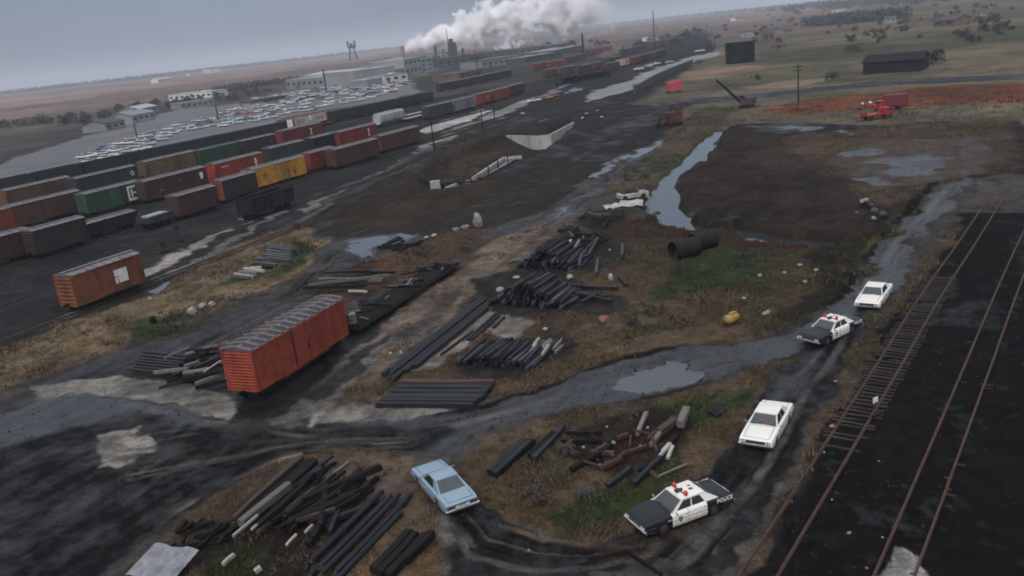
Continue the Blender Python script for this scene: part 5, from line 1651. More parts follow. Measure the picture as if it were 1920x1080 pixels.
# the neat bundle of beams beside the mud road
A, B, C = at(714, 764), at(903, 766), at(727, 723)
ex = (B - A)[:2]
lx = np.hypot(*ex)
ex /= lx
ey = np.array([-ex[1], ex[0]])
for i in range(9):
    sh = [-.45, -.3, -.1, 0, .05, .05, .1, .1, .15][i]
    q = A[:2] + ey * (.22 + i * .43) + ex * sh
    z = gz(*q) + (.24 if i < 8 else .30) + [-.07, .0, .05, -.03, .06, .0, .04, -.02, .03][i]
    mm = BRNW if i == 8 else BEAM
    log((*q, z), (*(q + ex * (lx - .1)), z), .202, "tarred beam in the neat flat bundle beside the mud road" if i < 8 else "rusty brown beam standing on the far edge of the flat bundle beside the mud road", "beams of the flat bundle by the mud road" if i < 8 else None, mm, 'square', "beam", "beam", .20 if i < 8 else .24)
# long poles side by side
P0, P1 = at(716, 708), at(898, 566)
ex = (P1 - P0)[:2]
lx = np.hypot(*ex)
ex /= lx
ey = np.array([ex[1], -ex[0]])
for i in range(6):
    q = P0[:2] + ey * (.05 + i * .40) + ex * [0, .3, -.4, -.8, .6, 1.4][i]
    l = lx + [0, .2, .6, 1.0, -1.0, -3.5][i]
    z = gz(*q) + .22 + (.22 if i in (1, 2) else 0)
    log((*q, z), (*(q + ex * l), z), .20, "long tarred pole in the bundle beside the tan lane", "long tarred poles beside the tan lane", BEAM, 'round', "utility_pole", "pole")
for a in ((876, 641, 932, 590, .17), (884, 640, 938, 593, .15), (826, 668, 888, 622, .12), (925, 617, 946, 596, .15)):
    logpx(*a, "short pole lying on the pale gravel right of the long tarred poles", "short poles on the pale gravel", m=BEAM, name="pole", cat="pole")
# tie piles
pile(at(948, 672)[:2], 27, 21, 3, 3.9, .14, "railway tie in the spread pile beside the flat beam bundle", "railway ties in the spread pile by the beam bundle", .10, spread=[22, 17, 9], mats=[BEAM, BEAM, BEAM, DCON, CHAR])
logpx(858, 688, 912, 640, .17, "long round log along the left edge of the spread tie pile", None, .35, m=BEAM)
pile(at(1035, 650)[:2], 27, 9, 1, 2.2, .12, "railway tie in the thin row right of the spread pile", "railway ties right of the spread pile", .14, mats=[BEAM, GREYW, DCON])
for x, y, x2, y2 in ((995, 672, 1006, 655), (1018, 676, 1030, 658), (1000, 662, 1012, 645)):
    logpx(x, y, x2, y2, .11, "bleached tie on top of the spread pile", "bleached ties on the spread pile", .5, m=PALEW, kind='square', name="railway_tie", cat="railway tie")
pile(at(1004, 562)[:2], 30, 22, 7, 4.2, .155, "railway tie in the tall middle heap", "railway ties in the tall middle heap", .14, spread=[25, 22, 19, 16, 12, 8, 4], mats=[BEAM, BEAM, DCON, CHAR])
for a in ((1040, 545, 1092, 545), (1060, 552, 1140, 563), (1070, 556, 1150, 575), (1088, 543, 1160, 546), (1040, 560, 1090, 552), (1050, 570, 1100, 556), (1090, 578, 1120, 562), (1060, 578, 1085, 566), (1160, 524, 1176, 540)):
    logpx(*a, .15, "loose tie fanned out at the right of the tall middle heap", "loose ties right of the tall middle heap", .25 + random.random() * .3, m=BEAM, kind='square', name="railway_tie", cat="railway tie")
pile(at(1038, 493)[:2], 27, 19, 6, 5.2, .16, "railway tie in the far heap at the end of the tan lane", "railway ties in the far heap by the tan lane", .16, spread=[23, 20, 17, 13, 9, 5], mats=[BEAM, BEAM, CHAR, DCON])
for a, mm in (((1062, 472, 1072, 464), PALEW), ((1076, 474, 1088, 464), GREYW), ((1030, 492, 1044, 483), PALEW), ((1048, 488, 1066, 475), GREYW), ((1086, 506, 1092, 492), DCON), ((1118, 520, 1122, 502), DCON), ((1166, 486, 1168, 472), DCON), ((1105, 482, 1122, 460), DCON), ((1095, 480, 1115, 466), BEAM), ((1055, 510, 1080, 500), BEAM)):
    logpx(*a, .13, "loose board on the right flank of the far tie heap" if mm in (DCON, BEAM) else "pale loose board on the right flank of the far tie heap", "loose boards on the far tie heap" if mm in (DCON, BEAM) else "pale loose boards on the far tie heap", .4, .9, m=mm, kind='square', name="board", cat="board")
for i in range(22):
    q = at(random.uniform(1060, 1140), random.uniform(402, 470))[:2]
    a = random.uniform(0, 3.1)
    l = random.uniform(1.2, 3.2)
    e = np.array([math.cos(a), math.sin(a)]) * l / 2
    z = gz(*q) + random.uniform(.15, .7)
    log((*(q - e), z - .1), (*(q + e), z + random.uniform(-.1, .3)), random.uniform(.09, .2), "splintered black timber in the scrap between the far tie heap and the metal sheets", "splintered timbers behind the far tie heap", random.choice((CHAR, CHAR, DCON)), 'square')
boulder(1143, 470, .22, PALEW, "tiny white object on the weeds right of the far tie heap")
boulder(1146, 525, .35, PALEW, "white stone standing on the weeds right of the middle heap", sq=1.5)
boulder(1068, 523, .5, PALEW, "white stone on top of the ground behind the middle heap")
boulder(938, 545, .55, CONC, "pale concrete lump at the left foot of the middle heap", sq=.6)
boulder(968, 521, .6, CONC, "flat grey slab like stone between the two big tie heaps", sq=.35)
boulder(1134, 602, .75, mat("pink_block", (.20, .085, .085), rough=.8, var=.25), "dull red block on the dry weeds right of the middle heap", sq=.6)
boulder(1022, 618, .0 + .3, PALEW, "small white stone between the middle heap and the spread pile", sq=.5)
boulder(733, 664, .22, PALEW, "white stone on the weeds left of the long tarred poles, left of its twin")
boulder(752, 662, .22, PALEW, "white stone on the weeds left of the long tarred poles, right of its twin")

# culvert pipes
PIPE = mat("galvanised_culvert", (.020, .018, .017), rough=.75, spec=.2, metal=.2, var=.35, scale=2, dirt=(.03, .022, .018))
def culvert(x1, y1, x2, y2, r, label):
    a, b = atg(x1, y1), atg(x2, y2)
    L = float(np.hypot(*(b - a)[:2]))
    root = empty("culvert_pipe", ((a[0] + b[0]) / 2, (a[1] + b[1]) / 2, (a[2] + b[2]) / 2), math.atan2(b[1] - a[1], b[0] - a[0]), label, "culvert pipe", "two big culvert pipes")
    mb = MB()
    ang = np.linspace(0, 2 * math.pi, 28, endpoint=False)
    k = 44
    rings = [[(-L / 2 + L * i / k, (r + .03 * (i % 2)) * math.cos(t), r + (r + .03 * (i % 2)) * math.sin(t)) for t in ang] for i in range(k + 1)]
    inner = [[(x, y * .93, r + (z - r) * .93) for x, y, z in q] for q in (rings[0], rings[-1])]
    mb.loft([inner[0]] + rings + [inner[1], inner[0]], PIPE, caps=False)
    mb.build("pipe", root, True)
culvert(1262, 487, 1306, 478, 1.0, "corrugated culvert pipe lying on the grass, left of the pair")
culvert(1300, 472, 1338, 462, 1.0, "corrugated culvert pipe lying on the grass, right of the pair")
logpx(1273, 515, 1268, 492, .09, "black post leaning by the left culvert pipe", None, .1, 1.4, m=CHAR, name="post", cat="post")
logpx(1378, 505, 1405, 478, .08, "thin dark pole leaning on the green grass right of the culvert pipes", None, .1, 1.3, m=CHAR, name="pole", cat="pole")
# yellow tank on a rusty skid
YEL_ = mat("yellow_tank_paint", (.30, .19, .05), rough=.6, var=.35, scale=3, dirt=(.20, .10, .04))
p = atg(1372, 608)
t = empty("yellow_tank", p, R(35), "small yellow tank on a rusty skid in the weeds", "tank")
t.scale = (.92, .85, .72)
mb = MB()
mb.loft([[(x, rr * math.cos(a), .75 + rr * math.sin(a)) for a in np.linspace(0, 2 * math.pi, 16, endpoint=False)] for x, rr in ((-.75, .2), (-.7, .42), (-.5, .55), (.5, .55), (.7, .42), (.75, .2))], YEL_)
mb.build("tank", t, True)
MB().box((.1, 0, 1.32), (.9, .4, .16), YEL_).tube((-.35, .1, 1.2), (-.35, .1, 1.5), .1, STEEL, 8).build("filler_cap", t)
MB().box((0, .42, .1), (1.8, .12, .2), STEEL).box((0, -.42, .1), (1.8, .12, .2), STEEL).box((-.5, 0, .22), (.12, .9, .2), STEEL).box((.5, 0, .22), (.12, .9, .2), STEEL).build("skid", t)
# timbers on the island right of the blue coupe
for a, mm in (((918, 894, 985, 830), BEAM), ((926, 897, 992, 836), BEAM), ((934, 892, 1000, 832), CHAR), ((1000, 868, 1056, 806), BEAM), ((994, 862, 1040, 818), CHAR)):
    logpx(*a, .20, "heavy dark timber lying on the grass right of the blue coupe", "heavy timbers right of the blue coupe", m=mm, kind='square')
for a, r, mm, lb in (((1196, 820, 1213, 784), .13, GREYW, "grey board leaning up in the middle of the scrap on the grass"), ((1276, 806, 1288, 780), .24, GREYW, "thick grey stump at the right end of the scrap on the grass"), ((1214, 888, 1258, 842), .12, PALEW, "white board at the right of the rusty scrap, nearest the police car"), ((1252, 866, 1262, 846), .10, PALEW, "short pale board next to the white one by the rusty scrap"), ((1138, 918, 1184, 888), .14, BEAM, "dark timber low on the grass below the rusty scrap"), ((1188, 915, 1240, 868), .14, BEAM, "dark timber parallel to the white board by the rusty scrap"), ((1200, 890, 1272, 826), .15, CHAR, "long charred timber along the right of the rusty scrap"), ((1070, 888, 1150, 845), .15, CHAR, "long charred timber along the left of the rusty scrap"), ((1060, 816, 1130, 820), .10, CHAR, "charred board behind the rusty scrap"), ((1052, 832, 1120, 834), .10, CHAR, "second charred board behind the rusty scrap"), ((1236, 820, 1266, 800), .22, BRNW, "brown beam at the top right of the scrap on the grass"), ((1220, 842, 1246, 812), .13, GREYW, "grey board beside the brown beam in the scrap"), ((1230, 900, 1290, 878), .05, GREYW, "thin pale stick in the green grass above the police car")):
    logpx(*a, r, lb, None, r + .1, r + .25, m=mm, kind='square', name="board" if r < .15 else "timber", cat="board" if r < .15 else "timber")
RUST = mat("rust_scrap", (.052, .021, .017), rough=.85, var=.4, scale=4, bump=.5)
for i in range(18):
    q = at(random.uniform(1110, 1230), random.uniform(815, 895))[:2]
    a, l = random.uniform(0, 3.1), random.uniform(.6, 1.9)
    e = np.array([math.cos(a), math.sin(a)]) * l / 2
    z = gz(*q) + random.uniform(.08, .4)
    log((*(q - e), z), (*(q + e), z + random.uniform(-.05, .3)), random.uniform(.05, .13), "rusty broken plank in the reddish scrap on the grass", "rusty planks in the reddish scrap", random.choice((RUST, RUST, CHAR, BRNW)), 'square', "plank", "plank")
k = 0
for x, y, s in ((1094, 840, .14), (1150, 833, .22), (1138, 801, .10), (1214, 803, .13), (1105, 868, .13), (1172, 852, .16), (1125, 873, .12), (1244, 926, .12), (1155, 896, .12), (1200, 838, .14)):
    boulder(x, y, s, PALEW if k % 2 == 0 else CONC, "small pale stone scattered in the reddish scrap on the grass", "pale stones in the reddish scrap")
    k += 1
# heap in the lower left corner
P0, P1 = at(425, 992), at(592, 872)
ex = (P1 - P0)[:2] / np.hypot(*(P1 - P0)[:2])
ey = np.array([ex[1], -ex[0]])
for i in range(62):
    s, wv = random.uniform(-.5, 7.0), random.uniform(.4, 6.6)
    if wv < 1.6:
        l = random.uniform(5, 7.5)
    else:
        l = random.uniform(1.8, 5.5)
    q = P0[:2] + ex * (s * (.55 if wv > 1.6 else .15)) + ey * wv
    a = random.gauss(0, .10 if wv < 2 else .28)
    u = ex * math.cos(a) + ey * math.sin(a)
    z = gz(*q) + .15 + random.uniform(0, .75) * max(.2, 1 - abs(wv - 3) / 5)
    if to_px((*(q + u * l), z))[0] > 725:
        continue
    log((*q, z), (*(q + u * l), z + random.uniform(-.25, .35)), random.uniform(.08, .19), "dark broken timber in the big heap at the lower left", "broken timbers in the lower left heap", random.choice((CHAR, BEAM, CHAR, CHAR, BRNW, BEAM)), 'square')
for a, r, mm, lb, z in (((455, 1005, 548, 933), .22, GREYW, "thick grey timber lying along the top of the lower left heap", .75), ((470, 990, 596, 880), .26, CHAR, "long black beam along the upper edge of the lower left heap", .5), ((440, 985, 570, 868), .18, BRNW, "long brown beam outermost on the upper edge of the lower left heap", .35), ((442, 1030, 490, 992), .07, PALEW, "bright white strip of wood in the lower left heap", .8), ((476, 1016, 502, 996), .06, PALEW, "shorter pale strip of wood in the lower left heap", .75), ((540, 1038, 560, 1020), .06, PALEW, "small pale strip at the lower edge of the heap", .5), ((575, 1014, 590, 1002), .06, PALEW, "small pale strip at the right of the lower left heap", .5), ((420, 1068, 442, 1052), .10, PALEW, "white board at the bottom edge of the picture, below the heap", .3), ((480, 1082, 492, 1076), .12, PALEW, "white board end at the very bottom edge, below the heap", .3), ((535, 925, 590, 886), .10, GREYW, "thin grey pole right of the long black beam in the lower left", .3), ((622, 904, 680, 912), .13, GREYW, "grey board lying flat on the pale earth right of the lower left heap", .15), ((612, 902, 656, 872), .08, GREYW, "thin grey stick crossing the pale earth right of the lower left heap", .12), ((296, 1050, 330, 1028), .16, BEAM, "short dark beam beside the flat metal sheet", .2)):
    logpx(*a, r, lb, None, z, z + .1, m=mm, kind='square', name="board" if r < .15 else "timber", cat="board" if r < .15 else "timber")
P0, P1 = at(562, 1080), at(706, 938)
ex = (P1 - P0)[:2]
lx = np.hypot(*ex)
ex /= lx
ey = np.array([ex[1], -ex[0]])
for i in range(7):
    q = P0[:2] + ey * (i * .38) + ex * random.uniform(-.8, .5)
    z = gz(*q) + .2 + (.3 if i in (1, 3, 4) else 0)
    log((*q, z), (*(q + ex * (lx + random.uniform(-.4, .6))), z), .17, "long dark pole in the row right of the lower left heap", "long poles right of the lower left heap", BEAM, 'round', "pole", "pole")
for a in ((700, 1080, 770, 1005), (712, 1086, 782, 1010), (728, 1090, 800, 1012), (760, 1060, 812, 1008)):
    logpx(*a, .2, "heavy dark timber at the bottom edge, left of the curving track", "heavy timbers at the bottom edge", .3, m=CHAR, kind='square')
logpx(1172, 1034, 1242, 1082, .10, "black pole lying across the muddy track at the bottom, below the nearest police car", None, .1, m=CHAR, name="pole", cat="pole")
for i in range(20):
    q = at(random.uniform(335, 430), random.uniform(985, 1048))[:2]
    a, l = random.uniform(-.2, 1.6), random.uniform(.6, 1.8)
    e = np.array([math.cos(a), math.sin(a)]) * l / 2
    z = gz(*q) + random.uniform(.05, .35)
    log((*(q - e), z), (*(q + e), z + random.uniform(-.1, .2)), random.uniform(.06, .14), "short black broken piece at the left foot of the lower left heap", "black pieces at the foot of the lower left heap", CHAR, 'square')
p = atg(1641, 780)
t = empty("switch_stand", p, R(30), "small switch stand with a white target beside the rusty track", "switch stand")
MB().tube((0, 0, 0), (0, 0, 1.0), .04, STEEL, 6).build("post", t)
MB().box((0, 0, 1.08), (.42, .05, .34), WHITE).build("target", t)
MB().box((0, 0, .08), (.7, .3, .16), IRON).build("base", t)
# litter along the right-hand track
for x, y, s, mm, lb in ((1560, 800, .35, mat("tan_wood", (.30, .17, .11), rough=.8, var=.3), "splintered orange wood chunk beside the rusty track"), (1545, 848, .16, PALEW, "small white scrap beside the rail of the rusty track"), (1592, 1000, .28, mat("tan_wood", (.30, .17, .11)), "brown wood piece lying between the two tracks"), (1648, 865, .14, mat("tan_wood", (.30, .17, .11)), "tiny orange stone between the two tracks"), (1560, 937, .12, PALEW, "tiny pale stone right of the rusty rail"), (1566, 716, .3, mat("tan_wood", (.30, .17, .11)), "pale clod at the edge of the weedy strip"), (1655, 1008, .14, CONC, "pale pebble near the second track"), (1625, 1066, .2, mat("pink_block", (.20, .085, .085)), "dull red lump near the bottom right corner")):
    boulder(x, y, s * .62, mm, lb, sq=.5)
logpx(1625, 378, 1616, 392, .28, "white post stump sticking up on the dark mound", None, .2, 1.0, m=PALEW, name="post", cat="post")
for x, y, s in ((1606, 402, .4), (1640, 398, .6), (1634, 388, .5), (1655, 404, .6), (1638, 412, .4)):
    boulder(x, y, s, random.choice((CONC, DCON, DCON)), "lump of rubble beside the white post stump on the mound", "rubble on the mound")
for x, y in ((1425, 518), (1435, 590), (1440, 586), (1395, 560), (1500, 498), (1530, 508), (1470, 512), (1510, 530)):
    boulder(x, y, random.uniform(.25, .5), CONC, "pale lump of rubble in the grass near the mud road", "rubble in the grass by the mud road", sq=.5)
# ---------------------------------------------------------------- concrete works in the middle
CONCP = mat("pale_concrete", (.36, .36, .34), rough=.75, var=.18, scale=.8, dirt=(.20, .19, .17))
def wall_strip(name, label, pts, th, m, cat="wall", joints=0):
    """upright wall along (x, y, zbottom, ztop) stations"""
    rings = []
    P = [np.array(p, float) for p in pts]
    for i, p in enumerate(P):
        d = P[min(i + 1, len(P) - 1)] - P[max(i - 1, 0)]
        n_ = np.array([-d[1], d[0]]) / np.hypot(d[0], d[1]) * th / 2
        rings.append([(p[0] - n_[0], p[1] - n_[1], p[2]), (p[0] + n_[0], p[1] + n_[1], p[2]), (p[0] + n_[0], p[1] + n_[1], p[3]), (p[0] - n_[0], p[1] - n_[1], p[3])])
    mb = MB()
    mb.loft(rings, m)
    o = mb.build(name)
    return tag(o, label, cat)
a, b, c, d = at(950, 256, 1.5), at(1005, 255, 2.2), at(1031, 252, 2.3), at(1075, 230, 2.3)
a2, d2 = a * .55 + b * .45, c * .35 + d * .65
wall_strip("retaining_wall", "pale concrete headwall with splayed wings at the far end of the sunken cut", [(a[0], a[1], 1.5, 1.8), (a2[0], a2[1], .1, 2.0), (b[0], b[1], -1.3, 2.2), (c[0], c[1], -1.5, 2.3), (d2[0], d2[1], -.1, 2.35), (d[0], d[1], 2.1, 2.4)], .45, CONCP)
a, b = at(806, 339, 1.2), at(824, 337, 1.2)
wall_strip("retaining_wall", "small pale concrete block wall at the near end of the sunken cut", [(a[0], a[1], -1.6, 1.1), (b[0], b[1], -1.6, 1.1)], .9, CONCP)
mb = MB()
zc = -.60
for pg in ([(940, 300), (975, 294), (958, 304), (930, 319), (905, 333), (886, 335), (905, 322)], [(838, 354), (858, 345), (882, 340), (878, 346), (856, 352)]):
    P = [at(x, y, zc) for x, y in pg]
    mb.add([tuple(p) for p in P], [tuple(range(len(P)))], WATER)
o = mb.build("drain_water")
tag(o, kind='structure')
for lb, pp in (("long low pale concrete wall along the wet trough of the sunken cut", ((978, 292), (945, 295), (918, 312), (886, 333))), ("short low pale concrete wall along the near end of the wet trough", ((880, 338), (858, 343), (836, 352)))):
    q = [at(x, y, -.1) for x, y in pp]
    wall_strip("retaining_wall", lb, [(x, y, -1.6, -.05) for x, y, _ in q], .5, CONCP)
a, b = at(826, 343, .1), at(902, 338, .1)
L = float(np.hypot(*(b - a)[:2]))
t = empty("footbridge", ((a[0] + b[0]) / 2, (a[1] + b[1]) / 2, 0), math.atan2(b[1] - a[1], b[0] - a[0]), "dark plank footbridge with a handrail across the sunken cut", "footbridge")
MB().box((0, 0, 0), (L, 1.1, .18), CHAR).build("deck", t)
MB().box((-L / 2 + .3, 0, -1.2), (.3, 1.0, 2.2), CHAR).box((L / 2 - .3, 0, -1.2), (.3, 1.0, 2.2), CHAR).build("trestle", t)
for sg in (-1, 1):
    r = MB()
    r.bar((-L / 2, sg * .5, 1.05), (L / 2, sg * .5, 1.05), .06, .06, IRON)
    for i in range(6):
        r.bar((-L / 2 + .1 + (L - .2) * i / 5, sg * .5, .09), (-L / 2 + .1 + (L - .2) * i / 5, sg * .5, 1.02), .07, .07, IRON)
    r.build("handrail", t)
for k, (x, y) in enumerate(((916, 322), (934, 311), (952, 301))):
    p = at(x, y, -.5)
    o = MB().tube((0, 0, -.8), (0, 0, 1.4), .12, IRON, 8).box((0, 0, 1.4), (.3, .3, .06), IRON).build("post")
    o.location = tuple(p)
    tag(o, "dark post standing in the water of the sunken cut", "post", "posts in the sunken cut")
for x, y, s in ((980, 214, .9), (1100, 214, .8), (1092, 222, .7), (1128, 220, .7), (1120, 208, .6)):
    boulder(x, y, s, CONCP, "pale lump of concrete on the black mud behind the headwall", "concrete lumps behind the headwall", sq=.5)

# ---------------------------------------------------------------- poles and masts
def pole(px, py, top, label, r=.14, arms=1, group="utility poles along the yard"):
    p = atg(px, py)
    d = float(np.linalg.norm(p - np.array([0, 0, CAM_H])))
    h = (py - top) * d / F_PX * 1.02
    t = empty("utility_pole", p, R(-30), label, "utility pole", group)
    MB().tube((0, 0, -.3), (0, 0, h), r, CHAR, 8, r * .65).build("pole", t)
    for k in range(arms):
        z = h - .5 - k * .9
        c = MB().bar((-1.2, .12, z), (1.2, .12, z), .12, .12, CHAR).build("crossarm", t)
        ins = MB()
        for q in (-1.05, -.6, .6, 1.05):
            ins.tube((q, .12, z + .06), (q, .12, z + .24), .05, mat("insulator", (.10, .14, .14), rough=.2), 6)
        ins.build("insulators", c)
    return t
pole(815, 283, 228, "tall dark utility pole nearest of the row, in front of the pale sand", .16, 1)
pole(906, 247, 200, "dark utility pole second in the row, beside the yard sand", .16, 1)
pole(928, 228, 182, "dark utility pole third in the row, just right of the second", .16, 1)
pole(1497, 192, 130, "utility pole on the grass left of the rusty red earth", .2, 2, None)
pole(897, 147, 112, "dark pole in front of the plant's far sheds", .3, 1, None)
pole(1228, 92, 28, "tall thin mast rising above the horizon at the right", .45, 0, None)
pole(1094, 100, 66, "dark chimney like post under the steam plume", 1.1, 0, None)
pole(612, 170, 133, "thick brown post in front of the grey warehouse", .55, 0, None)
pole(844, 116, 60, "thin aerial mast beside the dark plant tower", .5, 0, None)
pole(258, 262, 236, "pole at the corner of the car park on the far left", .25, 1, None)
pole(410, 228, 200, "dark pole among the parked cars", .3, 1, None)
pole(1171, 120, 90, "slim pole in the distant yard", .35, 1, None)
pole(1045, 165, 140, "slim pole beside the distant tank cars", .3, 1, None)
pole(1340, 92, 70, "slim pole left of the black tank", .3, 1, None)
# lookout tower
p = at(663, 113)
dd = float(np.hypot(p[0], p[1]))
S = dd / F_PX
t = empty("lookout_tower", p, R(10), "dark steel tower with a forked head on the skyline left of the steam", "tower")
h = 34 * S
mb = MB()
for sx in (-1, 1):
    for sy in (-1, 1):
        mb.bar((sx * 7 * S, sy * 7 * S, 0), (sx * 3.5 * S, sy * 3.5 * S, h * .62), 1.7 * S, 1.7 * S, IRON)
for k in range(4):
    z0, z1 = h * .62 * k / 4, h * .62 * (k + 1) / 4
    w0, w1 = 7 - 3.5 * k / 4, 7 - 3.5 * (k + 1) / 4
    for sy in (-1, 1):
        mb.bar((-w0 * S, sy * w0 * S, z0), (w1 * S, sy * w1 * S, z1), .5 * S, .5 * S, IRON)
mb.build("legs", t)
MB().box((0, 0, h * .68), (14 * S, 12 * S, h * .14), IRON).build("cabin", t)
MB().box((-6 * S, 0, h * .86), (3.2 * S, 8 * S, h * .24), IRON).box((6 * S, 0, h * .86), (3.2 * S, 8 * S, h * .24), IRON).box((0, 0, h * .80), (5 * S, 6 * S, h * .14), IRON).build("head", t)

# ---------------------------------------------------------------- buildings
WGL = mat("dark_window", (.03, .035, .04), rough=.15, var=.2)
def building(xL, yL, xR, yR, hpx, depth, wall, roofm, label, roof='flat', win=0, rows=1, cat="building", name="building", group=None, door=True, chim=None):
    a, b = at(xL, yL), at(xR, yR)
    d = (b - a)[:2]
    L = float(np.hypot(*d))
    mid = (a + b) / 2
    h = hpx * float(np.hypot(mid[0], mid[1])) / F_PX
    rz = math.atan2(d[1], d[0])
    nn = np.array([-d[1], d[0]]) / L
    c = mid[:2] + nn * depth / 2
    t = empty(name, (c[0], c[1], 0), rz, label, cat, group)
    mb = MB().box((0, 0, h / 2), (L, depth, h), wall)
    if roof == 'gable':
        rp = min(h * .5, depth * .25)
        for sx in (-1, 1):
            x = sx * (L / 2 - .02)
            mb.add([(x, -depth / 2, h), (x, depth / 2, h), (x, 0, h + rp)], [(0, 1, 2)], wall)
    mb.build("wall", t)
    o = depth * .02 + .1
    if roof == 'gable':
        r = MB()
        for sg in (-1, 1):
            q = [(-L / 2 - o, sg * (depth / 2 + o), h - o * rp / depth * 2), (L / 2 + o, sg * (depth / 2 + o), h - o * rp / depth * 2), (L / 2 + o, 0, h + rp), (-L / 2 - o, 0, h + rp)]
            r.add(q + [(x, y, z + .22) for x, y, z in q], [(0, 1, 2, 3), (4, 5, 6, 7), (0, 1, 5, 4), (1, 2, 6, 5), (3, 0, 4, 7)], roofm)
        ro = r.build("roof", t)
    else:
        ro = MB().box((0, 0, h + .25), (L + .4, depth + .4, .5), roofm).build("roof", t)
        if L > 14:
            MB().box((L * .2, 0, h + .5 + h * .06), (L * .14, depth * .3, h * .12), wall).build("roof_vent", ro)
    if chim:
        MB().box((L * chim, 0, h + rp * .8 if roof == 'gable' else h + .8), (1, 1, 2.2), BRNW).build("chimney", ro)
    ww = L / max(win, 1) * .5
    wh = h / rows * .32
    for rw in range(rows):
        for i in range(win):
            f = MB().box((-L / 2 + L * (i + .5) / win, -depth / 2 - .04, h * (rw + .55) / rows), (ww, .10, wh), WGL)
            f.build("window", t)
    if door and L > 8:
        MB().box((-L * .32 if win else L * .1, -depth / 2 - .07, h * .19), (L * .07, .14, h * .38), mat("shed_door", (.10, .10, .10), rough=.6)).build("door", t)
    return t
WGY, WLT, WDK, WWH, WBR, RPAL = (mat("grey_cladding", (.20, .22, .22), rough=.7, var=.15, scale=.05), mat("light_cladding", (.25, .27, .28), rough=.7, var=.15, scale=.05), mat("dark_cladding", (.045, .048, .052), rough=.7, var=.25, scale=.08), mat("white_wall", (.60, .60, .58), rough=.7, var=.12, scale=.1), mat("brown_brick", (.13, .075, .06), rough=.8, var=.2, scale=.2), mat("pale_roof", (.36, .38, .40), rough=.6, var=.12, scale=.05))
building(538, 167, 664, 160, 16, 30, WGY, WLT, "long grey warehouse with a pale roof, behind the car park", win=12, rows=1)
building(572, 151, 660, 145, 8, 40, WGY, RPAL, "pale roofed shed rising behind the long grey warehouse", 'gable', win=6)
building(666, 160, 742, 149, 24, 40, WLT, RPAL, "big pale grey plant block right of the long warehouse", win=0)
building(690, 163, 720, 158, 12, 14, WGY, RPAL, "small grey lean-to in front of the big pale plant block", win=0)
building(722, 158, 765, 151, 14, 16, WWH, WGY, "pale low plant building in front of the white shed", win=3)
building(700, 152, 772, 140, 14, 20, WGY, RPAL, "low grey shed in front of the big pale plant block", win=3)
building(761, 142, 792, 136, 28, 30, WLT, RPAL, "pale plant building with a white roof, second from the big block", win=4, rows=2)
building(790, 136, 813, 132, 22, 22, WLT, WGY, "narrow grey plant tower block", win=2, rows=3)
building(742, 118, 800, 114, 7, 30, WDK, WDK, "dark low roofed hall at the foot of the steam", win=5)
building(800, 116, 838, 112, 12, 30, WGY, WDK, "grey hall below the dark stacks", win=4)
building(822, 128, 905, 118, 16, 30, WDK, WDK, "dark plant hall below the twin stacks", win=6)
building(870, 112, 1034, 96, 9, 60, WDK, WDK, "very long dark shed on the skyline under the steam", win=14)
building(905, 128, 985, 116, 12, 25, WGY, WDK, "grey shed right of the dark plant hall", win=8)
building(985, 118, 1040, 108, 9, 25, WDK, WGY, "small dark shed behind the distant red boxcars", win=5)
building(862, 150, 905, 140, 10, 18, WBR, WDK, "low brick shed below the dark plant hall", win=4)
building(1040, 104, 1096, 92, 8, 30, WDK, WGY, "dark shed right of the long skyline shed", win=5)
building(1240, 84, 1290, 76, 6, 30, WDK, WDK, "low dark shed on the far right of the yard", win=4)
building(318, 190, 398, 183, 10, 18, WWH, RPAL, "long white low building beyond the car park at the left", win=8)
building(250, 232, 292, 223, 13, 14, WLT, WGY, "white house with a grey roof at the far left edge of the car park", 'gable', win=4, chim=.2)
building(262, 216, 296, 209, 10, 12, WLT, RPAL, "second pale house behind the first at the far left", 'gable', win=3)
building(200, 246, 236, 238, 12, 12, WGY, WDK, "white house beyond the left edge of the car park", 'gable', win=3)
building(340, 205, 402, 196, 9, 14, WGY, WGY, "grey shed between the white low building and the car park", win=6)
building(297, 155, 320, 152, 5, 20, WWH, RPAL, "lone white barn in the far fields at the left", 'gable', win=3)
building(380, 138, 392, 137, 4, 14, WWH, RPAL, "tiny white farmhouse on the left horizon", 'gable', win=2)
building(398, 136, 408, 135, 3.5, 14, WWH, RPAL, "tiny white farmhouse beside another on the left horizon", 'gable', win=2)
building(356, 142, 364, 141, 3, 14, WWH, WGY, "tiny grey roofed farm shed on the left horizon", 'gable', win=2)
building(480, 196, 536, 186, 6, 12, WBR, WDK, "low brown shed between the two rows of parked cars", win=5)
for k, (a, b, y, h, m) in enumerate(((1432, 1452, 78, 14, WBR), (1414, 1426, 68, 7, WLT), (1556, 1572, 40, 5, WLT), (1660, 1680, 42, 6, WLT), (1500, 1520, 44, 7, WBR), (1470, 1484, 62, 6, WGY), (1220, 1234, 76, 6, WWH), (1560, 1580, 22, 4, WWH), (1380, 1394, 38, 4, WWH), (1750, 1790, 50, 10, WBR), (1830, 1850, 30, 7, WGY))):
    building(a, y + 1, b, y - 1, h, 12, m, WDK, ["brown house standing alone on the grass right of the black tank", "small white house above the black tank", "small white house near the long dark wood", "white house at the right edge near the horizon", "brown house in the far scrub", "grey shed in the far scrub", "white shed at the far right of the yard", "tiny white house on the right horizon", "tiny white house on the horizon above the tank", "brown house in the field at the right edge", "white house in the field at the right edge"][k], 'gable', win=2, name="house", cat="house")
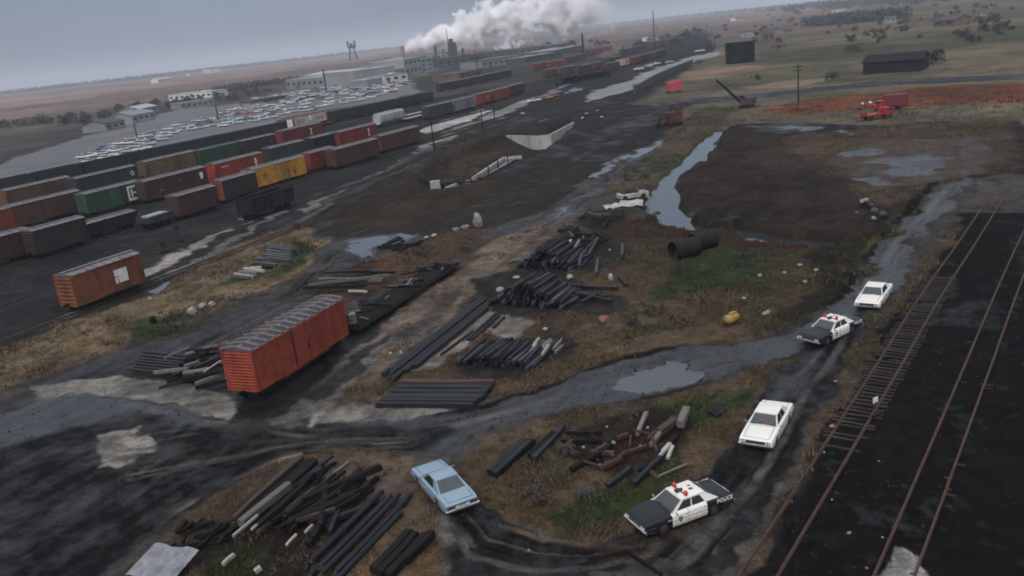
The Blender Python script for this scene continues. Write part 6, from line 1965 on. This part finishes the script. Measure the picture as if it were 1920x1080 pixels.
# low coal shed at the right edge and the retaining wall by the yard road
building(1618, 140, 1730, 133, 19, 14, mat("sooty_boards", (.018, .019, .021), rough=.8, spec=.1, var=.35, scale=.3), mat("tar_roof", (.014, .014, .016), rough=.8, spec=.12, var=.3, scale=.3), "long dark shed with a pitched tar roof at the right edge", 'gable', win=0, door=False)
pts = []
for x, y in ((1190, 176), (1230, 152), (1262, 137), (1298, 122)):
    q = at(x, y)
    pts.append((q[0], q[1], -.3, 2.6))
wall_strip("retaining_wall", "long dark retaining wall below the pale yard road", pts, .8, mat("sooty_concrete", (.055, .055, .060), rough=.8, var=.3, scale=.3))
# stacks of the plant
def stack(px, base, top, wpx, m, label, name="chimney_stack", cat="chimney"):
    p = at(px, base)
    dd = float(np.hypot(p[0], p[1]))
    s = dd / F_PX
    t = empty(name, p, 0, label, cat)
    h = (base - top) * s
    MB().tube((0, 0, 0), (0, 0, h), wpx * s / 2, m, 16, wpx * s * .42).build("shaft", t)
    MB().tube((0, 0, h - 2 * s), (0, 0, h), wpx * s * .50, m, 16).build("rim", t)
    return t
stack(819, 116, 88, 5, WDK, "short dark stack in front of the steam")
stack(833, 116, 94, 3, WDK, "thin dark stack next to the short one")
stack(870, 116, 92, 5, WDK, "squat dark stack right of the plant tower")
stack(758, 116, 89, 8, mat("reddish_stack", (.28, .15, .13), rough=.8, var=.15), "reddish stack inside the root of the steam plume")
p = at(852, 118)
s = float(np.hypot(p[0], p[1])) / F_PX
t = empty("plant_tower", p, R(8), "tall dark plant tower beside the twin stacks", "tower")
MB().box((0, 0, 18 * s), (13 * s, 12 * s, 36 * s), WDK).build("shaft", t)
MB().box((-2 * s, 0, 39 * s), (7 * s, 8 * s, 7 * s), WDK).build("head", t)
MB().box((5 * s, 0, 26 * s), (8 * s, 8 * s, 4 * s), WGY).build("gallery", t)
# black storage tank
p = at(1388, 117.5)
s = float(np.hypot(p[0], p[1])) / F_PX
t = empty("storage_tank", p, 0, "large black cylindrical storage tank on the grass", "storage tank")
mb = MB()
rr, hh = 25 * s, 36 * s
mb.tube((0, 0, -.3), (0, 0, hh), rr, TANKM, 40)
for k in range(1, 5):
    mb.tube((0, 0, hh * k / 5), (0, 0, hh * k / 5 + .12), rr + .04, TANKM, 40)
mb.build("shell", t)
MB().tube((0, 0, hh), (0, 0, hh + .8), rr + .1, mat("tank_top", (.045, .048, .052), rough=.6), 40, rr * .1).build("roof", t)
la = MB()
for q in (-.3, .3):
    la.bar((q, -rr - .2, 0), (q, -rr - .2, hh + .8), .08, .08, IRON)
for k in range(18):
    la.bar((-.3, -rr - .2, .3 + k * hh / 18), (.3, -rr - .2, .3 + k * hh / 18), .05, .05, IRON)
la.build("ladder", t)
# crane
p = atg(1400, 202)
s = float(np.linalg.norm(p)) / F_PX
t = empty("crawler_crane", p, R(150), "dark crawler crane with its boom raised to the left", "crane")
for sg in (-1, 1):
    c = MB()
    c.loft([[(x, sg * 1.2 + y, z) for x, z in ((-1.7, .3), (-1.5, 0), (1.5, 0), (1.7, .3), (1.5, .75), (-1.5, .75))] for y in (-.3, .3)], IRON)
    c.build("crawler_track", t)
MB().box((-.4, 0, 1.75), (3.6, 2.4, 1.7), mat("rusty_crane_paint", (.055, .040, .034), rough=.7, var=.35, scale=2)).box((.9, .7, 2.1), (1.1, .9, 1.9), IRON).build("cab", t)
tip = at_y(1343, 150, p[1] + 1.0) - p
b = MB()
ct, st_ = math.cos(R(-150)), math.sin(R(-150))
tl = Vector((tip[0] * ct - tip[1] * st_, tip[0] * st_ + tip[1] * ct, tip[2]))
f = Vector((1.3, 0, 1.3))
for oy, oz in ((-.35, -.35), (.35, -.35), (-.35, .35), (.35, .35)):
    b.bar(f + Vector((0, oy, oz)), tl + Vector((0, oy * .4, oz * .4)), .16, .16, IRON)
for k in range(9):
    q0, q1 = f.lerp(tl, k / 9), f.lerp(tl, (k + 1) / 9)
    b.bar(q0 + Vector((0, -.3, -.3)), q1 + Vector((0, .3, .3)), .09, .09, IRON)
    b.bar(q0 + Vector((0, .3, -.3)), q1 + Vector((0, -.3, .3)), .09, .09, IRON)
b.build("boom", t)
MB().bar(tl, tl - Vector((0, 0, 2.2)), .06, .06, IRON).bar((-1.6, 0, 3.2), tl, .05, .05, IRON).build("cable", t)
# red tank trailer by the berm road
p = atg(1264, 174)
t = empty("red_tank", p, R(5), "bright red rectangular tank on legs beside the dark road", "tank")
RP = mat("bright_red_paint", (.42, .045, .060), rough=.5, var=.15, scale=1)
MB().box((0, 0, 2.2), (4.4, 2.6, 2.6), RP).build("body", t)
MB().box((1.2, 0, 3.65), (1.2, 1.2, .3), RP).build("hatch", t)
for sx in (-1, 1):
    for sy in (-1, 1):
        MB().box((sx * 1.8, sy * 1.0, .5), (.22, .22, 1.0), IRON).build("leg", t)
# rusty steam shovel shaped machine
p = atg(1262, 236)
t = empty("excavator", p, R(20), "rusty dark excavator with its bucket down on the black mud", "excavator")
RM = mat("rusty_machine", (.070, .026, .022), rough=.75, var=.4, scale=2)
for sg in (-1, 1):
    c = MB()
    c.loft([[(x, sg * 1.1 + y, z) for x, z in ((-1.9, .35), (-1.6, 0), (1.6, 0), (1.9, .35), (1.6, .8), (-1.6, .8))] for y in (-.3, .3)], IRON)
    c.build("crawler_track", t)
MB().box((.3, 0, 2.0), (3.0, 2.6, 2.3), RM).build("body", t)
MB().box((.9, -.6, 3.7), (1.3, 1.1, 1.3), RM).build("cab", t)
MB().tube((.0, .8, 3.1), (.0, .8, 4.5), .16, IRON, 8).build("exhaust", t)
MB().bar((-1.0, 0, 2.2), (-3.0, 0, 3.0), .4, .5, RM).bar((-3.0, 0, 3.0), (-3.9, 0, .8), .32, .4, IRON).build("arm", t)
MB().box((-3.9, 0, .5), (.9, 1.1, .9), IRON).build("bucket", t)
# red trucks at the right
def truck(px, py, rz, label, flat):
    p = atg(px, py)
    t = empty("truck", p, rz, label, "truck")
    RT = mat("red_truck_paint", (.30, .022, .024), rough=.45, var=.2, scale=1)
    MB().box((2.4, 0, 1.45), (1.5, 2.1, 1.5), RT).box((3.4, 0, 1.05), (1.0, 1.8, .8), RT).build("cab", t)
    MB().box((2.9, 0, 1.85), (.62, 2.14, .55), WGL).build("windshield", t)
    if flat:
        MB().box((-.6, 0, 1.05), (4.4, 2.2, .3), RT).box((-2.7, 0, 1.3), (.15, 2.2, .5), RT).build("flatbed", t)
        MB().bar((.6, 0, 1.2), (2.0, 0, 2.4), .2, .2, RT).build("boom", t)
    else:
        MB().box((-.7, 0, 2.1), (4.6, 2.3, 2.4), mat("dark_red_box", (.14, .022, .024), rough=.5, var=.2)).build("box_body", t)
    MB().box((.2, 0, .75), (6.6, .9, .25), IRON).build("chassis", t)
    for x in (2.9, -1.4):
        for sg in (-1, 1):
            MB().tube((x, sg * .72, .48), (x, sg * 1.02, .48), .48, RUB, 14).build("wheel", t)
truck(1640, 224, R(15), "red flatbed truck with a small boom on the rusty ground at the right", True)
truck(1672, 206, R(170), "dark red box truck at the right edge of the rusty ground", False)
for x, y, m in ((1617, 196, WWH), (1632, 194, WWH), (1645, 202, CONC)):
    boulder(x, y, .6, m, "pale scrap lump behind the red flatbed truck", "pale scrap behind the red truck")

# ---------------------------------------------------------------- parked and distant cars
LOTC = {"white": (.62, .63, .62), "silver": (.42, .46, .48), "pale blue": (.32, .42, .50), "blue": (.07, .13, .22), "red": (.30, .05, .05), "dark": (.05, .055, .06), "tan": (.34, .28, .20), "green": (.10, .18, .15), "yellow": (.34, .26, .06)}
PMESH = {}
def lot_mesh(c):
    if c not in PMESH:
        pm = mat("lot_paint_" + c.replace(" ", "_"), LOTC[c], rough=.35, var=.05, coat=.2)
        mb = MB()
        mb.loft([[(x, y, z) for y, z in ((-.85, .3), (-.95, .6), (-.85, z1), (.85, z1), (.95, .6), (.85, .3))] for x, z1 in ((-2.55, .72), (-2.4, .85), (-1.4, .92), (1.0, .92), (2.4, .82), (2.55, .70))], pm)
        mb.loft([[(x0, -.8, .92), (x1, -.62, 1.36), (x1, .62, 1.36), (x0, .8, .92)] for x0, x1 in ((-1.7, -1.0), (1.0, .3))], WGL)
        mb.box((-.35, 0, 1.39), (1.4, 1.28, .06), pm)
        for x in (-1.5, 1.5):
            mb.box((x, 0, .3), (.6, 1.8, .58), RUB)
        PMESH[c] = mb.mesh("lot_car")
    return PMESH[c]
def lot_car(x, y, rz, c, label, group):
    o = bpy.data.objects.new("parked_car", lot_mesh(c))
    COL.objects.link(o)
    o.location = (x, y, gz(x, y))
    o.rotation_euler = (0, 0, rz)
    return tag(o, label, "car", group)
def inpoly(P, x, y):
    return float(sdist(P, np.array([x]), np.array([y]))[0]) > 0
nlot = 0
for pg, capn in (([(296, 246), (330, 236), (400, 214), (470, 196), (560, 181), (660, 164), (755, 153), (765, 166), (690, 186), (600, 204), (520, 222), (440, 236), (380, 243), (310, 256)], 205), ([(170, 318), (236, 296), (300, 268), (330, 250), (300, 246), (240, 262), (150, 296)], 42), ([(468, 186), (560, 172), (640, 161), (645, 169), (560, 181), (470, 195)], 40)):
    P = W(pg)
    d = row_dir(26)
    nn = np.array([-d[1], d[0]])
    cand = []
    c0 = P.mean(0)
    for i in range(-60, 61):
        for j in range(-40, 41):
            off = j * 8.5 + (1.2 if j % 2 else -1.2)
            q = c0 + d * (i * 3.1) + nn * off
            if inpoly(P, *q):
                cand.append((q, j))
    random.shuffle(cand)
    for q, j in cand[:capn]:
        c = random.choices(list(LOTC), (46, 22, 12, 4, 5, 5, 3, 3, 0))[0]
        lot_car(q[0] + random.uniform(-.3, .3), q[1] + random.uniform(-.3, .3), math.atan2(nn[1], nn[0]) + (math.pi if random.random() < .5 else 0) + random.uniform(-.05, .05), c, "%s car parked in the crowded lot behind the long black coal train" % c, "%s cars in the lot behind the coal train" % c)
        nlot += 1
for x, y, c, lb in ((1002, 191, "white", "white car at the left of the group by the yard road"), (1014, 188, "red", "red car beside the white one by the yard road"), (1024, 186, "yellow", "yellow car in the middle of the group by the yard road"), (1036, 183, "red", "red car right of the yellow one by the yard road"), (1070, 177, "blue", "blue car standing alone by the yard road"), (1080, 172, "pale blue", "pale blue car behind the lone blue one"), (1198, 131, "white", "white car leftmost of the distant row by the retaining wall"), (1206, 128, "green", "green car in the distant row by the retaining wall"), (1214, 126, "white", "second white car in the distant row by the retaining wall"), (1222, 123, "silver", "silver car in the distant row by the retaining wall"), (1230, 121, "white", "rightmost white car in the distant row by the retaining wall"), (1256, 118, "pale blue", "pale blue car between the distant row and the black tank"), (1310, 97, "white", "white car on the far yard road left of the tank"), (1318, 96, "white", "second white car on the far yard road left of the tank")):
    p = at(x, y)
    lot_car(p[0], p[1], random.uniform(.1, .6), c, lb, None)

# ---------------------------------------------------------------- scrub, trees and the far wood
CROWN = {}
def crown_mat(k, col):
    return mat("foliage_" + k, col, rough=.85, var=.4, scale=.8, rnd=.25)
def crown_mesh(k, v):
    if (k, v) not in CROWN:
        col = dict(brown=(.060, .046, .038), dark=(.032, .034, .030), grey=(.075, .066, .060), green=(.042, .050, .030))[k]
        m = crown_mat(k, col)
        rs = np.random.default_rng(v * 7 + len(k))
        mb = MB()
        cl = [(rs.uniform(-.65, .65), rs.uniform(-.65, .65), rs.uniform(.15, .8), rs.uniform(.22, .42)) for _ in range(9)]
        for cx, cy, cz, cr in cl:
            for _ in range(46):
                d = rs.normal(size=3)
                d /= np.linalg.norm(d)
                p = np.array([cx, cy, cz]) + d * cr * rs.uniform(.4, 1.05)
                if p[2] < .02:
                    continue
                s = rs.uniform(.05, .12)
                t1, t2 = rs.normal(size=3), rs.normal(size=3)
                t1 /= np.linalg.norm(t1)
                t2 /= np.linalg.norm(t2)
                mb.add([p - t1 * s, p + t1 * s * .6 + t2 * s, p + t1 * s - t2 * s * .6], [(0, 1, 2)], m)
        CROWN[(k, v)] = mb.mesh("crown")
    return CROWN[(k, v)]
TRUNK = MB().tube((0, 0, -.05), (0, 0, .5), .03, CHAR, 6, .012).bar((0, 0, .2), (.3, .1, .55), .02, .02, CHAR).bar((0, 0, .25), (-.25, -.15, .6), .02, .02, CHAR).mesh("trunk")
def tree(x, y, hgt, wd, k, label, group, name="bush", cat="bush"):
    t = empty(name, (x, y, gz(x, y)), random.uniform(0, 6), label, cat, group)
    for nm, me in (("crown", crown_mesh(k, random.randint(0, 3))), ("trunk", TRUNK)):
        o = bpy.data.objects.new(nm, me)
        COL.objects.link(o)
        o.parent = t
        o.scale = (wd, wd, hgt)
    return t
rb = random.Random(5)
for _ in range(120):
    x = rb.uniform(1230, 1900)
    y = rb.uniform(16, 88) - max(0, (x - 1400)) * .02
    p = at(x, y)
    if p[1] < 0 or np.hypot(p[0], p[1]) > 3500:
        continue
    s = rb.uniform(2, 5)
    tree(p[0], p[1], s, s * rb.uniform(.7, 1.3), rb.choice(("brown", "dark", "grey", "dark")), "bare scrubby tree in the far fields beyond the black tank", "scrub in the far fields at the right", "tree", "tree")
for x, y, s, k, lb in ((1600, 98, 4, "green", "olive bush on the green field right of the black tank"), (1460, 92, 3, "brown", "brown bush near the black tank"), (1330, 98, 4, "dark", "dark bush left of the black tank"), (1560, 150, 3, "green", "low green bush near the dark road at the right"), (1420, 150, 2, "brown", "small brown bush behind the crane"), (1745, 120, 5, "dark", "dark bush by the long shed at the right edge")):
    p = at(x, y)
    tree(p[0], p[1], s, s * 1.2, k, lb, None)
for _ in range(40):
    x = rb.uniform(-100, 520)
    b_ = 212 - (x - 240) * .155 + rb.uniform(-7, 7)
    p = at(x, b_)
    if p[1] < 0:
        continue
    s = rb.uniform(3, 7)
    tree(p[0], p[1], s, s * rb.uniform(.8, 1.4), rb.choice(("dark", "dark", "brown")), "dark leafless tree between the left car park and the stubble fields", "trees behind the left car park", "tree", "tree")
for _ in range(26):
    x = rb.uniform(880, 1330)
    y = 118 - (x - 880) * .12 + rb.uniform(-12, 14)
    p = at(x, y)
    if p[1] < 0 or np.hypot(p[0], p[1]) > 3000:
        continue
    s = rb.uniform(3, 8)
    tree(p[0], p[1], s, s * rb.uniform(.8, 1.4), rb.choice(("dark", "grey", "dark")), "dark tree among the distant sheds of the yard", "trees among the distant sheds", "tree", "tree")
# leafless weeds and thicket, near, taller than the grass
for px_, py_, s, k, lb in ((1010, 940, .9, "brown", "brown weed thicket left of the green grass by the nearest police car"), (1090, 930, .8, "grey", "grey weed thicket above the green grass by the nearest police car"), (1215, 590, 1.3, "brown", "tall dry weeds between the tie heaps and the mud road"), (1180, 610, 1.1, "brown", "dry weed clump right of the dull red block"), (1265, 610, 1.2, "brown", "dry weed clump left of the yellow tank"), (1070, 650, .9, "brown", "dry weed clump right of the thin tie row"), (1195, 322, 1.3, "grey", "grey thicket on the bank behind the stripped white car"), (1175, 338, 1.2, "grey", "grey thicket left of the bank behind the stripped white car"), (1210, 335, 1.1, "brown", "brown thicket at the water's edge behind the stripped white car"), (1165, 408, 1.2, "brown", "reddish thicket below the metal sheets"), (1225, 412, 1.1, "brown", "reddish thicket at the bend of the creek"), (1060, 850, .7, "grey", "pale weed clump in the reddish scrap"), (1345, 280, 1.0, "dark", "dark weed clump on the edge of the mound"), (780, 478, 1.0, "brown", "brown weed clump below the row of dark timbers"), (870, 470, .9, "brown", "brown weed clump beside the tan lane"), (560, 432, 1.0, "brown", "brown weed clump at the top of the stubble"), (690, 492, .9, "brown", "brown weed clump below the puddle"), (1400, 500, .8, "green", "green weed clump on the grass right of the culvert pipes")):
    p = at(px_, py_)
    tree(p[0], p[1], s, s * 1.1, k, lb, None)
# continuous wood along the horizon and the long dark wood at the upper right
def wood(pts, n, smin, smax, k, name, spread=20):
    """far-off trees that read as one mass"""
    m = crown_mat(k, dict(dark=(.030, .034, .036), grey=(.05, .05, .05))[k])
    mb = MB()
    rs = np.random.default_rng(len(pts) * 31 + n)
    P = [at(x, y)[:2] for x, y in pts]
    for _ in range(n):
        i = rs.integers(len(P) - 1)
        q = P[i] + (P[i + 1] - P[i]) * rs.random() + rs.normal(size=2) * spread * .4
        s = rs.uniform(smin, smax)
        for _ in range(9):
            c = np.array([q[0], q[1], 0]) + np.array([rs.normal() * s * .35, rs.normal() * s * .35, rs.uniform(.1, .95) * s])
            r_ = s * rs.uniform(.18, .34)
            a = rs.uniform(0, 6.3)
            vs = [c + np.array([math.cos(a + t_) * r_ * 1.1, math.sin(a + t_) * r_ * 1.1, zz * r_]) for t_, zz in ((0, -.6), (2.1, -.5), (4.2, -.4))] + [c + np.array([0, 0, r_])]
            mb.add(vs, [(0, 1, 3), (1, 2, 3), (2, 0, 3), (0, 2, 1)], m)
    o = mb.build(name)
    return tag(o, kind='stuff')
wood([(1546, 47), (1580, 42), (1640, 38), (1660, 37)], 260, 4, 9, 'dark', "distant_wood", 24)
wood([(-300, 214), (0, 178), (240, 151.5), (420, 130), (600, 109), (760, 90)], 900, 9, 17, 'dark', "horizon_treeline", 160)
wood([(900, 75), (1100, 52), (1300, 30), (1480, 14), (1600, 10), (1900, -10)], 800, 8, 16, 'dark', "horizon_treeline", 200)
wood([(560, 152), (500, 160), (440, 168), (400, 176)], 130, 3, 6, 'dark', "hedge", 6)
# ---------------------------------------------------------------- grass and weeds
def blades():
    n = 420000
    rs = np.random.default_rng(3)
    r = np.exp(rs.uniform(math.log(27), math.log(230), n))
    a = np.radians(rs.uniform(-40, 40, n))
    x, y = r * np.sin(a), r * np.cos(a)
    h, c, ro, v, vc, k = ground_eval(x, y)
    patch = sstep(-.35, .30, fbm(x / 1.8, y / 1.8, 3, 61)) * sstep(-.55, .1, fbm(x / 7., y / 7., 2, 67))
    keep = rs.random(n) < v * patch * .9
    x, y, h, vc, r = (q[keep] for q in (x, y, h, vc, r))
    gm_ = (.75 * sstep(-.12, .42, fbm(x / 8., y / 8., 3, 91)) * sstep(-6, 6, x))[:, None]   # olive growth among the straw
    vc = vc * (1 - gm_) + np.array((.062, .068, .036)) * gm_
    m = len(x)
    B = 6
    sz = (.10 + .17 * rs.random(m)) * (1 + r / 110) * (.65 + 1.0 * np.clip(fbm(x / 3., y / 3., 2, 71) + .15, 0, 1))
    X = np.repeat(x, B) + rs.normal(size=m * B) * np.repeat(sz, B) * .55
    Y = np.repeat(y, B) + rs.normal(size=m * B) * np.repeat(sz, B) * .55
    S = np.repeat(sz, B) * rs.uniform(.55, 1.2, m * B)
    H = np.repeat(h, B) - .03
    az = rs.uniform(0, 2 * math.pi, m * B)
    wd = S * .16
    lx, ly = rs.normal(size=m * B) * S * .45, rs.normal(size=m * B) * S * .45
    ca, sa = np.cos(az) * wd, np.sin(az) * wd
    V = np.stack([np.stack([X - ca, Y - sa, H], 1), np.stack([X + ca, Y + sa, H], 1), np.stack([X + lx, Y + ly, H + S * .85], 1)], 1)
    C = np.repeat(vc, B, 0) * rs.uniform(.55, 1.15, (m * B, 1)) * (1 + rs.normal(size=(m * B, 3)) * .06)
    green = np.repeat(vc[:, 1] > vc[:, 0], B)
    for nm, sel in (("dry_grass", ~green), ("green_grass", green)):
        vv = V[sel].reshape(-1, 3)
        nf = len(vv) // 3
        me = bpy.data.meshes.new(nm)
        me.vertices.add(len(vv))
        me.vertices.foreach_set("co", vv.astype(np.float32).ravel())
        me.loops.add(nf * 3)
        me.loops.foreach_set("vertex_index", np.arange(nf * 3, dtype=np.int32))
        me.polygons.add(nf)
        me.polygons.foreach_set("loop_start", np.arange(0, nf * 3, 3, dtype=np.int32))
        at_ = me.attributes.new("soil", 'FLOAT_COLOR', 'POINT')
        cc = np.concatenate([np.repeat(C[sel], 3, 0), np.ones((len(vv), 1))], 1)
        at_.data.foreach_set("color", np.clip(cc, .004, 1).astype(np.float32).ravel())
        gm = bpy.data.materials.get("grass_blade")
        if gm is None:
            gm = bpy.data.materials.new("grass_blade")
            gm.use_nodes = True
            an = gm.node_tree.nodes.new("ShaderNodeAttribute")
            an.attribute_name = "soil"
            gm.node_tree.links.new(an.outputs["Color"], gm.node_tree.nodes["Principled BSDF"].inputs["Base Color"])
            gm.node_tree.nodes["Principled BSDF"].inputs["Roughness"].default_value = .85
            gm.node_tree.nodes["Principled BSDF"].inputs["Specular IOR Level"].default_value = .1
        me.materials.append(gm)
        me.update(calc_edges=True)
        o = bpy.data.objects.new(nm, me)
        COL.objects.link(o)
        o["kind"] = "stuff"
blades()

def gravel():
    """stones, clods and cinders lying about on the bare ground"""
    n = 42000
    rs = np.random.default_rng(8)
    r = np.exp(rs.uniform(math.log(27), math.log(150), n))
    a = np.radians(rs.uniform(-38, 38, n))
    x, y = r * np.sin(a), r * np.cos(a)
    h, c, ro, v, vc, k = ground_eval(x, y)
    keep = (rs.random(n) < .75 * sstep(-.3, .3, fbm(x / 3., y / 3., 3, 81)) + .1) & (h > -.12)
    x, y, h, c, r = (q[keep] for q in (x, y, h, c, r))
    m = len(x)
    s = (.02 + .07 * rs.random(m) ** 4) * (1 + r / 140)
    base = np.array([(1, 0, -.3), (-.5, .87, -.3), (-.5, -.87, -.3), (.1, .1, .75)])
    V = base[None] * (1 + .5 * rs.normal(size=(m, 4, 3))) * s[:, None, None]
    V += np.stack([x, y, h + .01], 1)[:, None]
    F = (np.array([(0, 1, 3), (1, 2, 3), (2, 0, 3)])[None] + 4 * np.arange(m)[:, None, None]).reshape(-1, 3)
    t = np.where(rs.random(m) < .025, rs.uniform(2, 4, m), rs.uniform(.4, 1.7, m))
    C = np.clip(np.clip(c, .02, .12) * t[:, None] * (1 + .1 * rs.normal(size=(m, 3))), .006, .35)
    me = bpy.data.meshes.new("gravel")
    me.vertices.add(m * 4)
    me.vertices.foreach_set("co", V.astype(np.float32).ravel())
    me.loops.add(len(F) * 3)
    me.loops.foreach_set("vertex_index", F.astype(np.int32).ravel())
    me.polygons.add(len(F))
    me.polygons.foreach_set("loop_start", np.arange(0, len(F) * 3, 3, dtype=np.int32))
    at_ = me.attributes.new("soil", 'FLOAT_COLOR', 'POINT')
    at_.data.foreach_set("color", np.concatenate([np.repeat(C, 4, 0), np.ones((m * 4, 1))], 1).astype(np.float32).ravel())
    me.materials.append(bpy.data.materials["grass_blade"])
    me.update(calc_edges=True)
    o = bpy.data.objects.new("gravel", me)
    COL.objects.link(o)
    o["kind"] = "stuff"
gravel()

# ---------------------------------------------------------------- steam plume
YP = 1360.0
AX = [(757, 100, 8), (764, 88, 13), (785, 80, 19), (815, 70, 26), (850, 60, 33), (890, 52, 38), (930, 44, 43), (980, 32, 50), (1030, 26, 52), (1080, 22, 48), (1125, 26, 38), (1165, 34, 26)]
pl = np.array([at_y(x, y, YP) for x, y, r in AX])
S_ = np.linalg.norm(pl[0]) / F_PX
rad = np.array([r for *_, r in AX]) * S_ * 1.05
org = pl[0].copy()
loc = pl - org
mb = MB()
mp = bpy.data.materials.new("steam")
rings = []
for i in range(len(AX)):
    rr = rad[i] * 1.12
    rings.append([(loc[i][0], loc[i][1] + rr * math.cos(t_), loc[i][2] + rr * math.sin(t_)) for t_ in np.linspace(0, 2 * math.pi, 18, endpoint=False)])
mb.loft(rings, mp)
ob = mb.build("steam_plume")
ob.location = tuple(org)
tag(ob, "thick white steam plume drifting right from the plant's reddish stack", "steam")
mp.use_nodes = True
n, l = mp.node_tree.nodes, mp.node_tree.links
n.clear()
out = n.new("ShaderNodeOutputMaterial")
pv = n.new("ShaderNodeVolumePrincipled")
pv.inputs["Color"].default_value = (.97, .97, .98, 1)
pv.inputs["Anisotropy"].default_value = 0.0
l.new(pv.outputs[0], out.inputs["Volume"])
tc = n.new("ShaderNodeTexCoord")
sx = n.new("ShaderNodeSeparateXYZ")
l.new(tc.outputs["Object"], sx.inputs[0])
X1 = float(loc[-1][0])
def curve(vals, lo, hi):
    """piecewise value along the plume through a float curve"""
    mr = n.new("ShaderNodeMath")
    mr.operation = 'DIVIDE'
    mr.inputs[1].default_value = X1
    l.new(sx.outputs[0], mr.inputs[0])
    fc = n.new("ShaderNodeFloatCurve")
    cv = fc.mapping.curves[0]
    xs_ = loc[:, 0] / X1
    while len(cv.points) < len(vals):
        cv.points.new(.5, .5)
    for q, (a, b) in zip(cv.points, zip(xs_, (np.array(vals) - lo) / (hi - lo))):
        q.location = (float(a), float(b))
    fc.mapping.update()
    l.new(mr.outputs[0], fc.inputs["Value"])
    m2 = n.new("ShaderNodeMapRange")
    m2.inputs[3].default_value, m2.inputs[4].default_value = lo, hi
    m2.clamp = False
    l.new(fc.outputs[0], m2.inputs[0])
    return m2.outputs[0]
def mth(op, a, b=None, c=None):
    q = n.new("ShaderNodeMath")
    q.operation = op
    for i, v in enumerate((a, b, c)):
        if v is None:
            continue
        if isinstance(v, (int, float)):
            q.inputs[i].default_value = v
        else:
            l.new(v, q.inputs[i])
    return q.outputs[0]
zc_ = curve(loc[:, 2], 0, float(loc[:, 2].max()))
yc_ = curve(loc[:, 1], float(loc[:, 1].min()) - 1, float(loc[:, 1].max()) + 1)
rc_ = curve(rad, 0, float(rad.max()))
dz, dy = mth('SUBTRACT', sx.outputs[2], zc_), mth('SUBTRACT', sx.outputs[1], yc_)
dist = mth('DIVIDE', mth('SQRT', mth('ADD', mth('MULTIPLY', dz, dz), mth('MULTIPLY', dy, dy))), rc_)
no = n.new("ShaderNodeTexNoise")
no.inputs["Scale"].default_value = .035
no.inputs["Detail"].default_value = 5
no.inputs["Roughness"].default_value = .6
l.new(tc.outputs["Object"], no.inputs["Vector"])
den = mth('ADD', mth('SUBTRACT', .62, dist), mth('MULTIPLY', mth('SUBTRACT', no.outputs[0], .5), 3.2))
fade = n.new("ShaderNodeMapRange")
fade.inputs[1].default_value, fade.inputs[2].default_value = .45 * X1, X1
fade.inputs[3].default_value, fade.inputs[4].default_value = 1, 0
l.new(sx.outputs[0], fade.inputs[0])
q = n.new("ShaderNodeMapRange")
q.inputs[1].default_value, q.inputs[2].default_value = 0, .35
q.inputs[3].default_value, q.inputs[4].default_value = 0, 1.0
l.new(den, q.inputs[0])
l.new(mth('MULTIPLY', q.outputs[0], mth('POWER', fade.outputs[0], 1.5)), pv.inputs["Density"])

# ---------------------------------------------------------------- haze
hm = bpy.data.materials.new("haze")
hm.use_nodes = True
n = hm.node_tree.nodes
n.clear()
out = n.new("ShaderNodeOutputMaterial")
pv = n.new("ShaderNodeVolumePrincipled")
pv.inputs["Color"].default_value = (.80, .88, 1.0, 1)
pv.inputs["Density"].default_value = .00018
hm.node_tree.links.new(pv.outputs[0], out.inputs["Volume"])
hz = MB()
hz.box((0, 0, 0), (60000, 60000, 170), hm)
o = hz.build("haze")
o.location = (0, 0, 170 / 2 - 5)
o["kind"] = "stuff"
